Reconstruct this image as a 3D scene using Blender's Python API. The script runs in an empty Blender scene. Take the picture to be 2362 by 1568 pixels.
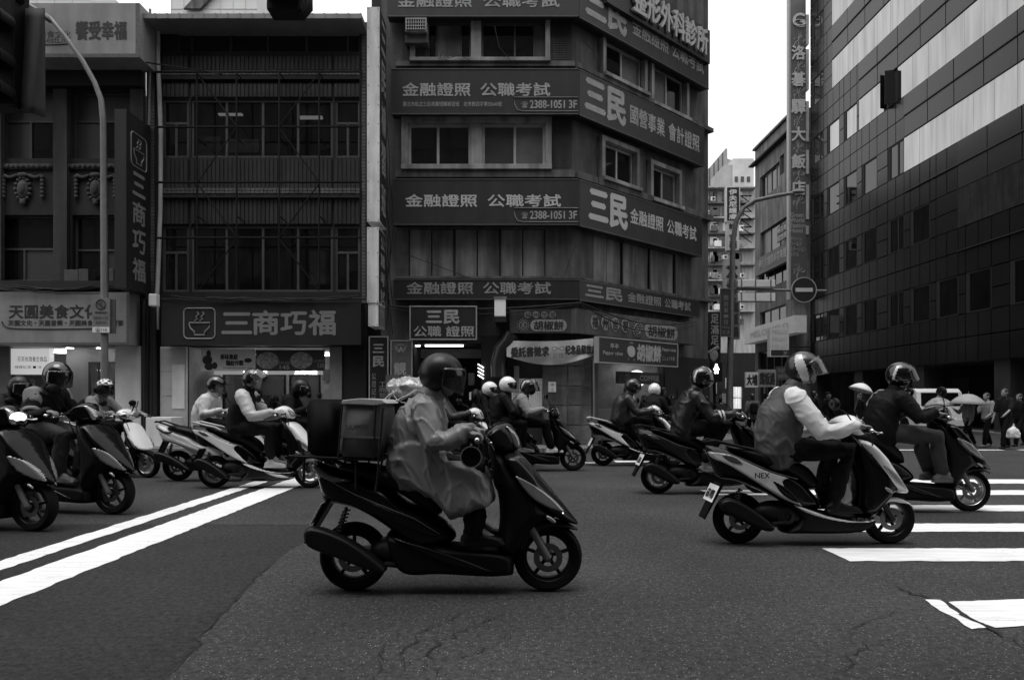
import bpy, bmesh, math, random
import numpy as np
from mathutils import Vector, Matrix, noise as mnoise
R = math.radians
random.seed(7)
SC = bpy.context.scene
COL = SC.collection
# ------------------------------------------------------------------ camera, sky, sun, exposure
FD, CX, HY, EYE = 1605.6, 1180.5, 923.7, 1.25        # focal length, centre, horizon (photo pixels at 2361 wide), eye height
cam_d = bpy.data.cameras.new('camera'); cam = bpy.data.objects.new('camera', cam_d); COL.objects.link(cam)
cam.location = (0, 0, EYE); cam.rotation_euler = (R(90), 0, 0)
cam_d.sensor_width = 36; cam_d.lens = FD / 2361 * 36
cam_d.shift_y = (HY - 784) / 2361
cam_d.clip_end = 2000; cam_d.clip_start = .05
SC.camera = cam
SUN_EL, SUN_AZ = 76, -150                               # azimuth measured from +Y towards +X
world = bpy.data.worlds.new('World'); SC.world = world; world.use_nodes = True
wn = world.node_tree; wn.nodes.clear()
sky = wn.nodes.new('ShaderNodeTexSky'); sky.sky_type = 'NISHITA'; sky.sun_disc = False
sky.sun_elevation = R(SUN_EL); sky.sun_rotation = R(SUN_AZ); sky.dust_density = 6; sky.air_density = 1.2; sky.ozone_density = 1
bw = wn.nodes.new('ShaderNodeRGBToBW'); bg = wn.nodes.new('ShaderNodeBackground'); wo = wn.nodes.new('ShaderNodeOutputWorld')
bg.inputs['Strength'].default_value = .15
# overcast: cloud evens the clear-sky brightness out to a nearly uniform white
ev = wn.nodes.new('ShaderNodeMath'); ev.operation = 'POWER'; ev.inputs[1].default_value = .38
cl = wn.nodes.new('ShaderNodeMath'); cl.operation = 'MULTIPLY'; cl.inputs[1].default_value = 6.3
wn.links.new(sky.outputs[0], bw.inputs[0]); wn.links.new(bw.outputs[0], ev.inputs[0]); wn.links.new(ev.outputs[0], cl.inputs[0]); wn.links.new(cl.outputs[0], bg.inputs[0]); wn.links.new(bg.outputs[0], wo.inputs[0])
sun_d = bpy.data.lights.new('sun', 'SUN'); sun_d.energy = 1.5; sun_d.angle = R(35); sun_d.color = (1, 1, 1)
sun = bpy.data.objects.new('sun', sun_d); COL.objects.link(sun)
sd = Vector((math.sin(R(SUN_AZ)) * math.cos(R(SUN_EL)), math.cos(R(SUN_AZ)) * math.cos(R(SUN_EL)), math.sin(R(SUN_EL))))
sun.rotation_euler = (-sd).to_track_quat('-Z', 'Y').to_euler()
sun.location = sd * 60
vs = SC.view_settings; vs.view_transform = 'Standard'; vs.look = 'None'; vs.gamma = 1; vs.use_curve_mapping = False
vs.exposure = -0.12
SC.cycles.max_bounces = 6; SC.cycles.transparent_max_bounces = 8
SC.cycles.use_denoising = True; SC.cycles.sample_clamp_indirect = 3

# ------------------------------------------------------------------ pixel helpers (a pixel gives a direction, the distance comes from the thing)
def at(x, y, Y): return Vector(((x - CX) * Y / FD, Y, EYE + (HY - y) * Y / FD))
def gnd(x, y):
    Y = EYE * FD / (y - HY); return Vector(((x - CX) * Y / FD, Y, 0))

# ------------------------------------------------------------------ materials
MATS = {}
def new_mat(name):
    m = bpy.data.materials.new(name); m.use_nodes = True; nt = m.node_tree
    return m, nt, nt.nodes['Principled BSDF']
def g3(v): return (v, v, v, 1)
def mat(name, v, rough=.6, var=.25, scale=4, bump=0, bscale=40, metal=0, spec=.5, streak=0, emit=0, coat=0):
    if name in MATS: return MATS[name]
    m, nt, b = new_mat(name); N = nt.nodes.new; L = nt.links.new
    b.inputs['Roughness'].default_value = rough; b.inputs['Metallic'].default_value = metal
    b.inputs['Specular IOR Level'].default_value = spec; b.inputs['Coat Weight'].default_value = coat
    b.inputs['Coat Roughness'].default_value = .08
    b.inputs['Base Color'].default_value = g3(v)
    tc = N('ShaderNodeTexCoord')
    if var > 0:
        n = N('ShaderNodeTexNoise'); n.inputs['Scale'].default_value = scale; n.inputs['Detail'].default_value = 6; n.inputs['Roughness'].default_value = .65
        L(tc.outputs['Object'], n.inputs['Vector'])
        mr = N('ShaderNodeMapRange'); mr.inputs['From Min'].default_value = .25; mr.inputs['From Max'].default_value = .75
        mr.inputs['To Min'].default_value = v * (1 - var); mr.inputs['To Max'].default_value = v * (1 + var)
        L(n.outputs['Fac'], mr.inputs['Value']); out = mr.outputs[0]
        if streak:
            mp = N('ShaderNodeMapping'); mp.inputs['Scale'].default_value = (2.2, 2.2, .3)
            n2 = N('ShaderNodeTexNoise'); n2.inputs['Scale'].default_value = 1.6; n2.inputs['Detail'].default_value = 5
            L(tc.outputs['Object'], mp.inputs[0]); L(mp.outputs[0], n2.inputs['Vector'])
            m2 = N('ShaderNodeMapRange'); m2.inputs['From Min'].default_value = .38; m2.inputs['From Max'].default_value = .62
            m2.inputs['To Min'].default_value = 1 - streak; m2.inputs['To Max'].default_value = 1
            L(n2.outputs['Fac'], m2.inputs['Value'])
            mu = N('ShaderNodeMath'); mu.operation = 'MULTIPLY'; L(out, mu.inputs[0]); L(m2.outputs[0], mu.inputs[1]); out = mu.outputs[0]
        L(out, b.inputs['Base Color'])
    if bump:
        n3 = N('ShaderNodeTexNoise'); n3.inputs['Scale'].default_value = bscale; n3.inputs['Detail'].default_value = 4
        L(tc.outputs['Object'], n3.inputs['Vector'])
        bp = N('ShaderNodeBump'); bp.inputs['Strength'].default_value = bump; bp.inputs['Distance'].default_value = .01
        L(n3.outputs['Fac'], bp.inputs['Height']); L(bp.outputs[0], b.inputs['Normal'])
    if emit:
        b.inputs['Emission Color'].default_value = (1, 1, 1, 1); b.inputs['Emission Strength'].default_value = emit
    MATS[name] = m; return m
def mat_glass(name, tint=.02, refl=.5, rough=.02, clear=0.0, grime=0):
    """window pane: glossy over dark body, optionally see-through"""
    if name in MATS: return MATS[name]
    m, nt, b = new_mat(name); N = nt.nodes.new; L = nt.links.new
    out = nt.nodes['Material Output']; nt.nodes.remove(b)
    gl = N('ShaderNodeBsdfGlossy'); gl.inputs['Color'].default_value = g3(.9); gl.inputs['Roughness'].default_value = rough
    df = N('ShaderNodeBsdfDiffuse'); df.inputs['Color'].default_value = g3(tint)
    base = df.outputs[0]
    if clear:
        tr = N('ShaderNodeBsdfTransparent'); tr.inputs['Color'].default_value = g3(.75)
        mx = N('ShaderNodeMixShader'); mx.inputs[0].default_value = clear; L(df.outputs[0], mx.inputs[1]); L(tr.outputs[0], mx.inputs[2]); base = mx.outputs[0]
    fr = N('ShaderNodeLayerWeight'); fr.inputs['Blend'].default_value = .5
    pw = N('ShaderNodeMath'); pw.operation = 'POWER'; pw.inputs[1].default_value = 3.5; L(fr.outputs['Facing'], pw.inputs[0])
    mp = N('ShaderNodeMapRange'); mp.inputs['To Min'].default_value = refl; mp.inputs['To Max'].default_value = min(1, refl + .55)
    L(pw.outputs[0], mp.inputs['Value'])
    if grime:
        tc = N('ShaderNodeTexCoord'); mg = N('ShaderNodeMapping'); mg.inputs['Scale'].default_value = (2.5, 2.5, .25); ng = N('ShaderNodeTexNoise'); ng.inputs['Scale'].default_value = 1.3; ng.inputs['Detail'].default_value = 5
        L(tc.outputs['Object'], mg.inputs[0]); L(mg.outputs[0], ng.inputs['Vector'])
        mr = N('ShaderNodeMapRange'); mr.inputs['From Min'].default_value = .3; mr.inputs['From Max'].default_value = .7; mr.inputs['To Min'].default_value = .9 - grime; mr.inputs['To Max'].default_value = .9; L(ng.outputs['Fac'], mr.inputs['Value']); L(mr.outputs[0], gl.inputs['Color'])
    m2 = N('ShaderNodeMixShader'); L(mp.outputs[0], m2.inputs[0]); L(base, m2.inputs[1]); L(gl.outputs[0], m2.inputs[2])
    L(m2.outputs[0], out.inputs['Surface'])
    MATS[name] = m; return m
def mat_paint(name, v):
    """road paint worn down to the stone in specks and scuffs"""
    m, nt, b = new_mat(name); N = nt.nodes.new; L = nt.links.new; tc = N('ShaderNodeTexCoord')
    n1 = N('ShaderNodeTexNoise'); n1.inputs['Scale'].default_value = 55; n1.inputs['Detail'].default_value = 4; L(tc.outputs['Object'], n1.inputs['Vector'])
    n2 = N('ShaderNodeTexNoise'); n2.inputs['Scale'].default_value = 2.2; n2.inputs['Detail'].default_value = 5; L(tc.outputs['Object'], n2.inputs['Vector'])
    mp = N('ShaderNodeMapping'); mp.inputs['Scale'].default_value = (1.2, 14, 1); n3 = N('ShaderNodeTexNoise'); n3.inputs['Scale'].default_value = 2.0; n3.inputs['Detail'].default_value = 4; L(tc.outputs['Object'], mp.inputs[0]); L(mp.outputs[0], n3.inputs['Vector'])
    ad = N('ShaderNodeMath'); ad.operation = 'MULTIPLY_ADD'; ad.inputs[1].default_value = .55; L(n2.outputs['Fac'], ad.inputs[0]); L(n1.outputs['Fac'], ad.inputs[2])
    w = N('ShaderNodeMapRange'); w.inputs['From Min'].default_value = .60; w.inputs['From Max'].default_value = .48; w.inputs['To Min'].default_value = 0; w.inputs['To Max'].default_value = .75; L(ad.outputs[0], w.inputs['Value'])
    t = N('ShaderNodeMapRange'); t.inputs['From Min'].default_value = .35; t.inputs['From Max'].default_value = .6; t.inputs['To Min'].default_value = v * .80; t.inputs['To Max'].default_value = v; L(n3.outputs['Fac'], t.inputs['Value'])
    mx = N('ShaderNodeMix'); mx.data_type = 'FLOAT'; L(w.outputs[0], mx.inputs[0]); L(t.outputs[0], mx.inputs[2]); mx.inputs[3].default_value = .08
    L(mx.outputs[0], b.inputs['Base Color']); b.inputs['Roughness'].default_value = .7; b.inputs['Specular IOR Level'].default_value = .2
    bp = N('ShaderNodeBump'); bp.inputs['Strength'].default_value = .3; bp.inputs['Distance'].default_value = .006; L(n1.outputs['Fac'], bp.inputs['Height']); L(bp.outputs[0], b.inputs['Normal'])
    MATS[name] = m; return m
def mat_asphalt(name, v, fleck=.35, fl_scale=90):
    m, nt, b = new_mat(name); N = nt.nodes.new; L = nt.links.new
    tc = N('ShaderNodeTexCoord')
    big = N('ShaderNodeTexNoise'); big.inputs['Scale'].default_value = .55; big.inputs['Detail'].default_value = 5; L(tc.outputs['Object'], big.inputs['Vector'])
    fine = N('ShaderNodeTexNoise'); fine.inputs['Scale'].default_value = 26; fine.inputs['Detail'].default_value = 7; fine.inputs['Roughness'].default_value = .92; L(tc.outputs['Object'], fine.inputs['Vector'])
    vo = N('ShaderNodeTexVoronoi'); vo.inputs['Scale'].default_value = fl_scale; L(tc.outputs['Object'], vo.inputs['Vector'])
    sep = N('ShaderNodeSeparateColor'); L(vo.outputs['Color'], sep.inputs[0])
    gt = N('ShaderNodeMapRange'); gt.inputs['From Min'].default_value = .6; gt.inputs['From Max'].default_value = 1; gt.inputs['To Max'].default_value = fleck; L(sep.outputs[0], gt.inputs['Value'])
    ds = N('ShaderNodeMapRange'); ds.inputs['From Min'].default_value = .32; ds.inputs['From Max'].default_value = .12; L(vo.outputs['Distance'], ds.inputs['Value'])
    fl = N('ShaderNodeMath'); fl.operation = 'MULTIPLY'; L(gt.outputs[0], fl.inputs[0]); L(ds.outputs[0], fl.inputs[1])
    a = N('ShaderNodeMapRange'); a.inputs['From Min'].default_value = .3; a.inputs['From Max'].default_value = .7; a.inputs['To Min'].default_value = v * .72; a.inputs['To Max'].default_value = v * 1.3; L(big.outputs['Fac'], a.inputs['Value'])
    c = N('ShaderNodeMapRange'); c.inputs['From Min'].default_value = .36; c.inputs['From Max'].default_value = .64; c.inputs['To Min'].default_value = .2; c.inputs['To Max'].default_value = 1.9; L(fine.outputs['Fac'], c.inputs['Value'])
    mu = N('ShaderNodeMath'); mu.operation = 'MULTIPLY'; L(a.outputs[0], mu.inputs[0]); L(c.outputs[0], mu.inputs[1])
    ad = N('ShaderNodeMath'); ad.operation = 'ADD'; L(mu.outputs[0], ad.inputs[0]); L(fl.outputs[0], ad.inputs[1])
    L(ad.outputs[0], b.inputs['Base Color']); b.inputs['Roughness'].default_value = .8; b.inputs['Specular IOR Level'].default_value = .12
    bp = N('ShaderNodeBump'); bp.inputs['Strength'].default_value = .5; bp.inputs['Distance'].default_value = .006; L(fine.outputs['Fac'], bp.inputs['Height']); L(bp.outputs[0], b.inputs['Normal'])
    MATS[name] = m; return m

# ------------------------------------------------------------------ object helpers
def tag(o, label, cat, group=None, kind=None):
    if label: o['label'] = label
    if cat: o['category'] = cat
    if group: o['group'] = group
    if kind: o['kind'] = kind
    return o
def thing(name, label, cat, loc=(0, 0, 0), rz=0, group=None):
    o = bpy.data.objects.new(name, None); COL.objects.link(o); o.empty_display_size = .2
    o.location = loc; o.rotation_euler = (0, 0, rz)
    return tag(o, label, cat, group)
def link(name, me, m, parent=None, smooth=False, label=None):
    o = bpy.data.objects.new(name, me); COL.objects.link(o)
    if m is not None:
        me.materials.clear()
        for q in (m if isinstance(m, (list, tuple)) else [m]): me.materials.append(q)
    if smooth: me.polygons.foreach_set('use_smooth', [True] * len(me.polygons))
    if parent is not None: o.parent = parent
    if label: o['label'] = label
    return o
class MB:
    """collects shapes, then links them as ONE mesh object"""
    def __init__(s): s.v = []; s.f = []
    def add(s, v, f):
        n = len(s.v); s.v.extend([tuple(p) for p in v]); s.f.extend([tuple(i + n for i in q) for q in f]); return s
    def box(s, a, b):
        x0, y0, z0 = a; x1, y1, z1 = b
        return s.add([(x0, y0, z0), (x1, y0, z0), (x1, y1, z0), (x0, y1, z0), (x0, y0, z1), (x1, y0, z1), (x1, y1, z1), (x0, y1, z1)],
                     [(0, 3, 2, 1), (4, 5, 6, 7), (0, 1, 5, 4), (1, 2, 6, 5), (2, 3, 7, 6), (3, 0, 4, 7)])
    def tube(s, pts, rad, n=10, lat=None, cap=True):
        """swept tube; rad is a number, or a list of numbers / (lateral, other) pairs"""
        pts = [Vector(p) for p in pts]; k = len(pts)
        if not isinstance(rad, (list, tuple)): rad = [rad] * k
        rad = [(r, r) if not isinstance(r, (list, tuple)) else r for r in rad]
        v = []; f = []; prev = None
        for i, p in enumerate(pts):
            t = (pts[min(i + 1, k - 1)] - pts[max(i - 1, 0)]); t = t.normalized() if t.length > 1e-9 else Vector((0, 0, 1))
            ref = Vector(lat) if lat is not None else (prev if prev is not None else (Vector((0, 0, 1)) if abs(t.z) < .9 else Vector((0, 1, 0))))
            a = ref - t * ref.dot(t)
            if a.length < 1e-6: a = t.orthogonal()
            a.normalize(); b = t.cross(a); prev = a
            for j in range(n):
                q = 2 * math.pi * j / n
                v.append(p + a * (rad[i][0] * math.cos(q)) + b * (rad[i][1] * math.sin(q)))
        for i in range(k - 1):
            for j in range(n):
                f.append((i * n + j, i * n + (j + 1) % n, (i + 1) * n + (j + 1) % n, (i + 1) * n + j))
        if cap: f.append(tuple(reversed(range(n)))); f.append(tuple((k - 1) * n + j for j in range(n)))
        return s.add(v, f)
    def caps(s, pts, rad, n=12, lat=None):
        """tube with rounded ends"""
        pts = [Vector(p) for p in pts]
        if not isinstance(rad, (list, tuple)): rad = [rad] * len(pts)
        rad = [(r, r) if not isinstance(r, (list, tuple)) else r for r in rad]
        d0 = (pts[0] - pts[1]).normalized(); d1 = (pts[-1] - pts[-2]).normalized()
        m0 = min(rad[0]); m1 = min(rad[-1])
        P = [pts[0] + d0 * m0 * .98, pts[0] + d0 * m0 * .7] + pts + [pts[-1] + d1 * m1 * .7, pts[-1] + d1 * m1 * .98]
        sc = lambda r, k: (r[0] * k, r[1] * k)
        return s.tube(P, [sc(rad[0], .2), sc(rad[0], .71)] + list(rad) + [sc(rad[-1], .71), sc(rad[-1], .2)], n, lat)
    def ell(s, c, r, nu=14, nv=10, rot=None):
        v = []; f = []
        for i in range(nv + 1):
            ph = math.pi * i / nv
            for j in range(nu):
                th = 2 * math.pi * j / nu
                p = Vector((r[0] * math.sin(ph) * math.cos(th), r[1] * math.sin(ph) * math.sin(th), r[2] * math.cos(ph)))
                if rot is not None: p = rot @ p
                v.append(p + Vector(c))
        for i in range(nv):
            for j in range(nu):
                a, b, c2, d = i * nu + j, i * nu + (j + 1) % nu, (i + 1) * nu + (j + 1) % nu, (i + 1) * nu + j
                f.append((a, d, c2, b))
        return s.add(v, f)
    def lathe(s, prof, c, axis='y', n=32, a0=0, a1=2 * math.pi):
        """prof: (radius, offset along axis)"""
        v = []; f = []; full = abs(a1 - a0 - 2 * math.pi) < 1e-6; m = n if full else n + 1; k = len(prof)
        for j in range(m):
            q = a0 + (a1 - a0) * j / n
            for r, o in prof:
                if axis == 'y': p = (r * math.cos(q), o, r * math.sin(q))
                elif axis == 'x': p = (o, r * math.cos(q), r * math.sin(q))
                else: p = (r * math.cos(q), r * math.sin(q), o)
                v.append(Vector(p) + Vector(c))
        for j in range(n):
            for i in range(k - 1):
                a = j * k + i; b = ((j + 1) % m) * k + i
                f.append((a, a + 1, b + 1, b))
        return s.add(v, f)
    def prism(s, poly, w0, w1, plane='xz'):
        """extruded polygon; plane xz extrudes along y"""
        n = len(poly)
        mk = {'xz': lambda p, w: (p[0], w, p[1]), 'xy': lambda p, w: (p[0], p[1], w), 'yz': lambda p, w: (w, p[0], p[1])}[plane]
        v = [mk(p, w0) for p in poly] + [mk(p, w1) for p in poly]
        f = [tuple(range(n)), tuple(reversed(range(n, 2 * n)))] + [(i, i + n, (i + 1) % n + n, (i + 1) % n) for i in range(n)]
        return s.add(v, f)
    def xform(s, M): s.v = [tuple(M @ Vector(p)) for p in s.v]; return s
    def mesh(s, name):
        me = bpy.data.meshes.new(name); me.from_pydata(s.v, [], s.f); me.validate()
        bm = bmesh.new(); bm.from_mesh(me); bmesh.ops.recalc_face_normals(bm, faces=bm.faces); bm.to_mesh(me); bm.free()
        return me
    def build(s, name, m, parent=None, smooth=False, label=None, bevel=0):
        me = s.mesh(name)
        if bevel:
            bm = bmesh.new(); bm.from_mesh(me)
            bmesh.ops.bevel(bm, geom=[e for e in bm.edges], offset=bevel, segments=2, affect='EDGES', profile=.6)
            bm.to_mesh(me); bm.free()
        o = link(name, me, m, parent, smooth, label)
        if smooth and smooth != 2:
            me.set_sharp_from_angle(angle=R(smooth if smooth > 2 else 40))
        return o

class Face:
    """a vertical facade plane: u runs along it, z up, d is the distance out in front of it"""
    def __init__(s, o, u):
        s.o = Vector((o[0], o[1], 0)); s.u = Vector((u[0], u[1], 0)).normalized(); s.n = Vector((s.u.y, -s.u.x, 0))
        if s.n.dot(-s.o) < 0: s.n = -s.n
    def pt(s, u, z, d=0): return s.o + s.u * u + s.n * d + Vector((0, 0, z))
    def px(s, x, y, d=0):
        r = Vector(((x - CX) / FD, 1, (HY - y) / FD)); e = Vector((0, 0, EYE))
        o = s.o + s.n * d; k = (o - e).dot(s.n) / r.dot(s.n); p = e + r * k
        return (p - o).dot(s.u), p.z
    def rect(s, x0, y0, x1, y1, d=0):
        a = s.px(x0, y0, d); b = s.px(x1, y1, d); return a[0], b[0], b[1], a[1]        # u0,u1,z0,z1
    def box(s, mb, u0, u1, z0, z1, d0, d1):
        c = [s.pt(u, z, d) for z in (z0, z1) for (u, d) in ((u0, d1), (u1, d1), (u1, d0), (u0, d0))]
        return mb.add(c, [(0, 3, 2, 1), (4, 5, 6, 7), (0, 1, 5, 4), (1, 2, 6, 5), (2, 3, 7, 6), (3, 0, 4, 7)])
    def mk(s, name, m, parent, u0, u1, z0, z1, d0, d1, bevel=0):
        return s.box(MB(), u0, u1, z0, z1, d0, d1).build(name, m, parent, bevel=bevel)
    def pk(s, name, m, parent, x0, y0, x1, y1, d0, d1, bevel=0):
        """box from a photo rectangle measured at its front face d1"""
        return s.mk(name, m, parent, *s.rect(x0, y0, x1, y1, d1), d0, d1, bevel)
    def bar(s, mb, a, b, d, r=.02, n=6):
        """tube between two photo points at distance d"""
        return mb.tube([s.pt(*s.px(*a, d), d), s.pt(*s.px(*b, d), d)], r, n)
    def wall(s, mb, u0, u1, z0, z1, holes, depth=.25, d=0):
        us = sorted({u0, u1} | {q for h in holes for q in h[:2] if u0 < q < u1}); zs = sorted({z0, z1} | {q for h in holes for q in h[2:4] if z0 < q < z1})
        for i in range(len(us) - 1):
            for j in range(len(zs) - 1):
                uc, zc = (us[i] + us[i + 1]) / 2, (zs[j] + zs[j + 1]) / 2
                if any(h[0] < uc < h[1] and h[2] < zc < h[3] for h in holes): continue
                mb.add([s.pt(us[i], zs[j], d), s.pt(us[i + 1], zs[j], d), s.pt(us[i + 1], zs[j + 1], d), s.pt(us[i], zs[j + 1], d)], [(0, 1, 2, 3)])
        for h in holes:
            a, b, c, e = max(h[0], u0), min(h[1], u1), max(h[2], z0), min(h[3], z1)
            r0 = [s.pt(a, c, d), s.pt(b, c, d), s.pt(b, e, d), s.pt(a, e, d)]; r1 = [s.pt(a, c, d - depth), s.pt(b, c, d - depth), s.pt(b, e, d - depth), s.pt(a, e, d - depth)]
            mb.add(r0 + r1, [(i, (i + 1) % 4, (i + 1) % 4 + 4, i + 4) for i in range(4)])
        return mb

# ------------------------------------------------------------------ lettering
TMP = bpy.data.scenes.new('workshop')          # small side scene for evaluating modifiers, removed at the end
def workshop_eval(o):
    vl = TMP.view_layers[0]; vl.update(); dg = vl.depsgraph; dg.update(); return o.evaluated_get(dg)
_txt = {}
def text_mesh(s, bold=0.0, ext=0):
    key = (s, bold)
    if key in _txt: return _txt[key]
    c = bpy.data.curves.new('lettering', 'FONT'); c.body = s; c.size = 1; c.offset = bold; c.resolution_u = 3
    c.align_x = 'LEFT'; c.space_character = 1.0; c.fill_mode = 'FRONT'
    o = bpy.data.objects.new('lettering', c); TMP.collection.objects.link(o)
    e = workshop_eval(o); me = e.to_mesh()
    v = [tuple(p.co) for p in me.vertices]; f = [tuple(p.vertices) for p in me.polygons]; e.to_mesh_clear()
    bpy.data.objects.remove(o); bpy.data.curves.remove(c)
    _txt[key] = (v, f); return v, f
def letters(mb, face, s, u0, u1, z0, z1, d, bold=0.0, fit=True, flip=False):
    """lettering fitted into a rectangle of a face"""
    v, f = text_mesh(s)
    if not v: return mb
    x0 = min(p[0] for p in v); x1 = max(p[0] for p in v); y0 = min(p[1] for p in v); y1 = max(p[1] for p in v)
    h = bold * (z1 - z0) * 1.6
    for k, (du, dz) in enumerate([(0, 0)] + ([(h, 0), (-h, 0), (0, h), (0, -h)] if bold else [])):
        out = []
        for p in v:
            a = (p[0] - x0) / max(x1 - x0, 1e-6); b = (p[1] - y0) / max(y1 - y0, 1e-6)
            out.append(face.pt(u0 + (u1 - u0) * a + du, z0 + (z1 - z0) * b + dz, d + k * .0007))
        mb.add(out, f)
    return mb
def pletters(mb, face, s, x0, y0, x1, y1, d, bold=0.0, col=False):
    """lettering in a photo rectangle; col = one character under another"""
    u0, u1, z0, z1 = face.rect(x0, y0, x1, y1, d)
    if not col: return letters(mb, face, s, u0, u1, z0, z1, d, bold)
    n = len(s); h = (z1 - z0) / n
    for i, ch in enumerate(s):
        top = z1 - i * h
        if ch == ' ': continue
        a, b = (.08, .92) if ch not in '一三' else (.25, .75)
        letters(mb, face, ch, u0, u1, top - h * b, top - h * a, d, bold)
    return mb
class Flat:
    """free plane given by origin, right and up vectors (for lettering on bodies and plates)"""
    def __init__(s, o, r, u): s.o = Vector(o); s.r = Vector(r); s.u2 = Vector(u); s.n = s.r.cross(s.u2).normalized()
    def pt(s, a, b, d=0): return s.o + s.r * a + s.u2 * b + s.n * d
def sign_letters(face, items, m, parent, d):
    for it in items:
        s, x0, y0, x1, y1 = it[:5]; o = it[5] if len(it) > 5 else {}
        r = pletters(MB(), face, s, x0, y0, x1, y1, d, **o).build('lettering', m, parent)
    return r
# ================================================================== materials of the place
m_road = mat_asphalt('asphalt', .041, .30, 72)
m_patch = mat_asphalt('asphalt_patch', .027, .06, 80)
m_walk = mat('pavement_stone', .12, .8, .3, 2, .2, 30)
m_kerb = mat('kerb_stone', .16, .8, .25, 3, .2, 30)
m_paint = mat_paint('road_paint', .80)
m_conc = mat('aged_concrete', .105, .8, .45, 1.5, .3, 25, streak=.55)
m_concl = mat('pale_concrete', .30, .8, .4, 1.5, .3, 25, streak=.5)
m_tilew = mat('small_wall_tile', .06, .6, .35, 2, .2, 60, streak=.5)
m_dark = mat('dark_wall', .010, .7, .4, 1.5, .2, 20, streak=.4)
m_black = mat('black_void', .008, .8, .2)
m_alu = mat('window_aluminium', .42, .45, .2, 5, metal=.3)
m_alud = mat('dull_aluminium', .085, .5, .25, 5, metal=.3)
m_glassd = mat_glass('dark_pane', .010, .06, .03)
m_glassf = mat('frosted_pane', .12, .35, .35, 1.2, spec=.4)
m_glassc = mat_glass('clear_pane', .02, .05, .02, clear=.8)
m_mirror = mat_glass('hotel_mirror_glass', .01, .42, .012, grime=.25)
m_signd = mat('sign_dark_red', .019, .45, .2, 2, streak=.25)
m_signd2 = mat('sign_dark_red_vinyl', .021, .5, .25, 1.5, .15, 3, streak=.3)
m_letter = mat('sign_letter', .31, .6, .35, 5)
m_letter2 = mat('sign_letter_dull', .22, .6, .4, 5)
m_ink = mat('sign_ink', .02, .6, .2)
m_signw = mat('sign_pale', .27, .6, .12, 2, streak=.2)
m_white = mat('white_plastic', .7, .5, .08, 3)
m_whitew = mat('white_wall_paint', .74, .7, .12, 2, streak=.15)
m_steel = mat('painted_steel_pole', .17, .5, .25, 4, streak=.3)
m_iron = mat('black_iron', .006, .6, .3, 6, spec=.2)
m_rib = mat('ribbed_cladding', .032, .55, .4, 1.2, streak=.5)
m_pipe = mat('pvc_pipe', .42, .5, .2, 3, streak=.3)
m_shut = mat('painted_shutter', .22, .6, .45, 1.1, .1, 8, streak=.6)
m_lamp = mat('lit_tube', .9, .4, 0, emit=5)
m_lampd = mat('lit_panel', .9, .4, 0, emit=8)
m_wire = mat('black_cable', .012, .5, .2)

F = Face((0, 18), (1, 0))
S = Face((1.56, 18), (1.0846, 1))
H = Face((17.2, 23), (-.0109, 1))
zF = lambda y, d=0: F.px(0, y, d)[1]
uF = lambda x, d=0: F.px(x, 0, d)[0]

# ================================================================== ground
mb = MB()
mb.add([(-400, -200, 0), (400, -200, 0), (400, 900, 0), (-400, 900, 0)], [(0, 1, 2, 3)])
ground = mb.build('road', m_road); tag(ground, None, None, kind='structure')
# darker resurfaced patch at the left front
mb = MB()
pp = [gnd(640, 1209), gnd(712, 1209), gnd(705, 1242), gnd(640, 1290), gnd(560, 1365), gnd(500, 1430), gnd(440, 1500), gnd(380, 1568)]
pts = [(-9, 3.0), (-9, pp[0].y)] + [(p.x, p.y) for p in pp] + [(pp[-1].x - .02, 2.6), (-3, 2.4)]
def wob(pts, step=.12, amp=.018):
    o = []
    for i in range(len(pts)):
        a, b = Vector(pts[i]), Vector(pts[(i + 1) % len(pts)]); n = max(1, int((b - a).length / step)); nn = Vector((-(b - a).y, (b - a).x)).normalized() if (b - a).length else Vector((0, 0))
        for k in range(n): o.append(a.lerp(b, k / n) + nn * random.uniform(-amp, amp))
    return o
w = wob(pts)
mb.add([(p.x, p.y, .003) for p in w], [tuple(range(len(w)))])
tag(mb.build('road_patch', m_patch), None, None, kind='structure')
def stripe(name, x0, y0, x1, y1, lab, z=.0065, chip=.012):
    w = wob([(x0, y0), (x1, y0), (x1, y1), (x0, y1)], .08, chip)
    mb = MB(); mb.add([(p.x, p.y, z) for p in w], [tuple(range(len(w)))])
    o = mb.build(name, m_paint); tag(o, None, None, kind='structure'); return o
stripe('stop_line', -3.53, 2.6, -3.11, 12.6, 'thick white line')
stripe('lane_line', -3.98, 2.6, -3.76, 12.6, 'thin white line')
for (y0, y1) in ((10.47, 11.02), (9.21, 9.69), (7.85, 8.3), (6.62, 7.06), (5.41, 5.875)):
    stripe('crosswalk_stripe', 2.62, y0, 8.15, y1, '')
G2 = lambda x, y: (gnd(x, y).x, gnd(x, y).y)
for poly in ([(2133, 1384), (2168, 1384), (2182, 1396), (2212, 1418), (2240, 1432), (2276, 1449), (2238, 1452), (2205, 1428), (2166, 1410)], [(2186, 1389), (2361, 1383), (2700, 1380), (2700, 1447), (2361, 1445), (2296, 1449), (2250, 1432), (2218, 1412), (2200, 1398)]):     # nearest stripe, broken by the crack
    w = wob([G2(*p) for p in poly], .05, .006); mb = MB(); mb.add([(p.x, p.y, .0065) for p in w], [tuple(range(len(w)))]); tag(mb.build('crosswalk_stripe', m_paint), None, None, kind='structure')
for x0 in (9.0, 10.9, 12.8): stripe('crosswalk_stripe', x0, 17.5, x0 + 1.5, 17.72, '')
stripe('crosswalk_stripe', 2.1, 14.1, 3.0, 14.45, ''); stripe('crosswalk_stripe', 1.4, 13.9, 1.9, 14.05, '')
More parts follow.
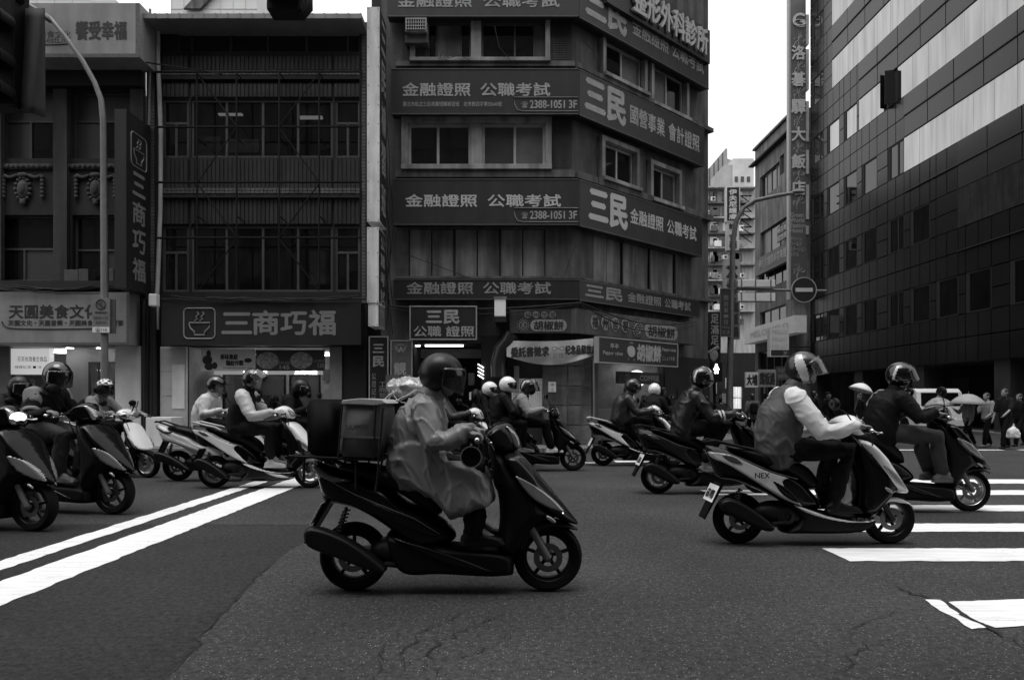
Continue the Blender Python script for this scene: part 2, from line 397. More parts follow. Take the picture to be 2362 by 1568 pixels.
# cracks in the asphalt
def crack(pts, w0, n=3):
    mb = MB(); P = []
    for i in range(len(pts) - 1):
        a, b = Vector(pts[i]), Vector(pts[i + 1])
        k = max(2, int((b - a).length / .05))
        for j in range(k): P.append(a.lerp(b, j / k) + Vector((random.uniform(-.028, .028), random.uniform(-.028, .028))))
    P.append(Vector(pts[-1])); L = []; Rr = []
    for i, p in enumerate(P):
        t = (P[min(i + 1, len(P) - 1)] - P[max(i - 1, 0)]).normalized(); nn = Vector((-t.y, t.x)); ww = w0 * .95 * random.uniform(.15, 1.3) * (1 - abs(2 * i / len(P) - 1) ** 4)
        L.append(p + nn * ww); Rr.append(p - nn * ww)
    k = len(P); mb.add([(p.x, p.y, .0095) for p in L] + [(p.x, p.y, .0095) for p in Rr], [(i, i + 1, i + 1 + k, i + k) for i in range(k - 1)])
    return mb.build('crack', mat('crack_gap', .006, .9, .1), ground)
g2 = lambda x, y: (gnd(x, y).x, gnd(x, y).y)
crack([g2(2040, 1345), g2(2120, 1376), g2(2178, 1388), g2(2215, 1414), g2(2245, 1432), g2(2290, 1452), g2(2361, 1495)], .010)
crack([g2(1010, 1568), g2(985, 1530), g2(1010, 1480), g2(1080, 1450), g2(1160, 1420), g2(1230, 1405)], .006)
crack([g2(930, 1568), g2(920, 1520), g2(960, 1470), g2(1040, 1430), g2(1100, 1400)], .005)
crack([g2(985, 1530), g2(1100, 1510), g2(1190, 1460)], .005); crack([g2(870, 1568), g2(885, 1500), g2(930, 1450)], .004)
crack([g2(1940, 1500), g2(1990, 1440), g2(2080, 1410), g2(2180, 1440)], .004)
crack([g2(1960, 1568), g2(1950, 1520), g2(2010, 1480), g2(2100, 1490)], .004)
crack([g2(700, 1210), g2(640, 1212), g2(540, 1210), g2(470, 1211)], .007)
crack([g2(380, 1568), g2(440, 1500), g2(500, 1430), g2(560, 1365), g2(640, 1290)], .005)
# raised pavement with kerb in front of the shops, and in front of the hotel
def slab(name, poly, h, m, lab=None):
    mb = MB(); n = len(poly); mb.add([(x, y, h) for x, y in poly] + [(x, y, -.02) for x, y in poly], [tuple(range(n))] + [(i, (i + 1) % n, (i + 1) % n + n, i + n) for i in range(n)])
    o = mb.build(name, m); tag(o, None, None, kind='structure'); return o
c1 = S.pt(0, 0, 1.5); c2 = S.pt(6.5, 0, 1.5)
slab('pavement', [(-40, 16.6), (c1.x - .4, 16.6), (c1.x + .4, 16.9), (c2.x, c2.y), (c2.x + .6, 60), (-40, 60)], .12, m_walk)
slab('pavement', [(17.0, 24.5), (17.8, 22.6), (60, 22.6), (60, 60), (16.9, 60)], .12, m_walk)
for i in range(26):
    mb = MB().box((-24 + i * .99, 16.52, -.02), (-24 + i * .99 + .97, 16.68, .125)); mb.build('kerb_stone', m_kerb, bpy.data.objects['pavement'], bevel=.012)

# ================================================================== windows and rooms
def pane_window(face, parent, u0, u1, z0, z1, d, cols=2, fw=.045, m=None, glass=None, transom=None, rows=None, name='window'):
    m = m or m_alu; glass = glass or m_glassd
    mb = MB(); dep = .06
    for a in ((u0, u1, z0, z0 + fw), (u0, u1, z1 - fw, z1), (u0, u0 + fw, z0 + fw, z1 - fw), (u1 - fw, u1, z0 + fw, z1 - fw)): face.box(mb, *a, d, d + dep)
    zt = z1 - fw
    if transom: face.box(mb, u0 + fw, u1 - fw, transom - fw / 2, transom + fw / 2, d, d + dep - .004)
    zz = transom - fw / 2 if transom else zt
    cs = cols if isinstance(cols, (list, tuple)) else [u0 + (u1 - u0) * i / cols for i in range(1, cols)]
    for c in cs: face.box(mb, c - fw / 2, c + fw / 2, z0 + fw, zz, d, d + dep - .008)
    w = mb.build(name, m, parent)
    e = [u0 + fw] + list(cs) + [u1 - fw]
    for i in range(len(e) - 1):
        gl = glass[i % len(glass)] if isinstance(glass, (list, tuple)) else glass
        face.mk('pane', gl, w, e[i], e[i + 1], z0 + fw, zz, d + .01 - .004 * (i % 2), d + .018 - .004 * (i % 2))
    if transom: face.mk('pane', glass[0] if isinstance(glass, (list, tuple)) else glass, w, u0 + fw, u1 - fw, transom, zt, d + .008, d + .016)
    return w
def room(face, parent, u0, u1, z0, z1, d0, depth, m, name='shop_room', floor=None):
    mb = MB(); A = [face.pt(u0, z0, d0), face.pt(u1, z0, d0), face.pt(u1, z1, d0), face.pt(u0, z1, d0)]; B = [face.pt(u0, z0, d0 - depth), face.pt(u1, z0, d0 - depth), face.pt(u1, z1, d0 - depth), face.pt(u0, z1, d0 - depth)]
    mb.add(A + B, [(4, 5, 6, 7), (0, 1, 5, 4), (1, 2, 6, 5), (2, 3, 7, 6), (3, 0, 4, 7)])
    return mb.build(name, m, parent)

# ================================================================== BUILDING with stucco garlands (far left)
A = thing('stucco_building', 'old shop building with stucco garlands behind the lamp post, at the left edge', 'building', (uF(150), 18, 0))
Ai = A.matrix_basis
def P(parent):      # children keep world coordinates: parent inverse
    return parent
def bfix(root):     # children were built in world coordinates
    root.location = (0, 0, 0)
A.location = (0, 0, 0)
uA0, uA1 = -16, uF(336)
wins_up = [(uF(-160), uF(-20), zF(366), zF(211)), (uF(2), uF(122), zF(366), zF(211)), (uF(164), uF(300), zF(366), zF(211))]
wins_dn = [(uF(-160), uF(-20), zF(650), zF(496)), (uF(0) - .1, uF(124), zF(648), zF(496)), (uF(167), uF(305), zF(653), zF(496))]
shopA = (uF(-200), uF(268), .12, zF(798))
mb = MB(); F.wall(mb, uA0, uA1, .1, zF(30), wins_up + wins_dn + [shopA], .3); mb.build('wall', mat('stucco_grey', .024, .8, .4, 1.2, .3, 20, streak=.5), A)
for (a, b, c, d_) in wins_up: pane_window(F, A, a, b, c, d_, -.2, 2, .05, m_alud, [mat('curtained_pane', .05, .4, .3, 1.5), m_glassd], transom=c + (d_ - c) * .58)
for i, (a, b, c, d_) in enumerate(wins_dn): pane_window(F, A, a, b, c, d_, -.2, [a + (b - a) * .42] if i == 1 else 2, .05, m_alud, [m_glassd, MATS['curtained_pane']], transom=c + (d_ - c) * .5)
for x0, x1 in ((122.5, 154), (-20, 2), (300, 330)): F.pk('pilaster', mat('pilaster_stone', .048, .8, .4, 1.5, .3, 20, streak=.5), A, x0, 205, x1, 660, 0, .14)
mb = MB()
for (x0, x1) in ((2, 122), (155, 300)):
    u0, u1 = uF(x0), uF(x1); z = zF(386)
    F.box(mb, u0, u1, z - .07, z + .07, 0, .06)
    n = int((u1 - u0) / .13)
    for i in range(n):
        q = u0 + (i + .5) * (u1 - u0) / n; mb.ell(F.pt(q, z, .06), (.05, .045, .05 + .02 * (i % 2)), 8, 6)
mb.build('frieze', mat('carved_stucco', .06, .8, .4, 3, .4, 30), A, smooth=2)
for cxp in (55.7, 223):
    mb = MB(); u, z = uF(cxp), zF(438)
    mb.ell(F.pt(u, z, .03), (.16, .09, .26), 16, 12); mb.ell(F.pt(u, z + .02, .09), (.1, .06, .17), 14, 10)
    for k in range(14):
        a = k / 14 * 2 * math.pi; mb.ell(F.pt(u + .19 * math.cos(a), z + .29 * math.sin(a), .05), (.05, .05, .05), 8, 6)
    mb.ell(F.pt(u, z + .36, .06), (.16, .07, .07), 10, 8); mb.ell(F.pt(u, z - .34, .05), (.08, .06, .09), 10, 8)
    for sgn in (-1, 1):
        pts = [F.pt(u + sgn * (.16 + .33 * t), z + .36 - .06 * math.sin(math.pi * t), .05) for t in [i / 6 for i in range(7)]]
        mb.tube(pts, .045, 8)
        for k in range(6): mb.ell(F.pt(u + sgn * .5, z + .31 - k * .1, .05), (.055, .05, .06), 8, 6)
    mb.build('cartouche', MATS['carved_stucco'], A, smooth=2)
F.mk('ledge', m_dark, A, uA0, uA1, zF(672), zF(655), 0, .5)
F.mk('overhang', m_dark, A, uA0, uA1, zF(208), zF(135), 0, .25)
F.mk('shop_pillar', m_whitew, A, uF(268), uF(327), .12, zF(798), 0, .05)
F.mk('shop_pillar', mat('grey_render', .12, .7, .2, 2), A, uF(-30), uF(25), .12, zF(798), 0, .05)
rmA = room(F, A, uF(-210), uF(268) - .02, .12, zF(798) - .02, -.05, 3.2, mat('shop_interior_wall', .5, .6, .15, 2))
u0, u1 = uF(113), uF(268)
F.mk('inner_wall', mat('shop_cream_wall', .55, .6, .1, 2), A, u0, uF(166), .12, zF(800), -.8, -.7)
F.mk('inner_wall', MATS['shop_cream_wall'], A, uF(166), u1, zF(831), zF(800), -.8, -.7)
gl = pane_window(F, A, uF(166), u1 - .03, .3, zF(831), -.75, [uF(229, -.75)], .04, m_alud, m_glassc, name='shop_window')
for k in range(22):
    q = random.uniform(uF(175), uF(262)); h = random.uniform(.08, .25); zz = .5 + .32 * (k % 5)
    F.mk('goods', mat('goods%d' % (k % 4), (.05, .25, .5, .12)[k % 4], .5, .3), A, q, q + random.uniform(.06, .18), zz, zz + h, -1.55, -1.45)
for k in range(5): F.mk('shelf', m_dark, A, uF(168), u1 - .1, .47 + .32 * k, .5 + .32 * k, -1.7, -1.35)
for xp in (141, 213): MB().lathe([(0, 0), (.09, 0), (.09, .02), (.0, .02)], F.pt(uF(xp), zF(798) - .045, -.35), 'z', 16).build('ceiling_spot', mat('lit_spot', .9, .4, 0, emit=9), A)
MB().box((uF(60), 18.9, zF(800) - .08), (uF(258), 19.3, zF(800) - .04)).build('ceiling_light', m_lampd, A)
MB().box((uF(176), 18.9, 2.06), (uF(192), 18.94, 2.09)).build('ceiling_light', m_lamp, A)

# big pale roof sign and shop sign of that building
def box_sign(name, label, face, x0, y0, x1, y1, d0, d1, m, group=None, frame=None, cat='sign', rim=.03):
    u0, u1, z0, z1 = face.rect(x0, y0, x1, y1, d1)
    o = face.box(MB(), u0, u1, z0, z1, d0, d1).build(name, m); tag(o, label, cat, group)
    if frame:
        mb = MB()
        for a in ((u0 - rim, u1 + rim, z0 - rim, z0), (u0 - rim, u1 + rim, z1, z1 + rim), (u0 - rim, u0, z0, z1), (u1, u1 + rim, z0, z1)): face.box(mb, *a, d1 - .05, d1 + .015)
        mb.build('frame', frame, o)
    return o, (u0, u1, z0, z1)
m_pebble = mat('speckled_border', .10, .7, .85, 38)
o, r = box_sign('roof_sign', 'big pale roof sign with brush characters above the garland windows, upper left', F, -180, 8, 322, 133, .1, .9, m_signw)
sign_letters(F, [('饗受幸福', 175, 50, 291, 92, dict(bold=.02)), ('天圓美食文化', 52, 72, 163, 89), ('RichestLife', 72, 86, 160, 100)], m_ink, o, .905)
mb = MB(); F.box(mb, r[0], r[1] - .1, r[2], r[2] + .09, .9, .903); F.box(mb, r[1] - .1, r[1], r[2], r[3], .9, .903); mb.build('border', m_pebble, o)
mb = MB(); mb.tube([F.pt(*F.px(t, 101 + 3 * math.sin((t - 70) / 92 * 3.1), .906), .906) for t in range(70, 165, 8)], .012, 5); mb.build('swoosh', m_ink, o)
o, r = box_sign('shop_sign', 'pale shop sign with two lines of brush characters behind the no-parking plate', F, -180, 673, 298, 795, .05, .55, m_signw)
sign_letters(F, [('天圓美食文化', 21, 703, 228, 734, dict(bold=.018)), ('天圓文化・天圓音樂・天圓美食・天圓饗宴', 19, 738, 284, 751, dict(bold=.012))], m_ink, o, .555)
mb = MB(); F.box(mb, r[0], r[1] - .07, r[2], r[2] + .06, .55, .553); F.box(mb, r[1] - .07, r[1], r[2], r[3], .55, .553); mb.build('border', m_pebble, o)
mb = MB(); mb.tube([F.pt(*F.px(x, y, .556), .556) for x, y in ((4, 741), (8, 750), (18, 756), (40, 758), (120, 759), (260, 757))], .014, 5); mb.build('swoosh', m_ink, o)
o, r = box_sign('lit_poster', 'lit white tea shop panel with brush characters at the far left doorway', F, 25, 804, 113, 863, -.3, -.1, mat('lit_poster_face', .7, .5, .1, emit=.45))
sign_letters(F, [('芬芳玫瑰養生食品', 40, 822, 108, 834), ('檸檬紅茶 ■ 冰', 34, 843, 96, 850)], m_ink, o, -.094)
o, r = box_sign('menu_board', 'dark menu board with white characters under the lit tea shop panel', F, 27, 866, 108, 960, -.3, -.12, m_ink)
sign_letters(F, [('叫 余 仙', 34, 872, 80, 890)], m_letter, o, -.114)

# ================================================================== BUILDING with scaffold rack (middle left)
B = thing('ribbed_building', 'narrow ribbed-clad building with an iron rack across its windows', 'building')
uB0, uB1 = uF(338), uF(846)
mainw = [(440, 767, 230, 364), (440, 767, 521, 673)]
sidew = [(374, 435, 230, 364), (772, 830, 230, 364), (374, 435, 521, 673), (772, 830, 521, 673)]
topw = (408, 830, 60, 122)
shopB = (uF(434), uF(762), .12, zF(800))
holes = [(uF(a), uF(b), zF(d_), zF(c)) for a, b, c, d_ in mainw + sidew] + [(uF(topw[0]), uF(topw[1]), zF(topw[3]), zF(topw[2])), shopB]
mb = MB(); F.wall(mb, uB0, uB1, .1, zF(52), holes, .25); mb.build('wall', m_dark, B)
for (a, b, c, d_) in mainw:
    pane_window(F, B, uF(a), uF(b), zF(d_), zF(c), -.1, [uF(521), uF(605), uF(686)], .06, m_alud, m_glassc)
for (a, b, c, d_) in sidew:
    u0, u1, z0, z1 = uF(a), uF(b), zF(d_), zF(c)
    pane_window(F, B, u0, u1, z0, z1, -.1, [u0 + (u1 - u0) * .5], .06, m_alud, m_glassd, transom=z0 + (z1 - z0) * .6)
pane_window(F, B, uF(topw[0]), uF(topw[1]), zF(122), zF(60), -.12, [uF(x) for x in (440, 530, 615, 705, 800)], .05, mat('dark_frame', .04, .5), m_glassd)
def ribs(face, parent, x0, y0, x1, y1, pitch=.105):
    u0, u1, z0, z1 = uF(x0), uF(x1), zF(y1), zF(y0); mb = MB(); n = int((u1 - u0) / pitch)
    face.box(mb, u0, u1, z0, z1, 0, .03)
    for i in range(n):
        q = u0 + (i + .5) * (u1 - u0) / n; face.box(mb, q - pitch * .36, q + pitch * .36, z0 + .005, z1 - .005, .03, .052)
    o = mb.build('ribbed_cladding', m_rib, parent); o['kind'] = 'stuff'
for (y0, y1) in ((132, 164), (195, 226), (368, 436), (460, 518)):
    ribs(F, B, 442, y0, 766, y1); ribs(F, B, 376, y0, 436, y1); ribs(F, B, 771, y0, 830, y1)
def tile_band(face, parent, u0, u1, z0, z1, d, tw, th, m, name='wall_tile', gap=.008):
    n = max(1, int((u1 - u0) / tw)); k = max(1, int(round((z1 - z0) / th))); mb = MB()
    for i in range(n):
        for j in range(k):
            face.box(mb, u0 + (u1 - u0) * i / n + gap, u0 + (u1 - u0) * (i + 1) / n - gap, z0 + (z1 - z0) * j / k + gap, z0 + (z1 - z0) * (j + 1) / k - gap, d, d + .012 + .004 * ((i * 7 + j * 3) % 3))
    o = mb.build(name, m, parent); o['kind'] = 'stuff'; return o
m_tileb = mat('pale_facade_tile', .13, .5, .5, 2, streak=.4)
for (y0, y1) in ((168, 179), (437, 450)):
    tile_band(F, B, uF(372), uF(832), zF(y1), zF(y0), .12, .11, .07, m_tileb); F.mk('ledge', m_dark, B, uF(370), uF(834), zF(y1 + 9), zF(y0) + .005, 0, .12)
tile_band(F, B, uB0 + .02, uF(358), zF(700), zF(60), .02, .13, .09, m_tileb); tile_band(F, B, uF(834), uB1 - .02, zF(700), zF(60), .02, .1, .09, m_tileb)
mb = MB(); F.box(mb, uB0 - .05, uB1 + .02, zF(43, .75), zF(32, .75), -.5, .75)
for i in range(20): q = uB0 + (uB1 - uB0) * i / 19; F.box(mb, q - .02, q + .02, zF(43.5, .75), zF(31.5, .75), .75, .765)
mb.build('roof_sheet', mat('roof_sheet_metal', .22, .5, .3, 2, metal=.2), B)
# room behind the windows with lit tubes and cartons
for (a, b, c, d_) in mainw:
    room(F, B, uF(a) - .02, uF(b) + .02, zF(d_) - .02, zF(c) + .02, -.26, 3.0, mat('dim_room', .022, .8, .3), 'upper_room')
for xp, y in ((530, 262), (715, 270)):
    u, z = F.px(xp, y, -.9); F.mk('tube_light', mat('dim_tube', .8, .4, 0, emit=.35), B, u - .32, u + .32, z - .035, z + .03, -1, -.9)
for (x0, x1, y0, y1, v) in ((447, 508, 315, 362, .14), (524, 597, 321, 352, .2), (615, 650, 330, 352, .06), (714, 750, 578, 656, .16)):
    F.pk('carton', mat('carton%d' % x0, v, .7, .35, 4), B, x0, y0, x1, y1, -.7, -.4)
# sloped iron rack in front
rk = tag(bpy.data.objects.new('iron_rack', None), 'black iron rack of bars and diagonals across the ribbed building', 'rack'); COL.objects.link(rk)
def fbar(pa, pb, d=.45, r=.022, name='bar'):
    mb = MB(); F.bar(mb, pa, pb, d, r); mb.build(name, m_iron, rk)
for x in (454, 545.5, 644, 736, 831): fbar((x, 165), (x, 668 if x < 831 else 560))
for y in (167, 293.5, 421, 549): fbar((358, y), (835, y - 1), .44, .03)
for pa, pb in (((453, 169), (545, 291)), ((545, 296), (455, 421)), ((455, 424), (545, 547)), ((545, 552), (462, 666)), ((736, 169), (644, 291)), ((644, 296), (736, 421)), ((736, 424), (644, 547)), ((644, 552), (736, 670))): fbar(pa, pb, .47, .018, 'diagonal')
for x in (454, 545, 644, 736):
    for y in (169, 318, 498):
        a = F.px(x, y, .45); mb = MB(); mb.tube([F.pt(a[0], a[1], .46), F.pt(a[0] + .05, a[1] - .06, .02)], .014, 6); mb.build('bracket', m_iron, rk)
def drain(name, label, pts, r, m):
    o = MB().tube(pts, r, 10).build(name, m, smooth=True); tag(o, label, 'pipe'); return o
drain('drain_pipe', 'pale downpipe between the garland building and the ribbed building', [F.pt(*F.px(x, y, .12), .12) for x, y in ((364, 40), (364, 130), (366, 180), (371, 300), (370, 480), (362, 690), (362, 760))], .055, m_pipe)
drain('vent_pipe', 'thin grey pipe rising beside the pale roof sign', [F.pt(*F.px(x, y, .2), .2) for x, y in ((346, 22), (346, 150), (344, 290))], .03, m_steel)
for i, x in enumerate((341, 350, 356, 331)):
    MB().tube([F.pt(*F.px(x, 690, .1 + .05 * i), .1 + .05 * i), F.pt(*F.px(x + 2 * i - 2, 1000, .15), .15)], .05, 8).build('conduit', m_dark if i % 2 else m_black, B, smooth=True)
# shop
o, r = box_sign('noodle_shop_sign', 'dark shop sign with noodle bowl logo and four large pale characters, wide', F, 372, 698, 832, 795, .05, .5, m_signd)
letter_m = mat('noodle_letter', .20, .5, .1)
sign_letters(F, [('三', 512, 722, 580, 769, dict(bold=.02)), ('商', 583, 717, 642, 771, dict(bold=.02)), ('巧', 648, 720, 706, 771, dict(bold=.02)), ('福', 712, 716, 773, 772, dict(bold=.02))], letter_m, o, .506)
def bowl_logo(face, x0, y0, x1, y1, d, parent, m):
    u0, u1, z0, z1 = face.rect(x0, y0, x1, y1, d); w, h = u1 - u0, z1 - z0; r = .022 * w / .8; mb = MB()
    def pl(pts, rr=None):
        mb.tube([face.pt(u0 + a * w, z0 + b * h, d) for a, b in pts], rr or .025 * w, 6)
    c = .14; ring = []
    for (cx, cy, a0) in ((1 - c, 1 - c, 0), (c, 1 - c, 90), (c, c, 180), (1 - c, c, 270)):
        for k in range(5): q = R(a0 + k * 22.5); ring.append((cx + c * math.cos(q), cy + c * math.sin(q)))
    pl(ring + ring[:1]); pl([(.16, .52), (.84, .52), (.8, .36), (.66, .22), (.66, .12), (.34, .12), (.34, .22), (.2, .36), (.16, .52)])
    for q in (0, .17): pl([(.34 + q, .58), (.43 + q, .65), (.38 + q, .72), (.47 + q, .80), (.43 + q, .88)])
    mb.build('logo', m, parent, smooth=True)
bowl_logo(F, 424, 711, 496, 781, .506, o, letter_m)
SV = Face((-10.5 + .99, 16.8), (0.0, 1)); SV.n = Vector((1, 0, 0))
nY, fY = 16.82, 17.95
xs0, xs1 = (291 - CX) * nY / FD, (264 - CX) * nY / FD
zt_ = EYE + (HY - 252) * nY / FD; zb_ = EYE + (HY - 664) * nY / FD
sv = MB().box((xs1, nY, zb_), (xs0, fY, zt_)).build('projecting_sign', m_signd); tag(sv, 'tall dark projecting sign with bowl logo and four stacked characters', 'sign')
SV = Face((xs0, nY), (0, 1)); SV.n = Vector((1, 0, 0)); hh = zt_ - zb_
mb = MB()
for i, ch in enumerate('三商巧福'):
    zc = zt_ - hh * (.385 + .163 * i); letters(mb, SV, ch, .28, .86, zc - hh * .065, zc + hh * .06, .006, .02)
mb.build('lettering', letter_m, sv)
class PxFace:
    pass
def bowl_local(face, u0, u1, z0, z1, d, parent, m):
    f2 = PxFace(); f2.rect = lambda *a: (u0, u1, z0, z1); f2.pt = face.pt; bowl_logo(f2, 0, 0, 0, 0, d, parent, m)
bowl_local(SV, .2, .92, zt_ - hh * .29, zt_ - hh * .10, .006, sv, letter_m)
F.mk('shop_pillar', m_whitew, B, uF(374), uF(434), .12, zF(800), .02, .1)
for k in range(4): F.mk('pillar_tile', mat('pillar_tile', .45, .5, .2, 2), B, uF(375), uF(433), .14 + k * .62, .73 + k * .62, .1, .115)
F.mk('shop_pillar', mat('grey_pillar', .2, .6, .2), B, uF(762), uF(790), .12, zF(800), .0, .1)
F.mk('shop_pillar', m_dark, B, uF(790), uB1, .12, zF(800), .0, .06)
room(F, B, uF(434) + .01, uF(762) - .01, .12, zF(800), -.03, 3.6, mat('noodle_interior', .34, .6, .3, 2))
d1 = -1.4
pane_window(F, B, uF(515, d1), uF(660, d1), .25, zF(863, d1), d1, [uF(592, d1)], .05, mat('dark_frame2', .05, .5), m_glassc, name='shop_window')
pane_window(F, B, uF(668, d1), uF(740, d1), .15, zF(863, d1), d1, 1, .05, MATS['dark_frame2'], m_glassc, name='shop_door')
F.mk('light_box', mat('lit_fascia', .7, .4, .05, emit=.22), B, uF(500, d1), uF(745, d1), zF(864, d1), zF(850, d1), d1, d1 + .2)
sign_letters(F, [('中町食間', 562, 851, 614, 863, dict(bold=.02)), ('三商巧福', 680, 852, 730, 863, dict(bold=.02))], m_lamp, B, d1 + .206)
for xp in (470, 560, 640, 710):
    u = uF(xp); MB().box((u - .5, 20.1, zF(800) - .09), (u + .1, 20.3, zF(800) - .05)).build('ceiling_light', mat('shop_ceiling_lamp', .9, .4, 0, emit=10), B)
for i in range(16):
    u = uF(random.uniform(455, 745)); z = random.uniform(.9, 2.1); w_ = random.uniform(.15, .4); h = random.uniform(.15, .5)
    F.mk('wall_poster', mat('poster%d' % (i % 5), (.05, .3, .5, .12, .02)[i % 5], .6, .5, 6), B, u, u + w_, z, z + h, -3.6 + .01 * i, -3.58 + .01 * i)
for i in range(5):
    u = uF(480 + i * 60); MB().box((u, 19.9, .12), (u + .45, 20.6, .87)).build('counter', mat('counter_front', .10, .5, .3), B)
F.mk('framed_notice', m_whitew, B, uF(403), uF(431), zF(942), zF(842), .115, .14)
F.mk('inner_panel', m_white, B, uF(455), uF(474), .12, zF(872), -1.0, -.9)
o = box_sign('wall_poster', 'white poster with dark scooter picture under the noodle shop sign', F, 463, 805, 588, 855, .0, .06, mat('poster_white', .62, .6, .1))[0]
sign_letters(F, [('美味集結', 508, 817, 548, 829, dict(bold=.02)), ('麵給作戰', 521, 831, 561, 843, dict(bold=.02)), ('麵店結帳畫面指定商品點數上限加倍', 514, 847, 584, 850)], m_ink, o, .064)
for (x, y, rx, rz) in ((481, 816, .06, .1), (478, 830, .13, .12), (482, 845, .12, .1), (495, 843, .07, .09), (572, 831, .1, .06)):
    u, z = F.px(x, y, .06); MB().ell(F.pt(u, z, .06), (rx, .008, rz), 14, 8).build('picture', m_ink, o)
o = box_sign('food_poster', 'dark poster with two noodle bowls and prices 145 and 135', F, 590, 807, 748, 855, .0, .05, mat('poster_dark', .04, .6, .2))[0]
sign_letters(F, [('胡椒煲雞湯麵', 627, 833, 668, 840), ('145', 645, 842, 667, 851, dict(bold=.03)), ('金沙雞肉麵', 724, 829, 754 - 7, 836), ('135', 733, 838, 747, 847, dict(bold=.03))], m_letter, o, .054)
for x in (617, 695):
    u, z = F.px(x, 831, .05); bw_ = MB(); bw_.lathe([(.02, .05), (.16, .045), (.28, .01), (.29, 0)], (0, 0, 0), 'y', 24); bw_.v = [tuple(F.pt(u + p[0], z + p[2] * .75, .052 + abs(p[1]) * .3)) for p in bw_.v]
    bw_.build('picture', mat('bowl_picture', .3, .5, .9, 14), o, smooth=2)
o = MB().box((uF(378), 17.1, .12), (uF(434), 17.75, .12 + .72)).build('utility_box', m_whitew, bevel=.015); tag(o, 'white metal utility box beside the noodle shop pillar', 'box')
o = F.pk('wall_speaker', m_white, None, 342, 677, 360, 706, .55, .75, bevel=.03); tag(o, 'small white wall box above the pipes between the shop signs', 'box')

# things on the ledge of the garland building, and the tangle of wires above the shops
for lab, x0, x1, y0, y1 in (('rusty metal tray on the ledge over the pale shop sign', 148, 180, 622, 656), ('small pale bracket box on the ledge beside the lamp post', 181, 203, 620, 654), ('dark condenser box on the ledge right of the lamp post', 252, 262, 620, 650)):
    o = F.pk('ledge_box', m_alud if x0 != 181 else m_conc, None, x0, y0, x1, y1, .1, .42, bevel=.01); tag(o, lab, 'box')
rnd = random.Random(11)
for k in range(7):
    x0, x1 = rnd.uniform(-20, 60), rnd.uniform(200, 330); y0 = rnd.uniform(656, 668); d_ = .52 + .02 * k
    a, b = F.pt(*F.px(x0, y0, d_), d_), F.pt(*F.px(x1, y0 + rnd.uniform(-5, 8), d_), d_)
    o = MB().tube([a.lerp(b, i / 14) + Vector((0, 0, -.10 * math.sin(math.pi * i / 14) + rnd.uniform(-.015, .015))) for i in range(15)], .012, 5).build('cable', m_wire); tag(o, 'one of the tangled black cables on the ledge of the garland building', 'cable', 'tangled cables over the shop signs')
for k in range(6):
    x0, x1 = rnd.uniform(372, 520), rnd.uniform(560, 838); y0 = rnd.uniform(682, 694); d_ = .52 + .015 * k
    a, b = F.pt(*F.px(x0, y0, d_), d_), F.pt(*F.px(x1, y0 + rnd.uniform(-4, 4), d_), d_)
    o = MB().tube([a.lerp(b, i / 14) + Vector((0, 0, -.06 * math.sin(math.pi * i / 14) + rnd.uniform(-.012, .012))) for i in range(15)], .014, 5).build('cable', m_wire); tag(o, 'one of the tangled black cables above the noodle shop sign', 'cable', 'tangled cables above the noodle shop')
for k in range(7):
    x = rnd.uniform(884, 903); y0, y1 = rnd.uniform(270, 420), rnd.uniform(690, 780); d_ = .08 + .04 * k
    a, b = F.pt(*F.px(x, y0, d_), d_), F.pt(*F.px(x + rnd.uniform(-6, 8), y1, d_), d_)
    o = MB().tube([a.lerp(b, i / 16) + Vector((.05 * math.sin(3 * math.pi * i / 16 + k), 0, 0)) for i in range(17)], .011, 5).build('cable', m_wire); tag(o, 'one of the black cables running down the left edge of the corner building', 'cable', 'cables down the corner building')
# ================================================================== CORNER BUILDING
C = thing('corner_building', 'grimy corner building wrapped in dark signboards at the street junction', 'building')
uC0 = uF(878); uC1 = 1.56; SL = 6.45
ztop = 17.0
def sp(xl, yt, yb, xr, d=0):
    a = S.px(xl, yt, d); b = S.px(xl, yb, d); c = S.px(xr, yt, d); return a[0], c[0], b[1], a[1]
fw = [(985, 1086, 52, 143), (1110, 1257, 52, 143), (942, 1086, 288, 386), (1112, 1257, 288, 386)]
fsh = (942, 1258, 528, 642)
doorC = (uF(952), uF(1110), .12, zF(792))
holesF = [(uF(a), uF(b), zF(d_), zF(c)) for a, b, c, d_ in fw + [fsh]] + [doorC]
sw = [sp(1388, 92, 174, 1477), sp(1499, 150, 240, 1574), sp(1386, 328, 412, 1459), sp(1497, 382, 460, 1557)]
ssh = sp(1369, 540, 646, 1558)
shopS = (sp(1375, 790, 900, 1375)[0], sp(1530, 790, 900, 1530)[0], .12, zF(800))
mb = MB(); F.wall(mb, uC0, uC1, .1, ztop, holesF, .22); S.wall(mb, 0, SL, .1, ztop, sw + [ssh, shopS], .22)
e = S.pt(SL, 0); mb.add([(e.x, e.y, .1), (e.x + .5, 60, .1), (e.x + .5, 60, ztop), (e.x, e.y, ztop)], [(0, 1, 2, 3)])
mb.build('wall', m_conc, C)
mb = MB()
for f_, a, b in ((F, uC0, uC1), (S, 0, SL)): mb.add([f_.pt(a, zF(790), -.3), f_.pt(b, zF(790), -.3), f_.pt(b, ztop, -.3), f_.pt(a, ztop, -.3)], [(0, 1, 2, 3)])
q_ = S.pt(SL, 0); mb.add([(uC0, 18, ztop), (uC1, 18, ztop), (q_.x, q_.y, ztop), (q_.x + .5, 60, ztop), (uC0, 60, ztop)], [(0, 1, 2, 3, 4)]); mb.add([(uC0, 18, .1), (uC0, 60, .1), (uC0, 60, ztop), (uC0, 18, ztop)], [(0, 1, 2, 3)])
mb.build('light_block_core', m_black, C)  # unseen black lining added to stop light leaking between the shutters
MB().box((uF(846), 18.6, .1), (uC0 + .3, 19.2, zF(-120))).build('party_wall', m_dark, C)
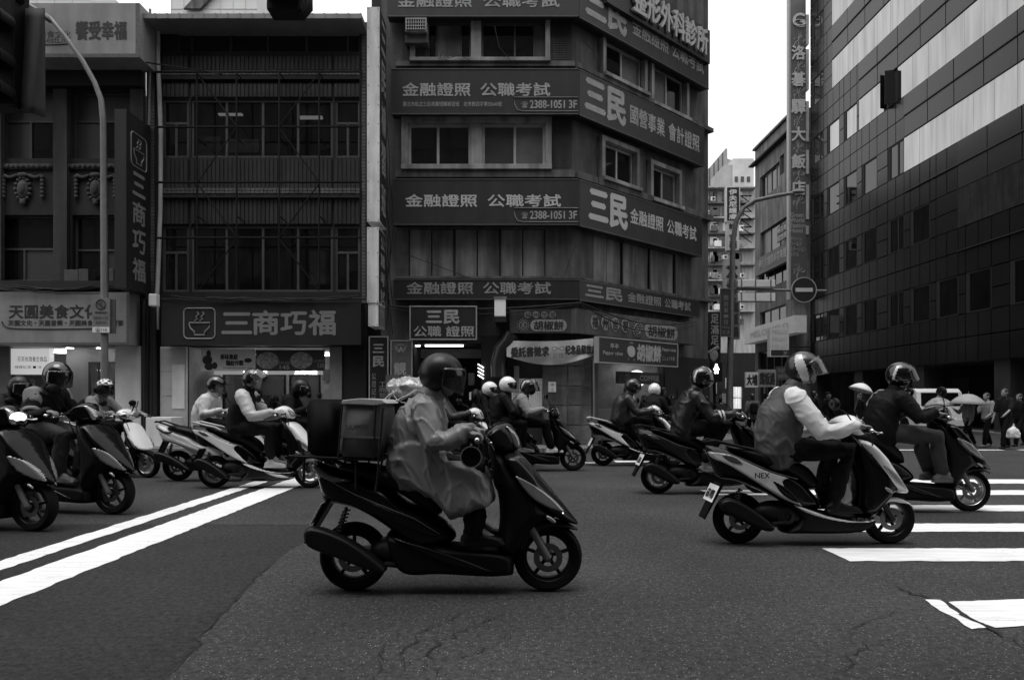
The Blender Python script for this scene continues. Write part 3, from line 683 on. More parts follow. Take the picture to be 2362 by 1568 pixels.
MB().box((-16, 21.9, .1), (uC0, 22.1, zF(70))).build('rear_wall', m_dark, B)
tile_band(F, C, uF(1262), uC1 - .02, zF(410), zF(270), .004, .06, .06, m_tilew); tile_band(F, C, uF(1262), uC1 - .02, zF(155), zF(45), .004, .06, .06, m_tilew)
def surround(face, rects, wide, parent):
    mb = MB()
    for (a, b, c, d_) in rects:
        for q in ((a - wide, b + wide, d_, d_ + wide), (a - wide, a, c, d_), (b, b + wide, c, d_)): face.box(mb, *q, 0, .16)
        face.box(mb, a - wide, b + wide, c - wide * .8, c, 0, .26)
    mb.build('window_surround', m_concl, parent, bevel=.012)
FR = lambda t: (uF(t[0]), uF(t[1]), zF(t[3]), zF(t[2]))
surround(F, [(uF(942), uF(1257), zF(386), zF(288))], .16, C)
F.mk('window_pier', m_concl, C, uF(1086) + .003, uF(1112) - .003, zF(386), zF(288), -.2, .12)
surround(F, [(uF(958), uF(1257), zF(143), zF(52))], .12, C); F.mk('window_pier', m_concl, C, uF(1086) + .003, uF(1110) - .003, zF(143), zF(52), -.2, .12)
F.mk('window_infill', mat('grey_infill', .10, .7, .4, 2, streak=.4), C, uF(958) + .003, uF(985), zF(143), zF(52), -.2, -.02)
for r_ in sw: surround(S, [r_], .13, C)
pane_window(F, C, *FR(fw[0]), -.12, [uF(1006), uF(1062)], .05, m_alud, [m_glassd, m_shut, m_glassd]); pane_window(F, C, *FR(fw[1]), -.12, [uF(1187), uF(1232)], .05, m_alud, [m_glassd, m_glassd, m_glassf])
pane_window(F, C, *FR(fw[2]), -.06, [uF(1010)], .065, m_alu, m_glassd); pane_window(F, C, *FR(fw[3]), -.06, [uF(1187)], .065, m_alu, [mat('dusty_pane', .05, .3, .3, 1), m_glassf])
gls = [[m_glassd, m_glassf], [m_glassf, m_glassd], [m_glassd, m_glassd], [m_glassd, MATS['dusty_pane']]]
for r_, g_ in zip(sw, gls): pane_window(S, C, *r_, -.08, 2, .06, m_alu, g_)
def shutters(face, u0, u1, z0, z1, n):
    for i in range(n):
        a, b = u0 + (u1 - u0) * i / n, u0 + (u1 - u0) * (i + 1) / n
        o = face.mk('shutter_panel', m_shut, C, a + .015, b - .015, z0 + .01, z1 - .01, -.12, -.075 - .012 * (i % 2), bevel=.004)
    for i in range(0, n + 1, 2):
        q = u0 + (u1 - u0) * i / n; face.mk('shutter_frame', m_dark, C, q - .03, q + .03, z0, z1, -.1, -.03)
shutters(F, uF(942), uF(1258), zF(642), zF(528), 6); shutters(S, *ssh, 6)
# eaves above sign rows + sloped bay undersides
for (y0, y1) in ((398, 414), (150, 161), (640, 645)):
    F.mk('ledge', m_conc, C, uF(915), uC1 + .05, zF(y1), zF(y0), 0, .2)
    S.mk('ledge', m_conc, C, .02, SL, zF(y1), zF(y0), 0, .2)
# ---- sign bands
DS = .36
u_mit = uC1 + .39 * DS
def band(front, label, y0, y1, x0, items, xr, slabel, sitems, m=m_signd, lm=m_letter, sag=0):
    z1, z0 = zF(y0, DS), zF(y1, DS); ua = uF(x0, DS)
    v = [(ua, DS), (u_mit, DS), (uC1, .03), (ua, .03)]
    mb = MB(); n = 4
    P_ = [F.pt(u, 0, d) for u, d in v]
    mb.add([p + Vector((0, 0, z0)) for p in P_] + [p + Vector((0, 0, z1)) for p in P_], [(0, 3, 2, 1), (4, 5, 6, 7)] + [(i, (i + 1) % 4, (i + 1) % 4 + 4, i + 4) for i in range(4)])
    o = mb.build('signboard', m); tag(o, label, 'sign')
    mbr = MB(); F.box(mbr, ua, u_mit - .02, z1, z1 + .025, DS - .06, DS + .012); F.box(mbr, ua, u_mit - .02, z0 - .025, z0, DS - .06, DS + .012); mbr.build('trim', m_alud, o)
    sign_letters(F, items, lm, o, DS + .006)
    us = S.px(xr, 400, DS)[0]; off = .39 * DS / 1.0
    s0 = (F.pt(u_mit, 0, DS) - S.o).dot(S.u) + .012
    mb = MB(); S.box(mb, s0, us, z0 - .02, z1 - .01, .03, DS); o2 = mb.build('signboard', m); tag(o2, slabel, 'sign')
    mbr = MB(); S.box(mbr, s0, us, z1 - .01, z1 + .015, DS - .06, DS + .012); S.box(mbr, s0, us, z0 - .045, z0 - .02, DS - .06, DS + .012); mbr.build('trim', m_alud, o2)
    for it in sitems:
        mb = MB(); s_, xl, xr_, t0, t1 = it[:5]; ul = S.px(xl, 400, DS)[0]; ur = S.px(xr_, 400, DS)[0]; bb = it[5] if len(it) > 5 else .012
        letters(mb, S, s_, ul, ur, z0 + (z1 - z0) * t0, z0 + (z1 - z0) * t1, DS + .006, bb); mb.build('lettering', lm, o2)
    return o, o2
two = lambda y0, y1, x0=928, x1=1268: [('金融證照', x0, y0, x0 + .46 * (x1 - x0), y1, dict(bold=.015)), ('公職考試', x0 + .53 * (x1 - x0), y0, x1, y1, dict(bold=.015))]
band(True, 'topmost signboard with cut-off characters above the air conditioner, corner building', -60, 37, 893, two(-10, 17, 916, 1290), 1634,
     'topmost slanted-side signboard starting with two big characters, under the raised clinic letters', [('三民', 1352, 1443, .12, .95, .03), ('金融證照', 1458, 1541, .3, .75), ('公職考試', 1549, 1622, .3, .75)], m_signd2)
o, o2 = band(True, 'third-floor signboard with phone number and small registration line on the corner building', 161, 262, 902, two(192, 222) + [('臺北市私立三民商業短期補習班　北市教四字第55640號', 929, 235, 1157, 246)], 1624,
     'slanted-side signboard reading about accounting certificates, second from the top', [('三民', 1350, 1441, .15, .92, .03), ('國營事業', 1453, 1532, .3, .75), ('會計證照', 1541, 1612, .3, .75)])
def phone(o, y):
    pletters(MB(), F, '☎', 1202, y + 3, 1217, y + 17, DS + .006, .0).build('phone_symbol', m_letter, o); pletters(MB(), F, '2388-1051', 1222, y, 1302, y + 18, DS + .006, .018).build('phone_number', m_letter, o); pletters(MB(), F, '3F', 1312, y, 1330, y + 18, DS + .006, .018).build('floor_number', m_letter, o)
    mb = MB(); mb.tube([F.pt(*F.px(x, yy, DS + .008), DS + .008) for x, yy in ((1333, y - 7), (1185, y - 7), (1187, y + 10), (1193, y + 22), (1205, y + 25), (1333, y + 25))], .012, 5); mb.build('phone_frame', m_letter2, o)
phone(o, 232)
o, o2 = band(True, 'second-floor signboard with phone number above the closed shutters', 415, 517, 907, two(449, 477, 935, 1293), 1619,
     'slanted-side signboard with three bright groups of characters, above the side shutters', [('三民', 1359, 1445, .15, .9, .03), ('金融證照', 1453, 1529, .35, .72), ('公職考試', 1538, 1605, .35, .72)], m_signd2, mat('sign_letter_bright', .45, .6, .15))
phone(o, 487)
band(True, 'narrow lowest signboard under the closed shutters, corner building', 646, 689, 907, two(651, 678, 938, 1270), 1613,
     'narrow lowest slanted-side signboard above the pepper cake shop', [('三民', 1350, 1434, .18, .85, .03), ('金融證照', 1447, 1524, .25, .8), ('公職考試', 1532, 1592, .25, .8)], m_signd, m_letter2)
# raised clinic letters at the very top of the slanted side
zz1, zz0 = S.px(1440, -20, .5)[1] + .6, S.px(1440, -20, .5)[1] - .55
a_, b_ = S.px(1400, 0, .5)[0], S.px(1637, 0, .5)[0]
zb = S.px(1637, 148, .5)[1]; zt2 = S.px(1637, 72, .5)[1]
o = S.mk('signboard', m_signd2, None, a_, b_, zb, zt2, .1, .5); tag(o, 'uppermost clinic signboard with raised brush letters, slanted side', 'sign')
mb = MB()
for k in range(4): letters(mb, S, '整形外科診所', S.px(1462, 0, .6)[0], S.px(1632, 0, .6)[0], zb + (zt2 - zb) * .12, zb + (zt2 - zb) * .88, .53 + .025 * k, .02)
mb.build('lettering', mat('raised_letter', .42, .5, .15), o)
# air conditioner
ac = thing('air_conditioner', 'old window air conditioner hanging under the topmost signboard', 'air conditioner')
u0, u1, z0, z1 = F.rect(934, 40, 983, 72, .45)
F.mk('casing', m_concl, ac, u0, u1, z0, z1, -.1, .42)
mb = MB()
for i in range(9): q = u0 + .03 + i * (u1 - u0 - .06) / 8; F.box(mb, q - .008, q + .008, z0 + .03, z1 - .03, .42, .44)
for i in range(4): q = z0 + .05 + i * (z1 - z0 - .1) / 3; F.box(mb, u0 + .02, u1 - .02, q - .006, q + .006, .44, .452)
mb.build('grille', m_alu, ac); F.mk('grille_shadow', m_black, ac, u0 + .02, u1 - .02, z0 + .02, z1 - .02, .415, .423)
F.mk('tray', m_conc, ac, u0 - .02, u1 + .02, z0 - .22, z0 - .02, -.1, .3)
# vertical white-edged projecting signs left of the corner building
def vsign(label, x0, x1, y0, y1, Yn, depth, chars, m_edge, m_face, lm, hz=.7):
    X0, X1 = (x0 - CX) * Yn / FD, (x1 - CX) * Yn / FD; zt, zb = EYE + (HY - y0) * Yn / FD, EYE + (HY - y1) * Yn / FD
    o = MB().box((X0, Yn, zb), (X1, Yn + depth, zt)).build('projecting_sign', m_edge); tag(o, label, 'sign')
    fc = Face((X1, Yn), (0, 1)); fc.n = Vector((1, 0, 0))
    fc.mk('sign_face', m_face, o, .02, depth - .02, zb + .03, zt - .03, 0, .012)
    mb = MB(); n = len(chars); h = (zt - zb) * .96 / n
    for i, ch in enumerate(chars):
        if ch != ' ': letters(mb, fc, ch, depth * .18, depth * .82, zt - .1 - (i + .86) * h, zt - .1 - (i + .1) * h, .018, .02)
    mb.build('lettering', lm, o)
    mb = MB(); k = int((zt - zb) / .45)
    for i in range(k + 1):
        z = zb + .04 + i * (zt - zb - .08) / k
        for X in (X0 + .03, X1 - .03): mb.ell((X, Yn, z), (.012, .008, .012), 6, 4)
    mb.build('rivet', m_dark, o)
    return o
m_lite = mat('white_sign_box', .72, .6, .2, 1.5, .3, 2, streak=.35)
vsign('tall white-edged projecting sign between the ribbed and corner buildings', 846, 875, 17, 511, 16.6, .85, '三民補習班', m_lite, m_signd, m_letter2)
vsign('shorter white-edged projecting sign just below the tall one', 846, 873, 524, 698, 16.6, .85, '公職考試', m_lite, m_signd, m_letter2)
vsign('small pale projecting sign box at the bottom of the white-edged stack', 849, 872, 699, 752, 16.62, .8, '靚白', m_lite, mat('mid_sign', .12, .5, .2), m_letter2)
# ground floor signs
m_frameg = mat('grey_frame', .28, .5, .2)
o, r = box_sign('certificate_sign', 'small framed sign with two big and four smaller characters over the stair door', F, 947, 708, 1097, 781, .1, .55, m_signd, frame=m_frameg)
sign_letters(F, [('三民', 983, 716, 1058, 746, dict(bold=.03)), ('公職', 954, 752, 1017, 776, dict(bold=.015)), ('證照', 1029, 752, 1093, 776, dict(bold=.015))], m_letter, o, .556)
o, r = box_sign('vertical_sign', 'black narrow vertical sign of notary and bookkeeping left of the stair door', F, 853, 778, 893, 930, .05, .35, mat('sign_black', .012, .4, .2), frame=m_frameg)
sign_letters(F, [('三', 860, 794, 885, 813, dict(bold=.03)), ('民', 860, 822, 885, 845, dict(bold=.03)), ('公證記帳', 857, 858, 867, 930, dict(col=True)), ('工商登記', 874, 880, 890, 930, dict(col=True))], m_letter2, o, .356)
o, r = box_sign('vertical_sign', 'grey vertical beauty sign with winged emblem beside the stair door', F, 903, 787, 948, 930, .05, .35, mat('sign_grey', .10, .4, .2), frame=m_frameg)
sign_letters(F, [('靚', 909, 836, 936, 864, dict(bold=.02)), ('白', 912, 873, 934, 900, dict(bold=.02)), ('時尚', 938, 862, 947, 892, dict(col=True)), ('A', 919, 799, 930, 812, dict(bold=.02))], m_letter, o, .356)
u, z = F.px(924, 806, .36); mb = MB(); mb.lathe([(.12, -.004), (.135, .0), (.12, .004)], F.pt(u, z, .362), 'y', 24)
for sg in (-1, 1):
    for k in range(4): mb.tube([F.pt(u + sg * .06, z - .02 * k, .36), F.pt(u + sg * (.16 - .02 * k), z + .08 - .04 * k, .36)], .01, 5)
mb.build('emblem', m_letter2, o)
o = F.pk('shop_lamp', mat('lamp_box_glass', .6, .4, .1, emit=.12), None, 1140, 690, 1166, 729, .45, .7, bevel=.02); tag(o, 'white box lamp mounted under the narrow lowest signboard', 'lamp')
F.mk('bracket', m_black, o, *F.rect(1141, 730, 1167, 742, .7), .0, .68); F.mk('cap', m_steel, o, *F.rect(1138, 684, 1168, 690, .7), .44, .72)
m_cake = mat('cake_sign_board', .05, .6, .3, 2, streak=.4)
o, r = box_sign('bakery_sign', 'faded bakery signboard with round emblem and pill-shaped plate, front side', F, 1175, 714, 1322, 768, .1, .4, m_cake)
def pill(face, u0, u1, z0, z1, d, m, parent, name='name_plate', n=10):
    h = (z1 - z0) / 2; zc = (z0 + z1) / 2; ring = []
    hh_ = min(h, (u1 - u0) / 2)
    for k in range(n + 1): q = -math.pi / 2 + math.pi * k / n; ring.append((u1 - hh_ + hh_ * math.cos(q), zc + h * math.sin(q)))
    for k in range(n + 1): q = math.pi / 2 + math.pi * k / n; ring.append((u0 + hh_ + hh_ * math.cos(q), zc + h * math.sin(q)))
    mb = MB(); m_ = len(ring); mb.add([face.pt(a, b, d) for a, b in ring] + [face.pt(a, b, d - .02) for a, b in ring], [tuple(range(m_))] + [(i, (i + 1) % m_, (i + 1) % m_ + m_, i + m_) for i in range(m_)])
    return mb.build(name, m, parent)
m_plate = mat('plate_grey', .26, .6, .25)
pill(F, *F.rect(1223, 737, 1307, 764, .41), .412, m_plate, o)
for i, ch in enumerate('福州世祖'):
    x = 1217 + i * 19; pill(F, *F.rect(x - 8, 718, x + 8, 734, .41), .412, m_plate, o)
    sign_letters(F, [(ch, x - 6, 720, x + 6, 732)], m_ink, o, .418)
sign_letters(F, [('胡椒餅', 1231, 740, 1299, 761, dict(bold=.02))], m_ink, o, .418)
def emblem(face, u, z, r_, d, m, parent):
    mb = MB()
    for k in range(16):
        q = k / 16 * 2 * math.pi; mb.tube([face.pt(u + r_ * .82 * math.cos(q), z + r_ * .82 * math.sin(q), d), face.pt(u + r_ * math.cos(q), z + r_ * math.sin(q), d)], r_ * .07, 5)
    pts = [face.pt(u + r_ * .62 * math.cos(k / 20 * 2 * math.pi), z + r_ * .62 * math.sin(k / 20 * 2 * math.pi), d) for k in range(21)]; mb.tube(pts, r_ * .06, 5)
    for a, b in (((-.35, 0), (.35, 0)), ((0, -.35), (0, .35)), ((-.35, .3), (.35, .3)), ((-.35, -.3), (.35, -.3))): mb.tube([face.pt(u + a[0] * r_, z + a[1] * r_, d), face.pt(u + b[0] * r_, z + b[1] * r_, d)], r_ * .06, 5)
    mb.build('emblem', m, parent)
emblem(F, *F.px(1206, 750, .41), .16, .412, m_plate, o)
s0, s1 = S.px(1327, 740, .4)[0], S.px(1604, 760, .4)[0]; z0, z1 = S.px(1327, 768, .4)[1], S.px(1327, 711, .4)[1]
o = S.mk('bakery_sign', mat('cake_sign_board2', .085, .6, .3, 2, streak=.5), None, s0, s1, z0, z1, .1, .4); tag(o, 'faded pale bakery signboard with four round plates on the slanted side', 'sign')
hz_ = z1 - z0
for i, (ch, x) in enumerate(zip('福州世祖', (1372, 1396, 1419, 1442))):
    uu = S.px(x, 750, .41)[0]; r_ = hz_ * .27; pill(S, uu - r_, uu + r_, z0 + hz_ * .52 - r_ * 1.1, z0 + hz_ * .52 + r_ * 1.1, .412, m_plate, o); mb = MB(); letters(mb, S, ch, uu - r_ * .7, uu + r_ * .7, z0 + hz_ * .52 - r_ * .8, z0 + hz_ * .52 + r_ * .8, .418, .02); mb.build('lettering', m_ink, o)
emblem(S, S.px(1470, 750, .41)[0], z0 + hz_ * .45, hz_ * .36, .412, m_plate, o)
a_, b_ = S.px(1487, 0, .41)[0], S.px(1562, 0, .41)[0]; pill(S, a_, b_, z0 + hz_ * .1, z0 + hz_ * .75, .412, m_plate, o); mb = MB(); letters(mb, S, '胡椒餅', a_ + .15, b_ - .15, z0 + hz_ * .18, z0 + hz_ * .66, .418, .02); mb.build('lettering', m_ink, o)
# pepper cake sign
d = .95; s0, s1 = S.px(1380, 800, d)[0], S.px(1561, 800, d)[0]; z1, z0 = S.px(1380, 778, d)[1], S.px(1380, 834, d)[1]
o = S.mk('pepper_cake_sign', mat('pepper_board', .016, .45, .2), None, s0, s1, z0, z1, d - .16, d); tag(o, 'black framed pepper cakes sign in four scripts over the bakery counter', 'sign')
mb = MB(); rr = .03
for q in ((s0 - rr, s1 + rr, z0 - rr, z0), (s0 - rr, s1 + rr, z1, z1 + rr), (s0 - rr, s0, z0, z1), (s1, s1 + rr, z0, z1)): S.box(mb, *q, d - .12, d + .02)
mb.build('frame', m_frameg, o)
W_, h_ = s1 - s0, z1 - z0
for t_, a, b, c, e_, bo in (('Pepper cakes', .05, .28, .28, .47, .02), ('후추', .13, .23, .60, .80, .02), ('胡椒餅', .46, .77, .14, .86, .03), ('Pepper cakes', .79, .98, .62, .80, .02), ('こしょうもち', .79, .96, .24, .42, .01), ('福', .34, .355, .15, .25, 0), ('州', .41, .425, .12, .22, 0), ('老牌號', .36, .41, .84, .94, 0)):
    letters(MB(), S, t_, s0 + W_ * a, s0 + W_ * b, z0 + h_ * c, z0 + h_ * e_, d + .008, bo).build('lettering', m_letter, o)
pill(S, s0 + W_ * .335, s0 + W_ * .43, z0 + h_ * .28, z0 + h_ * .76, d + .02, mat('sesame_cake', .36, .7, .3, 30), o, 'cake_picture', 14)
# sagging banner
mb = MB(); nx, nz = 24, 6; aP = F.pt(*F.px(1168, 785, .5), .5); bP = S.pt(*S.px(1379, 779, .75), .75)
hgt = .52
V_ = []
for i in range(nx + 1):
    t = i / nx
    for j in range(nz + 1):
        k = j / nz; p = aP.lerp(bP, t); sagb = hgt * (.78 + .36 * math.sin(math.pi * t))
        p = p + Vector((0, -.04 * math.sin(t * 17) * k - .05 * math.sin(t * 7 + 2) * k, -k * sagb - .05 * math.sin(math.pi * t))); V_.append(p)
mb.add(V_, [(i * (nz + 1) + j, (i + 1) * (nz + 1) + j, (i + 1) * (nz + 1) + j + 1, i * (nz + 1) + j + 1) for i in range(nx) for j in range(nz)])
o = mb.build('cloth_banner', mat('banner_cloth', .40, .7, .25, 3, .2, 6), smooth=2); tag(o, 'sagging cloth banner with heavy characters above the bill-covered wall', 'banner')
class BanFace:
    u = (bP - aP); ln = u.length
    def pt(s, a, b, d=0):
        p = aP + (bP - aP).normalized() * a + Vector((0, 0, b)); return p + Vector((0, -1, 0)) * (d + .07)
bf = BanFace(); L_ = bf.ln
for t_, a, b, c, e_, bo in (('委託書徵求', .05, .46, -.43, -.19, .04), ('紀念品發放處', .64, .98, -.40, -.18, .04)): letters(MB(), bf, t_, L_ * a, L_ * b, c, e_, 0, bo).build('lettering', m_ink, o)
mb = MB(); letters(mb, bf, '長龍', L_ * .50, L_ * .62, -.5, -.36, 0, .02)
mb.tube([bf.pt(L_ * (.56 + .065 * math.cos(t)), -.24 + .05 * math.sin(2 * t)) for t in [k / 16 * 2 * math.pi for k in range(17)]], .014, 5); mb.build('emblem', m_letter2, o)
# ground floor walls
m_stone = mat('stained_stone', .12, .75, .55, 2.2, .35, 18, streak=.6)
F.mk('stone_pier', m_stone, C, uF(1250), uC1 + .02, .12, zF(800), 0, .22)
S.mk('stone_pier', m_stone, C, .02, sp(1366, 790, 900, 1366)[0], .12, zF(800), 0, .2)
for i in range(5):
    for j in range(2): F.mk('stone_slab', mat('stone_slab%d' % ((i + j) % 3), (.09, .13, .11)[(i + j) % 3], .7, .5, 2.5, .3, 20, streak=.5), C, uF(1252) + .02 + j * .62, uF(1252) + .6 + j * .62, .14 + i * .5, .62 + i * .5, .22, .24)
F.mk('side_wall', m_dark, C, uF(1110), uF(1250), .12, zF(775), 0, .1)
room(F, C, doorC[0], doorC[1], .12, doorC[3], -.02, 3.5, mat('stair_hall', .05, .7, .4, 2))
for (x0, x1, dd) in ((980, 1068, -.3), (957, 968, -.5)): F.pk('tube_light', m_lamp, C, x0, 795, x1, 799, dd - .08, dd)
F.pk('lamp_batten', m_whitew, C, 976, 790, 1070, 794, -.42, -.28)
F.pk('stair_wall', mat('stair_wall', .16, .7, .2), C, 970, 805, 1110, 826, -1.6, -1.5)
for k in range(6): F.pk('notice', mat('notice%d' % (k % 3), (.5, .12, .3)[k % 3], .6, .4, 8), C, 985 + k * 19, 838 + 11 * (k % 3), 999 + k * 19, 860 + 14 * (k % 3), -1.5, -1.48)
for k in range(4):
    a = F.px(1105, 843 + 8 * k, -.6); b = F.px(1118, 851 + 8 * k, -.6); MB().tube([F.pt(*a, .13), F.pt(*b, .13)], .012, 6).build('lit_slat', m_lamp, C)
o = F.pk('notice_sheet', m_white, None, 1084, 951 - 20, 1108, 951, .15, .17); bpy.data.objects.remove(o)
o = F.pk('paper_notice', mat('paper_white', .62, .7, .1), None, 1082, 904, 1104, 922, .1, .112); tag(o, 'small white paper notice beside the stair door, behind the black helmet', 'notice')
drain('vent_duct', 'thick dark duct bending down the wall beside the box lamp', [F.pt(*F.px(x, y, .35), .35) for x, y in ((1180, 770), (1170, 790), (1156, 805), (1148, 840), (1150, 860), (1149, 870))], .2, mat('duct_metal', .04, .35, .4, 3, metal=.5))
o = F.pk('bill_board', mat('bill_paper', .8, .7, .15), None, 1180, 873, 1252, 946, .1, .115); tag(o, 'pale sheet printed with a grid of small squares on the stone wall', 'poster')
mb = MB()
for i in range(14):
    for j in range(15):
        u, z = F.px(1184.5 + i * 5, 877 + j * 4.8, .115); s_ = random.uniform(.006, .012); F.box(mb, u - s_, u + s_, z - .012, z + .012, .115, .118)
q = mb.build('grid_print', mat('grid_ink', .05, .7, .2), o); q['kind'] = 'stuff'
o = F.pk('paper_notice', MATS['paper_white'], None, 1264, 880, 1282, 904, .245, .255); tag(o, 'white paper notice with two characters on the stone pier', 'notice')
sign_letters(F, [('中', 1270, 884, 1277, 891), ('工', 1270, 896, 1277, 902)], m_ink, o, .258)
o, r = box_sign('vertical_sign', 'slim grey vertical strip sign beside the printed bill sheet', F, 1185, 844, 1197, 905, .1, .14, m_plate); sign_letters(F, [('靚白診', 1187, 850, 1196, 900, dict(col=True))], m_letter, o, .144)
drain('drain_pipe', 'thin white downpipe at the corner of the stone wall', [S.pt(*S.px(x, y, .25), .25) for x, y in ((1368, 826), (1368, 1000))], .03, m_pipe)
# bakery counter in the slanted side
room(S, C, shopS[0], shopS[1], .12, shopS[3], -.02, 3.0, mat('bakery_interior', .22, .6, .4, 2.5))
for k in range(3):
    u = shopS[0] + .7 + k * .9; S.mk('ceiling_light', MATS['shop_ceiling_lamp'], C, u - .3, u + .3, zF(815), zF(811), -1.6, -1.4)
o = S.mk('coffee_sign', mat('coffee_board', .03, .5, .2), None, *sp(1426, 856, 884, 1520, -.1), -.2, -.1); tag(o, 'dim coffee sign with round logo inside the bakery', 'sign')
u0, u1, z0, z1 = sp(1426, 856, 884, 1520, -.1); W_, h_ = u1 - u0, z1 - z0
mb = MB(); letters(mb, S, 'COFFEE', u0 + W_ * .5, u0 + W_ * .98, z0 + h_ * .3, z0 + h_ * .72, -.094, .02); mb.build('lettering', m_plate, o); emblem(S, u0 + W_ * .2, z0 + h_ * .5, h_ * .4, -.09, m_letter2, o)
u, z = S.px(1468, 873, -.4); 
o = MB().ell(S.pt(u, z, -.4), (.28, .06, .25), 20, 12).build('round_light_sign', mat('lit_round', .8, .4, 0, emit=1.6), smooth=2); tag(o, 'glowing round light sign inside the bakery', 'lamp')
for k in range(12): S.mk('shelf_item', mat('goods%d' % (k % 4), .2), C, shopS[0] + .2 + .22 * k, shopS[0] + .34 + .22 * k, 1.2 + .25 * (k % 4), 1.38 + .25 * (k % 4), -2.6, -2.5)
S.mk('counter', mat('steel_counter', .25, .35, .2, 3, metal=.5), C, shopS[0] + .6, shopS[1] - .3, .12, 1.0, -1.2, -.6)
S.mk('side_wall', m_dark, C, shopS[1], SL, .12, zF(805), 0, .06)
o = S.mk('menu_poster', mat('poster_black', .015, .5, .3), None, *sp(1562, 895, 920, 1597, .08), .06, .09); tag(o, 'black framed menu poster right of the bakery counter', 'poster')
# wires along the signs
def cable(label, pts, r=.012, sag=0.0):
    o = MB().tube(pts, r, 5).build('cable', m_wire); tag(o, label, 'cable', 'overhead cables'); return o
def sagline(a, b, sag, n=12): return [a.lerp(b, i / n) - Vector((0, 0, sag * math.sin(math.pi * i / n))) for i in range(n + 1)]
ca = F.pt(*F.px(880, 705, .45), .45); cb = F.pt(*F.px(1340, 698, .5), .5); cc = S.pt(*S.px(1600, 742, .6), .6)
cable('upper black cable drooping under the narrow lowest signboard', sagline(ca, cb, .12), .018)
cable('lower black cable drooping under the narrow lowest signboard', sagline(ca - Vector((0, 0, .07)), cb - Vector((0, 0, .03)), .2), .014)
cable('upper black cable drooping along the slanted bakery signboard', sagline(cb, cc, .28), .02); cable('lower black cable drooping along the slanted bakery signboard', sagline(cb - Vector((0, 0, .05)), cc - Vector((0, 0, .1)), .42), .016)
cable('black cable along the top of the noodle shop sign', sagline(F.pt(*F.px(372, 690, .52), .52), F.pt(*F.px(845, 688, .52), .52), .06), .02)
cable('thin grey cable from the pale roof sign to the iron rack', [F.pt(*F.px(300, 139, .6), .6), F.pt(*F.px(512, 171, .5), .5)], .02)
cable('loose cable hanging down beside the stair door signs', sagline(F.pt(*F.px(885, 560, .3), .3), F.pt(*F.px(905, 770, .3), .3), .1), .014)

rnd = random.Random(21)
for k, (pts, lab) in enumerate(((((1010, 145), (1020, 120), (1035, 135), (1060, 128), (1085, 140)), 'tangle of thin wires on the sill under the air conditioner'), (((1185, 150), (1150, 110), (1140, 60)), 'thin wire looping across the dark top window'), (((1300, 640), (1315, 600), (1330, 560)), 'broken wire standing out beside the closed shutters'), (((945, 590), (1000, 610), (1080, 640)), 'thin wire drooping across the closed shutters'), (((1345, 95), (1370, 120), (1382, 180)), 'wire dangling beside the top slanted-side window'), (((1380, 330), (1376, 380), (1384, 450)), 'ragged cable hanging beside the lower slanted-side window'))):
    d_ = .3; cable(lab, [F.pt(*F.px(x + rnd.uniform(-2, 2), y, d_), d_) if x < 1335 else S.pt(*S.px(x, y, d_), d_) for x, y in pts], .009)
# ================================================================== HOTEL
HT = thing('hotel_building', 'dark glass and stone hotel with ribbon windows at the right', 'building')
m_hp = mat('hotel_stone_panel', .010, .25, .25, .8, spec=.35)
m_hj = mat('hotel_joint', .012, .7, .2)
m_hc = mat('hotel_cladding', .022, .25, .2, .6, spec=.4)
hz = lambda y: H.px(2361, y)[1]
hu = lambda x: H.px(x, 500)[0]
zs, zw0, zw1 = hz(823.6), hz(697.7), hz(594); pit = hz(469.4) - hz(697.7)
uN, uFar = hu(2700), hu(1868)
ztopH = zw0 + pit * 6.1
mb = MB(); mb.add([H.pt(uN, zs, -.08), H.pt(uFar, zs, -.08), H.pt(uFar, ztopH, -.08), H.pt(uN, ztopH, -.08)], [(0, 1, 2, 3)])
mb.add([H.pt(uFar, zs, -.08), H.pt(uFar, zs, -12), H.pt(uFar, ztopH, -12), H.pt(uFar, ztopH, -.08)], [(0, 1, 2, 3)])
mb.add([H.pt(uN, ztopH, -.08), H.pt(uFar, ztopH, -.08), H.pt(uFar, ztopH, -12), H.pt(uN, ztopH, -12)], [(0, 1, 2, 3)])
mb.add([H.pt(uN, zs, -.08), H.pt(uFar, zs, -.08), H.pt(uFar, zs, -12), H.pt(uN, zs, -12)], [(3, 2, 1, 0)])
mb.add([H.pt(uN, zs, -.08), H.pt(uN, zs, -12), H.pt(uN, ztopH, -12), H.pt(uN, ztopH, -.08)], [(3, 2, 1, 0)])
mb.build('wall', m_hj, HT)
srcx = lambda x: hu(x / 1.0588)
wl = [(1982, 2011), (2019, 2049), (2060, 2092), (2104, 2141), (2167, 2207), (2222, 2270), (2285, 2339), (2357, 2420), (2465, 2560), (2625, 2760)]
wu = [(srcx(b), srcx(a)) for a, b in wl]            # near edge first
clad = [None, srcx(2338), srcx(2208), srcx(2098), srcx(2032), srcx(2032)]
edges = sorted({q for w_ in wu for q in w_})
def panel(u0, u1, z0, z1, m, d=.0, nm='facade_panel'):
    g = .022
    H.box(MB(), u0 + g, u1 - g, z0 + g, z1 - g, -.07, d + random.uniform(-.004, .004)).build(nm, m, HT)
cuts = []
for i, (a, b) in enumerate(wu): cuts += [a, (a + b) / 2, b]
cuts = sorted(set(cuts + [uFar]))
rows = [(zs, hz(758.4)), (hz(758.4), zw0)]
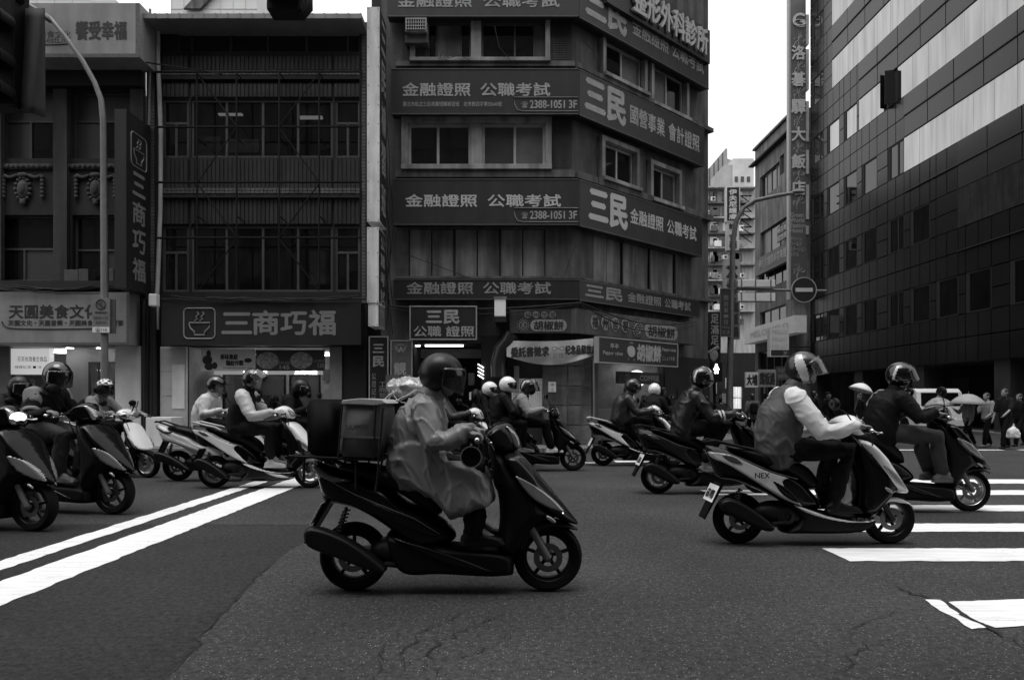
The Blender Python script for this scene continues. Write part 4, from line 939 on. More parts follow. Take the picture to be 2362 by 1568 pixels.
for k in range(6):
    z0, z1 = zw0 + k * pit, zw1 + k * pit; zn = zw0 + (k + 1) * pit
    zm = z1 + (zn - z1) * .5; zl = z1 + (zn - z1) * .52
    cs = clad[k]
    # ribbon glass
    lo = [c for c in cuts if cs is None or c >= cs - .01]
    if cs is not None:
        step = 1.12; n = int((cs - uN) / step) + 1
        for i in range(n):
            b = cs - i * step; a = b - step
            if a < uN: break
            if k == 3 and i in (2,): continue
            H.box(MB(), a + .006, b - .006, z0 + .01, z1 - .01, -.06, .012 + random.uniform(-.0015, .0015)).build('ribbon_pane', m_mirror, HT)
        step = 1.68; n = int((cs - uN) / step) + 1
        for i in range(n):
            b = cs - i * step; a = b - step
            if a < uN: break
            panel(a, b, z1, zl, m_hc, .015); panel(a, b, zl, zn, m_hc, .03)
        mb = MB(); H.box(mb, uN, cs, zl - .02, zl + .02, 0, .06); H.box(mb, uN, cs, z1 - .01, z1 + .02, 0, .05); mb.build('ledge', m_hj, HT)
        if k < 3: H.mk('ledge_edge', m_alud, HT, uN, cs, z0 - pit * .27, z0 - pit * .265, 0, .07)
    # punched windows in stone
    for i, (a, b) in enumerate(wu):
        if cs is not None and a < cs - .05: continue
        dp = .32
        mb = MB(); r0 = [H.pt(a, z0, .0), H.pt(b, z0, .0), H.pt(b, z1, .0), H.pt(a, z1, .0)]; r1 = [H.pt(a, z0, -.06), H.pt(b, z0, -.06), H.pt(b, z1, -.06), H.pt(a, z1, -.06)]
        mb2 = MB()
        for q in ((a, a + .05, z0, z1), (b - .22, b, z0, z1), (a + .05, b - .22, z0, z0 + .05), (a + .05, b - .22, z1 - .05, z1)): H.box(mb2, *q, -.06, -.012)  # wide black strip paints in the shade of a deep reveal
        if i in (0, 4): H.box(mb2, a + .42, a + .52, z0 + .05, z1 - .05, -.06, -.02)
        w_ = mb2.build('window', m_black, HT)
        H.mk('pane', m_mirror if k >= 3 else mat_glass('hotel_dark_glass', .002, .06, .03), w_, a + .05, b - .22, z0 + .05, z1 - .05, -.055, -.04)
    # piers and spandrels of stone
    st = [w_ for w_ in wu if cs is None or w_[0] >= cs - .05]
    ed = ([cs] if cs is not None else [uN]) + [q for w_ in st for q in w_] + [uFar]
    ed = sorted(ed)
    for i in range(0, len(ed) - 1):
        a, b = ed[i], ed[i + 1]
        if any(abs(a - w_[0]) < .02 and abs(b - w_[1]) < .02 for w_ in st) or b - a < .06: continue
        panel(a, b, z0, (z0 + z1) / 2, m_hp); panel(a, b, (z0 + z1) / 2, z1, m_hp)
    gc = sorted({c for c in cuts if cs is None or c > cs + .1} | {cs if cs is not None else uN})
    for i in range(len(gc) - 1):
        if gc[i + 1] - gc[i] < .06: continue
        panel(gc[i], gc[i + 1], z1, zm, m_hp); panel(gc[i], gc[i + 1], zm, zn, m_hp)
for (z0, z1) in rows:
    for i in range(len(cuts) - 1): panel(cuts[i], cuts[i + 1], z0, z1, m_hp)
# opened casement pair in the third ribbon
cs = clad[3]; step = 1.12; b = cs - 2 * step; a = b - step; z0, z1 = zw0 + 3 * pit, zw1 + 3 * pit; a += .25; b -= .25
H.mk('open_bay', m_black, HT, a - .25, b + .25, z0 + .02, z1, -.06, -.02)
for sgn, uu in ((1, a), (-1, b)):
    q = H.pt(uu, 0, .02); q2 = H.pt(uu + sgn * .12, 0, .38); mb = MB(); th = H.u * .03
    mb.add([q + Vector((0, 0, z0)), q2 + Vector((0, 0, z0)), q2 + Vector((0, 0, z1)), q + Vector((0, 0, z1)), q + th + Vector((0, 0, z0)), q2 + th + Vector((0, 0, z0)), q2 + th + Vector((0, 0, z1)), q + th + Vector((0, 0, z1))], [(0, 1, 2, 3), (7, 6, 5, 4), (0, 4, 5, 1), (1, 5, 6, 2), (2, 6, 7, 3), (3, 7, 4, 0)])
    mb.build('open_casement', m_iron, HT)
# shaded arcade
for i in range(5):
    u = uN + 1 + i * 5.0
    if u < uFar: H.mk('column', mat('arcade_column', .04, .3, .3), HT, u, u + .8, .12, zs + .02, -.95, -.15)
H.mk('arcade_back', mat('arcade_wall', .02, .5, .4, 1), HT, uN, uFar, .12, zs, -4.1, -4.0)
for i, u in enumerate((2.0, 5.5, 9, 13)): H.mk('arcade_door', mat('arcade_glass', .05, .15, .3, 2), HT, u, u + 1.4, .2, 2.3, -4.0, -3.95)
# hotel vertical sign
Ys = 40.2; ps = lambda x, y: at(x, y, Ys)
a, b = ps(1824, -60), ps(1858, 690)
hs = thing('hotel_sign', 'tall grey hotel sign with six stacked raised characters at the hotel corner', 'sign')
m_hs = mat('hotel_sign_board', .085, .45, .15, 1)
MB().box((a.x, Ys, b.z), (b.x, Ys + .3, a.z)).build('board', m_hs, hs)
MB().box((a.x - .12, Ys + .05, b.z), (a.x - .004, Ys + .35, a.z)).build('edge_strip', mat('sign_edge', .3, .4, .1), hs)
HS = Face((0, Ys), (1, 0))
for ch, y in zip('洛碁驛大飯店', (123, 184, 247, 310, 373, 434)):
    mb = MB()
    for k in range(3): letters(mb, HS, ch, (1825 - CX) * Ys / FD, (1856 - CX) * Ys / FD, ps(0, y + 16).z, ps(0, y - 16).z, .02 + k * .02, .02)
    mb.build('lettering', mat('hotel_letter', .45, .5, .1), hs)
mb = MB(); letters(mb, HS, 'G', ps(1828, 0).x, ps(1855, 0).x, ps(0, 64).z, ps(0, 32).z, .04, .02)
mb.tube([HS.pt(ps(1841 + 16 * math.cos(t) * (1 - t / 12), 0).x, ps(0, 54 + 7 * math.sin(t)).z, .05) for t in [k / 4 for k in range(26)]], .03, 5); mb.build('monogram', MATS['hotel_letter'], hs)
for t_, y, w_ in (('Green', 496, 30), ('World', 508, 32), ('Station', 520, 36), ('Hotel', 532, 28), ('グリーン', 551, 26), ('ワールド', 563, 26), ('ステーション', 575, 35), ('ホテル', 587, 20)): letters(MB(), HS, t_, ps(1822, 0).x, ps(1822 + w_, 0).x, ps(0, y + 5).z, ps(0, y - 5).z, .01, .008).build('small_lettering', mat('hotel_letter_small', .34, .5, .1), hs)
mb = MB(); rnd = random.Random(3)
for cy in (92, 155, 216, 278, 341, 404, 464, 625, 660):
    for k in range(9):
        q = k / 9 * math.pi * 2 + rnd.random(); rr = rnd.uniform(9, 17); pts = []
        for t in [j / 6 for j in range(7)]:
            px_ = 1841 + math.cos(q + .5 * math.sin(3 * t)) * rr * t; py = cy + math.sin(q + .4 * math.sin(3 * t)) * rr * 1.5 * t
            p = ps(min(max(px_, 1826), 1856), py); pts.append(Vector((p.x, Ys - .004, p.z)))
        mb.tube(pts, .018, 4)
mb.build('flower_tracery', mat('tracery', .24, .5, .1), hs)
for (y0, y1) in ((32, 100), (112, 205), (232, 325), (345, 400), (425, 505), (520, 540)):
    p, q = ps(1860, y0), ps(1867, y1); MB().box((p.x, Ys + .1, q.z), (q.x, Ys + .5, p.z)).build('light_box', m_lite, hs)

# ================================================================== GREY SIDE-STREET BUILDING beyond the hotel
G = thing('grey_side_building', 'weathered grey side-street building between hotel sign and far flats', 'building')
GF = Face((H.pt(uFar, 0).x - .55, H.pt(uFar, 0).y + .6), (-.0109, 1)); gz = lambda x, y: GF.px(x, y)[1]; gu = lambda x: GF.px(x, 500)[0]
g0, g1 = .0, gu(1741); zT = gz(1815, 275)
gh = [(gu(1808), gu(1798), gz(1812, 395), gz(1812, 350)), (gu(1797), gu(1752), gz(1797, 420) - .2, gz(1797, 372)), (gu(1815), gu(1753), gz(1812, 560), gz(1812, 500)), (gu(1815), gu(1750), gz(1812, 640) - .2, gz(1812, 590)), (gu(1812), gu(1752), gz(1812, 758), gz(1812, 700)), (gu(1815), gu(1748), .3, gz(1812, 800))]
mb = MB(); GF.wall(mb, g0, g1, .1, zT, gh, .3)
mb.add([GF.pt(g1, .1), GF.pt(g1, .1, -10), GF.pt(g1, zT, -10), GF.pt(g1, zT)], [(0, 1, 2, 3)]); mb.add([GF.pt(g0, .1), GF.pt(g0, .1, -10), GF.pt(g0, zT, -10), GF.pt(g0, zT)], [(3, 2, 1, 0)])
mb.build('wall', mat('grey_street_wall', .18, .8, .4, .8, .2, 8, streak=.5), G)
for i, h_ in enumerate(gh): pane_window(GF, G, *h_, -.2, 3 + (i % 2), .08, m_alud, [m_glassf, m_glassd] if i in (1, 2) else m_glassd)
GF.mk('roof_slab', m_conc, G, g0, g1 + .1, zT, zT + .14, -9, .15)
GF.mk('canopy', m_dark, G, g0, g1 + .3, gz(1812, 318), gz(1812, 314), 0, .35)
def gsign(label, x0, x1, yt, yb, d, m, items, name='shop_sign', lm=None):
    u0, u1 = GF.px(x0, 500, d)[0], GF.px(x1, 500, d)[0]; z1, z0 = GF.px(x0, yt, d)[1], GF.px(x0, yb, d)[1]
    o = GF.mk(name, m, None, min(u0, u1), max(u0, u1), z0, z1, .02, d); tag(o, label, 'sign')
    if items:
        fl = PxFace(); fl.pt = lambda a, b, dd: GF.pt(max(u0, u1) - a, b, dd); W_ = abs(u1 - u0)
        for t_, a, b, c, e_, bo in items: letters(MB(), fl, t_, W_ * a, W_ * b, z0 + (z1 - z0) * c, z0 + (z1 - z0) * e_, d + .02, bo).build('lettering', lm or m_letter, o)
    return o
gsign('slanting clinic fascia on the grey side-street building', 1815, 1740, 562, 602, .35, mat('clinic_fascia', .07, .5, .2), [('伊夫尼國際美容美體', .15, .98, .3, .85, .02)])
gsign('window sheet with pale beauty characters on the grey side-street building', 1815, 1792, 512, 548, .06, m_dark, [('美容美', .05, .95, .55, .95, .03), ('體塑顏', .05, .95, .05, .45, .03)], 'window_sheet')
gsign('pale glowing cafe fascia on the grey side-street building', 1832, 1716, 727, 767, .7, mat('cafe_fascia', .5, .5, .1, emit=.05), [('MELO MELO', .15, .9, .3, .7, .0)], 'cafe_sign', mat('pale_grey_letter', .36))
o = MB().box(tuple(at(1775, 822, 33)), tuple(at(1819, 756, 33) + Vector((0, .35, 0)))).build('lit_box_sign', mat('cafe_box', .45, .5, .1, emit=.05)); tag(o, 'small upright cafe light box on a bracket below the round no-entry sign', 'sign')
f33 = Face((0, 33), (1, 0)); f33n = 33
for y in (765, 782, 799): pletters(MB(), f33, 'MELLO', 1781, y - 4, 1815, y + 5, .01, .0).build('lettering', MATS['pale_grey_letter'], o)
f33.mk('black_strip', m_ink, o, *f33.rect(1778, 807, 1819, 820, .012), .0, .012)
mb = MB(); pletters(mb, f33, '2F', 1806, 810, 1815, 818, .016, .01); mb.build('floor_number', m_letter, o)
MB().tube([at(1819, 800, 33.1), at(1870, 800, 33.1)], .03, 6).build('bracket', m_iron, o)
o, r = box_sign('restaurant_sign', 'white and grey grill restaurant sign with dark brush characters down the side street', f33, 1719, 858, 1748, 893, 0, .15, m_white)
sign_letters(f33, [('大埔', 1722, 864, 1746, 888, dict(bold=.03))], m_ink, o, .156); f33.pk('side_plate', m_plate, o, 1749, 852, 1789, 892, 0, .15)
sign_letters(f33, [('鐵板燒', 1752, 859, 1786, 887, dict(bold=.03))], m_ink, o, .156)
o, r = box_sign('restaurant_sign', 'grey lettered plate right of the grill restaurant sign', f33, 1790, 845, 1840, 876, -.3, -.1, mat('plate_dark', .06)); sign_letters(f33, [('PALERMO', 1794, 850, 1815, 858), ('泰國料理', 1794, 863, 1815, 872)], m_letter2, o, -.09)
# lit doorway far down
# ================================================================== FAR FLATS
FB = thing('far_flats', 'pale far block of flats crowded with balconies and air conditioners', 'building')
Yf = 95; ff = Face((0, Yf), (1, 0)); fx = lambda x: (x - CX) * Yf / FD; fz = lambda y: EYE + (HY - y) * Yf / FD
m_far = mat('far_flat_wall', .42, .8, .3, .3, streak=.3); m_far2 = mat('far_flat_dark', .12, .8, .5, .5)
MB().box((fx(1560), Yf, 0), (fx(1745), Yf + 12, fz(432))).build('wall', m_far, FB)
for i, y in enumerate((436, 470, 505, 540, 574, 612, 648, 684, 718)):
    MB().box((fx(1560), Yf - 1.2 + .3 * (i % 2), fz(y + 3)), (fx(1738), Yf, fz(y))).build('floor_slab', m_far2 if i % 2 else m_far, FB)
    for j in range(7):
        x = 1592 + j * 17 + 5 * ((i * 3 + j) % 3); p = random.Random(i * 31 + j)
        w_ = MB().box((fx(x), Yf - .25, fz(y + 29)), (fx(x + p.choice((9, 13, 16))), Yf - .02, fz(y + p.choice((8, 11))))).build('window', p.choice((m_glassd, m_glassf, m_far2, m_whitew)), FB)
        if p.random() < .55:
            xa = x + p.uniform(-3, 8); ya = y + p.uniform(16, 24)
            cnd = MB().box((fx(xa), Yf - .9, fz(ya + 9)), (fx(xa + 10), Yf - .3, fz(ya))).build('condenser', m_whitew, FB); MB().lathe([(0, -.02), (.2, -.02), (.2, 0)], (fx(xa + 6), Yf - .91, fz(ya + 4.5)), 'y', 12).build('fan', m_ink, cnd)
        if p.random() < .4:
            MB().box((fx(x - 2), Yf - 1.3, fz(y + 33)), (fx(x + 14), Yf - 1.1, fz(y + 20))).build('balcony_panel', p.choice((m_concl, m_whitew, m_conc)), FB)
for x in (1612, 1622): MB().lathe([(.5, -.4), (.5, .4)], (fx(x), Yf, fz(428)), 'y', 16).build('roof_fan', m_ink, FB)
def fq(x, Y): return (x - CX) * Y / FD
def fzq(y, Y): return EYE + (HY - y) * Y / FD
Y2 = Yf + 14
wt = thing('white_tile_block', 'pale tiled block rising behind the flats and the hanging signs', 'building')
MB().box((fq(1690, Y2), Y2, 0), (fq(1738, Y2), Y2 + 8, fzq(366, Y2))).build('wall', mat('far_white_tile', .5, .7, .2, .4), wt)
MB().box((fq(1672, Y2), Y2 + .5, 0), (fq(1690, Y2), Y2 + 8, fzq(378, Y2))).build('wing', mat('far_white_tile2', .36, .7, .2, .4), wt)
for j in range(5):
    for k in range(3): MB().box((fq(1694 + k * 14, Y2), Y2 - .1, fzq(420 + 22 * j, Y2)), (fq(1701 + k * 14, Y2), Y2 - .01, fzq(408 + 22 * j, Y2))).build('window', m_glassd, wt)
Y3 = Yf + 34
o = MB().prism([(fq(1598, Y3), 0), (fq(1598, Y3), fzq(432, Y3)), (fq(1673, Y3), fzq(343, Y3)), (fq(1677, Y3), fzq(343, Y3)), (fq(1677, Y3), fzq(366, Y3)), (fq(1692, Y3), fzq(372, Y3)), (fq(1692, Y3), 0)], Y3, Y3 + 14).build('slanted_tower', mat('far_tower_grey', .30, .6, .15, .2)); tag(o, 'grey far tower with a slanting roof edge behind the flats', 'building')
for k in range(7): MB().tube([(fq(1606 + 10 * k, Y3), Y3 - .1, fzq(424 - 11.8 * k, Y3)), (fq(1606 + 10 * k, Y3), Y3 - .1, fzq(520, Y3))], .09, 4).build('panel_joint', m_alud, o)
o = MB().prism([(fq(1600, 80), fzq(428, 80)), (fq(1614, 80), fzq(392, 80)), (fq(1632, 80), fzq(428, 80))], 82, 86).build('gable_roof', m_conc); tag(o, 'small dark gable roof peeping over the flats beside the corner building', 'roof')
for (nm, lab, x0, x1, y, Yb, v) in (('tower_block', 'pale high tower behind the ribbed building roof', 395, 594, -90, 60, .55), ('tower_block', 'pale high tower behind the roof sign at the left edge', -80, 207, -60, 64, .5)):
    X0, X1 = (x0 - CX) * Yb / FD, (x1 - CX) * Yb / FD; Zt = EYE + (HY - y) * Yb / FD
    t = thing(nm, lab, 'building'); MB().box((X0, Yb, 0), (X1, Yb + 12, Zt)).build('wall', mat('tower_pale%d' % x0, v, .5, .15, .3), t)
    mb = MB()
    for k in range(9): z = Zt - .6 - k * .9; mb.box((X0, Yb - .04, z), (X1, Yb - .002, z + .05))
    for k in range(8): q = X0 + (X1 - X0) * k / 7; mb.box((q - .03, Yb - .04, Zt - 12), (q + .03, Yb - .003, Zt))
    mb.build('panel_joint', m_alu, t)
    if x0 > 0: MB().prism([((428 - CX) * Yb / FD, EYE + (HY - 26) * Yb / FD), ((482 - CX) * Yb / FD, EYE + (HY + 30) * Yb / FD), ((520 - CX) * Yb / FD, EYE + (HY + 30) * Yb / FD), ((466 - CX) * Yb / FD, EYE + (HY - 26) * Yb / FD)], Yb - .4, Yb - .1).build('diagonal_brace', m_conc, t)
# street wall closing the far end of the side street, left side (other shops beyond the corner)
LS = thing('side_street_shops', 'dark row of side street shops beyond the corner building', 'building')
e = S.pt(SL, 0); MB().box((e.x - 4, e.y + 9, 0), (e.x + 1.4, 60, 6.2)).build('wall', m_dark, LS)
MB().box((e.x - 4, 62, 0), (e.x + 20, 64, 5.5)).build('rear_wall', m_dark, LS)
MB().prism([(e.x - 1, 6.2), (e.x + 2.4, 5.2), (e.x + 2.4, 5.1), (e.x - 1, 6.1)], e.y + 9, 40).build('awning', m_white, LS)
for k in range(7):
    if k < 6: q, r_ = at(1692 + 6 * (k % 3), 916 + 26 * (k // 3), 46), at(1697 + 6 * (k % 3), 892 + 26 * (k // 3), 46); MB().box((q.x, 46, q.z), (r_.x, 46.1, r_.z)).build('lit_shopfront', mat('lit_front', .8, .4, .5, 3, emit=.55), LS)
    q = at(1625 + 12 * k, 880 + 12 * (k % 4), 50 + k); MB().box((q.x, q.y, q.z - .5), (q.x + .5, q.y + .1, q.z + .3)).build('small_sign', (m_plate, m_whitew, m_dark)[k % 3], LS)
# hanging vertical street signs down the side street
def hang(label, x0, x1, y0, y1, Y, m, chars, lm, bold=.02, extra=None, frame=None):
    f_ = Face((0, Y), (1, 0)); u0, u1, z0, z1 = f_.rect(x0, y0, x1, y1, 0)
    o = f_.mk('hanging_sign', m, None, u0, u1, z0, z1, -.35, 0); tag(o, label, 'sign')
    mb = MB(); pletters(mb, f_, chars, x0 + (x1 - x0) * .18, y0 + 3, x1 - (x1 - x0) * .18, y1 - 3, .012, bold, col=True); mb.build('lettering', lm, o)
    if frame:
        mb = MB(); rr = .06
        for q in ((u0 - rr, u1 + rr, z0 - rr, z0), (u0 - rr, u1 + rr, z1, z1 + rr), (u0 - rr, u0, z0, z1), (u1, u1 + rr, z0, z1)): f_.box(mb, *q, -.3, .03)
        mb.build('frame', frame, o)
    return o, f_
hang('tall dark hanging sign of a skin clinic, topmost over the side street', 1676, 1704, 433, 510, 42, m_signd, '伊夫尼護膚', m_white, .03, frame=m_lite)
hang('pale hanging sign for the fifth floor under the skin clinic sign', 1676, 1704, 512, 577, 42, m_lite, '請上五樓', m_ink, .03)
hang('pale grey hanging grill sign with huge brush characters behind the lamp post', 1670, 1706, 598, 690, 40, mat('hang_grey', .32, .6, .15), '大埔', m_ink, .05)
hang('grey hanging sign with brush characters lower behind the lamp post', 1684, 1706, 690, 782, 40, mat('hang_grey2', .16, .6, .15), '鐵板燒', m_ink, .05)
o, f_ = hang('black foot massage sign with footprint beside the side street', 1634, 1662, 720, 800, 27.5, mat('foot_board', .012, .5, .2), '足滿足', m_letter, .02)
mb = MB(); u, z = f_.px(1646, 818, .01); mb.ell(f_.pt(u, z - .02, .01), (.17, .02, .24), 14, 8)
for k in range(5): q = f_.px(1634 + k * 5, 812 - 2.5 * k, .01); mb.ell(f_.pt(*q, .01), (.05 + .008 * k, .02, .055 + .008 * k), 10, 6)
mb.build('footprint', m_letter, o, smooth=2); f_.mk('lower_board', MATS['foot_board'], o, *f_.rect(1634, 800, 1662, 838, 0), -.3, -.02)
mb = MB()
for k in range(6):
    for (xa, xb) in ((1708, 1733),):
        a, b = at(xa, 452 + k * 18, 42), at(xb, 452 + k * 18, 42); mb.tube([a, b], .04, 5); mb.tube([a, at(xb, 452 + (k + 1) * 18, 42)], .03, 5)
o = mb.build('sign_truss', m_iron); tag(o, 'iron lattice truss holding the hanging clinic signs', 'truss')
# street lamp with signals at the side street
lp = thing('signal_pole', 'tall grey street lamp with curved arm and signal arms at the side street', 'lamp post')
Yp = 25.5; pp_ = lambda x, y: at(x, y, Yp)
path = [(1681, 1020), (1682, 900), (1685, 760), (1688, 640), (1690, 560), (1697, 510), (1714, 480), (1740, 463), (1790, 452), (1832, 445)]
MB().tube([pp_(*p) for p in path], [.12, .12, .11, .10, .09, .085, .08, .075, .07, .06], 10).build('pole', m_steel, lp, smooth=True)
MB().ell(pp_(1840, 443), (.25, .12, .07), 12, 8).build('lamp_head', m_steel, lp, smooth=2)
MB().tube([pp_(1690, 667), pp_(1905, 671)], .05, 8).build('signal_arm', m_steel, lp, smooth=True)
MB().tube([pp_(1690, 690), pp_(1700, 682), pp_(1720, 677), pp_(1760, 676)], .05, 8).build('brace_arm', m_steel, lp, smooth=True)
for lab, (y0, y1) in (('upper white signal housing above the signal arm', (648, 664)), ('lower white signal housing below the signal arm', (678, 697))):
    a, b = pp_(1696, y1), pp_(1782, y0); o = MB().box((a.x, Yp - .25, a.z), (b.x, Yp + .1, b.z)).build('signal_housing', m_white, None, bevel=.02); tag(o, lab, 'traffic signal', 'signal housings on the side street pole')
    for q in (1703, 1735, 1770): r_ = pp_(q, y1), pp_(q + 3, y0); MB().box((r_[0].x, Yp - .262, a.z - .01), (r_[1].x, Yp - .252, b.z + .01)).build('seam', m_steel, o)
ne = thing('no_entry_sign', 'round no-entry sign with pale bar and rim on the signal arm', 'sign')
c_ = pp_(1850, 670); rr = 29 * Yp / FD
MB().lathe([(0, -.02), (rr, -.02), (rr, .02), (0, .02)], (c_.x, Yp - .12, c_.z), 'y', 40).build('disc', mat('disc_dark', .02, .4, .1), ne)
MB().lathe([(rr * .94, -.03), (rr * 1.01, -.03), (rr * 1.01, .02), (rr * .94, .02)], (c_.x, Yp - .12, c_.z), 'y', 40).build('rim', m_letter, ne)
w_ = rr * .68; MB().box((c_.x - w_, Yp - .155, c_.z - .07), (c_.x + w_, Yp - .142, c_.z + .07)).build('bar', mat('sign_bar', .5, .5, .1), ne)
o = MB().box(tuple(pp_(1663, 757)), tuple(pp_(1684, 704) + Vector((0, .06, 0)))).build('street_name_sign', mat('street_plate', .03, .5, .2)); tag(o, 'narrow dark street name plate with stacked characters on the lamp post', 'sign')
bpy.data.objects.remove(o)
fp_ = Face((0, Yp - .2), (1, 0)); o, r = box_sign('street_name_sign', 'narrow dark street name plate with stacked characters left of the lamp post', fp_, 1662, 667, 1685, 775, -.05, 0, mat('street_plate', .03, .5, .2), frame=m_steel)
sign_letters(fp_, [('開封街一段', 1669, 680, 1679, 750, dict(col=True)), ('Kaifeng', 1665, 752, 1682, 758), ('23 28', 1665, 762, 1682, 770)], m_letter2, o, .006)
ps_ = thing('pedestrian_signal', 'black pedestrian signal with a lit white walking figure', 'traffic signal')
a, b = pp_(1634, 880), pp_(1660, 836); MB().box((a.x, Yp - .3, a.z), (b.x, Yp - .05, b.z)).build('housing', m_iron, ps_, bevel=.02)
MB().tube([pp_(1647, 880), pp_(1650, 1020)], .06, 8).build('post', m_iron, ps_, smooth=True)
mb = MB(); q = pp_(1646, 850); mb.ell((q.x, Yp - .31, q.z + .11), (.045, .01, .05), 10, 8); mb.ell((q.x, Yp - .31, q.z), (.07, .01, .1), 10, 8)
for sg in (-1, 1): mb.tube([(q.x + sg * .02, Yp - .31, q.z - .05), (q.x + sg * .05, Yp - .31, q.z - .19)], .03, 6); mb.tube([(q.x + sg * .04, Yp - .31, q.z + .05), (q.x + sg * .09, Yp - .31, q.z - .06)], .022, 6)
mb.build('walking_figure', m_lamp, ps_)
# ================================================================== LEFT STREET LAMP with no-parking plate
sl = thing('street_lamp', 'grey street lamp post with curved arm in front of the garland building', 'lamp post')
Yl = 16.9; pl_ = lambda x, y: at(x, y, Yl)
MB().tube([pl_(*p) for p in ((241, 1040), (241, 700), (239, 400), (238, 280), (233, 230), (218, 190), (190, 140), (150, 85), (115, 42), (60, 8), (-10, -30))], [.085, .085, .075, .07, .065, .06, .06, .055, .05, .045, .04], 12).build('pole', m_steel, sl, smooth=True)
MB().ell(pl_(100, 36), (.3, .13, .07), 14, 8, Matrix.Rotation(R(40), 3, 'Y')).build('lamp_head', m_alud, sl, smooth=2)
fl_ = Face((0, Yl - .12), (1, 0))
o, r = box_sign('no_parking_sign', 'pale no-parking plate with crossed circle and phone 110 on the street lamp', fl_, 212, 687, 253, 768, -.03, 0, mat('plate_pale', .17, .5, .15))
fl_.pk('number_strip', m_white, o, 213, 754, 252, 767, 0, .004)
u, z = fl_.px(232, 702, .01); mb = MB(); mb.lathe([(.10, -.003), (.125, -.003), (.125, .003), (.10, .003)], fl_.pt(u, z, .008), 'y', 24); mb.tube([fl_.pt(u - .08, z + .08, .012), fl_.pt(u + .08, z - .08, .012)], .012, 5); mb.build('crossed_circle', m_ink, o)
sign_letters(fl_, [('停', 226, 695, 238, 709), ('—', 219, 719, 246, 722), ('限機車人行道', 216, 729, 249, 736), ('違者拖吊', 220, 740, 246, 747), ('☎110', 219, 756, 246, 765)], m_ink, o, .012)
fl_.pk('back_plate', mat('plate_back', .07, .5, .2), o, 251, 690, 266, 769, -.07, -.04)
# ================================================================== hanging traffic signals near the camera
def tsig(name, label, boxes, Y, tubes, lenses):
    t = thing(name, label, 'traffic signal')
    for (x0, y0, x1, y1) in boxes:
        a, b = at(x0, y1, Y), at(x1, y0, Y); MB().box((a.x, Y, a.z), (b.x, Y + .3, b.z)).build('housing', m_iron, t, bevel=.02)
    for pts, r_ in tubes: MB().tube([at(x, y, Y + .1) for x, y in pts], r_, 10).build('mount', m_iron, t, smooth=True)
    for (x, y, r_) in lenses:
        c = at(x, y, Y); MB().lathe([(r_, -.25), (r_ * 1.02, -.25), (r_ * 1.04, 0), (r_, 0)], (c.x, Y, c.z), 'y', 20, R(-20), R(200)).build('visor', m_iron, t)
    return t
tsig('traffic_signal', 'black traffic signal cut off by the top edge above the projecting sign', [(614, -60, 690, 22)], 9.5, [(((690, -20), (712, -10), (712, 20), (696, 38)), .06), (((690, 8), (700, 40)), .05)], [(640, -10, .13), (672, -10, .13)])
tsig('traffic_signal', 'large dark traffic signal at the upper left edge', [(-60, -40, 30, 240)], 8.5, [(((30, -10), (48, 6)), .05), (((10, 236), (45, 242)), .06)], [(10, 60, .14), (10, 150, .14), (10, 222, .14)])
mb = MB(); Yb = 8.6; V_ = []
for i in range(9):
    for j in range(13):
        s_, t_ = i / 8, j / 12; x = 40 + (104 - 40) * s_ - 6 * t_ * (1 - s_); y = 20 + (250 + 22 * s_ - 20) * t_; p = at(x, y, Yb + .12 * math.sin(s_ * 5 + t_ * 2)); V_.append(p)
mb.add(V_, [(i * 13 + j, (i + 1) * 13 + j, (i + 1) * 13 + j + 1, i * 13 + j + 1) for i in range(8) for j in range(12)])
o = mb.build('hanging_flag', mat('flag_cloth', .03, .8, .25, 3), smooth=2); o.modifiers.new('t', 'SOLIDIFY').thickness = .004; tag(o, 'grey hanging flag beside the traffic signal in the upper left corner', 'flag')
# buildings added behind the camera to keep light off the facades (seen in the glass)
for i, (x0, x1, h_) in enumerate(((-40, -14, 33), (-13.8, 3, 36), (3.2, 20, 30), (20.2, 44, 34))):
    t = thing('added_opposite_building', 'plain building added to block light across from the shops, %s along the near kerb' % ('first', 'second', 'third', 'fourth')[i], 'building', group='added buildings on the near side of the street')
    MB().box((x0, -22, 0), (x1, -11, h_)).build('wall', m_conc, t)
    for k in range(int((x1 - x0) / 3)):
        for j in range(int(h_ / 3.4)): MB().box((x0 + .6 + k * 3, -11.0, 1.2 + j * 3.4), (x0 + 2.6 + k * 3, -10.95, 2.8 + j * 3.4)).build('window', m_glassd, t)

for lab, x0, x1, y0, y1, h_ in (('unseen plain building added beyond the left edge to cut side light', -62, -16.1, 18, 30, 14), ('unseen plain building added beyond the hotel to cut side light', 29.4, 62, 23, 35, 20)):  # added out of frame to cut low sky light along the street
    t = thing('added_neighbour_building', lab, 'building'); MB().box((x0, y0, 0), (x1, y1, h_)).build('wall', m_conc, t)
    for k in range(int((x1 - x0) / 3.2)):
        for j in range(int(h_ / 3.4)): MB().box((x0 + .6 + k * 3.2, y0 - .05, 1.2 + j * 3.4), (x0 + 2.6 + k * 3.2, y0, 2.8 + j * 3.4)).build('window', m_glassd, t)
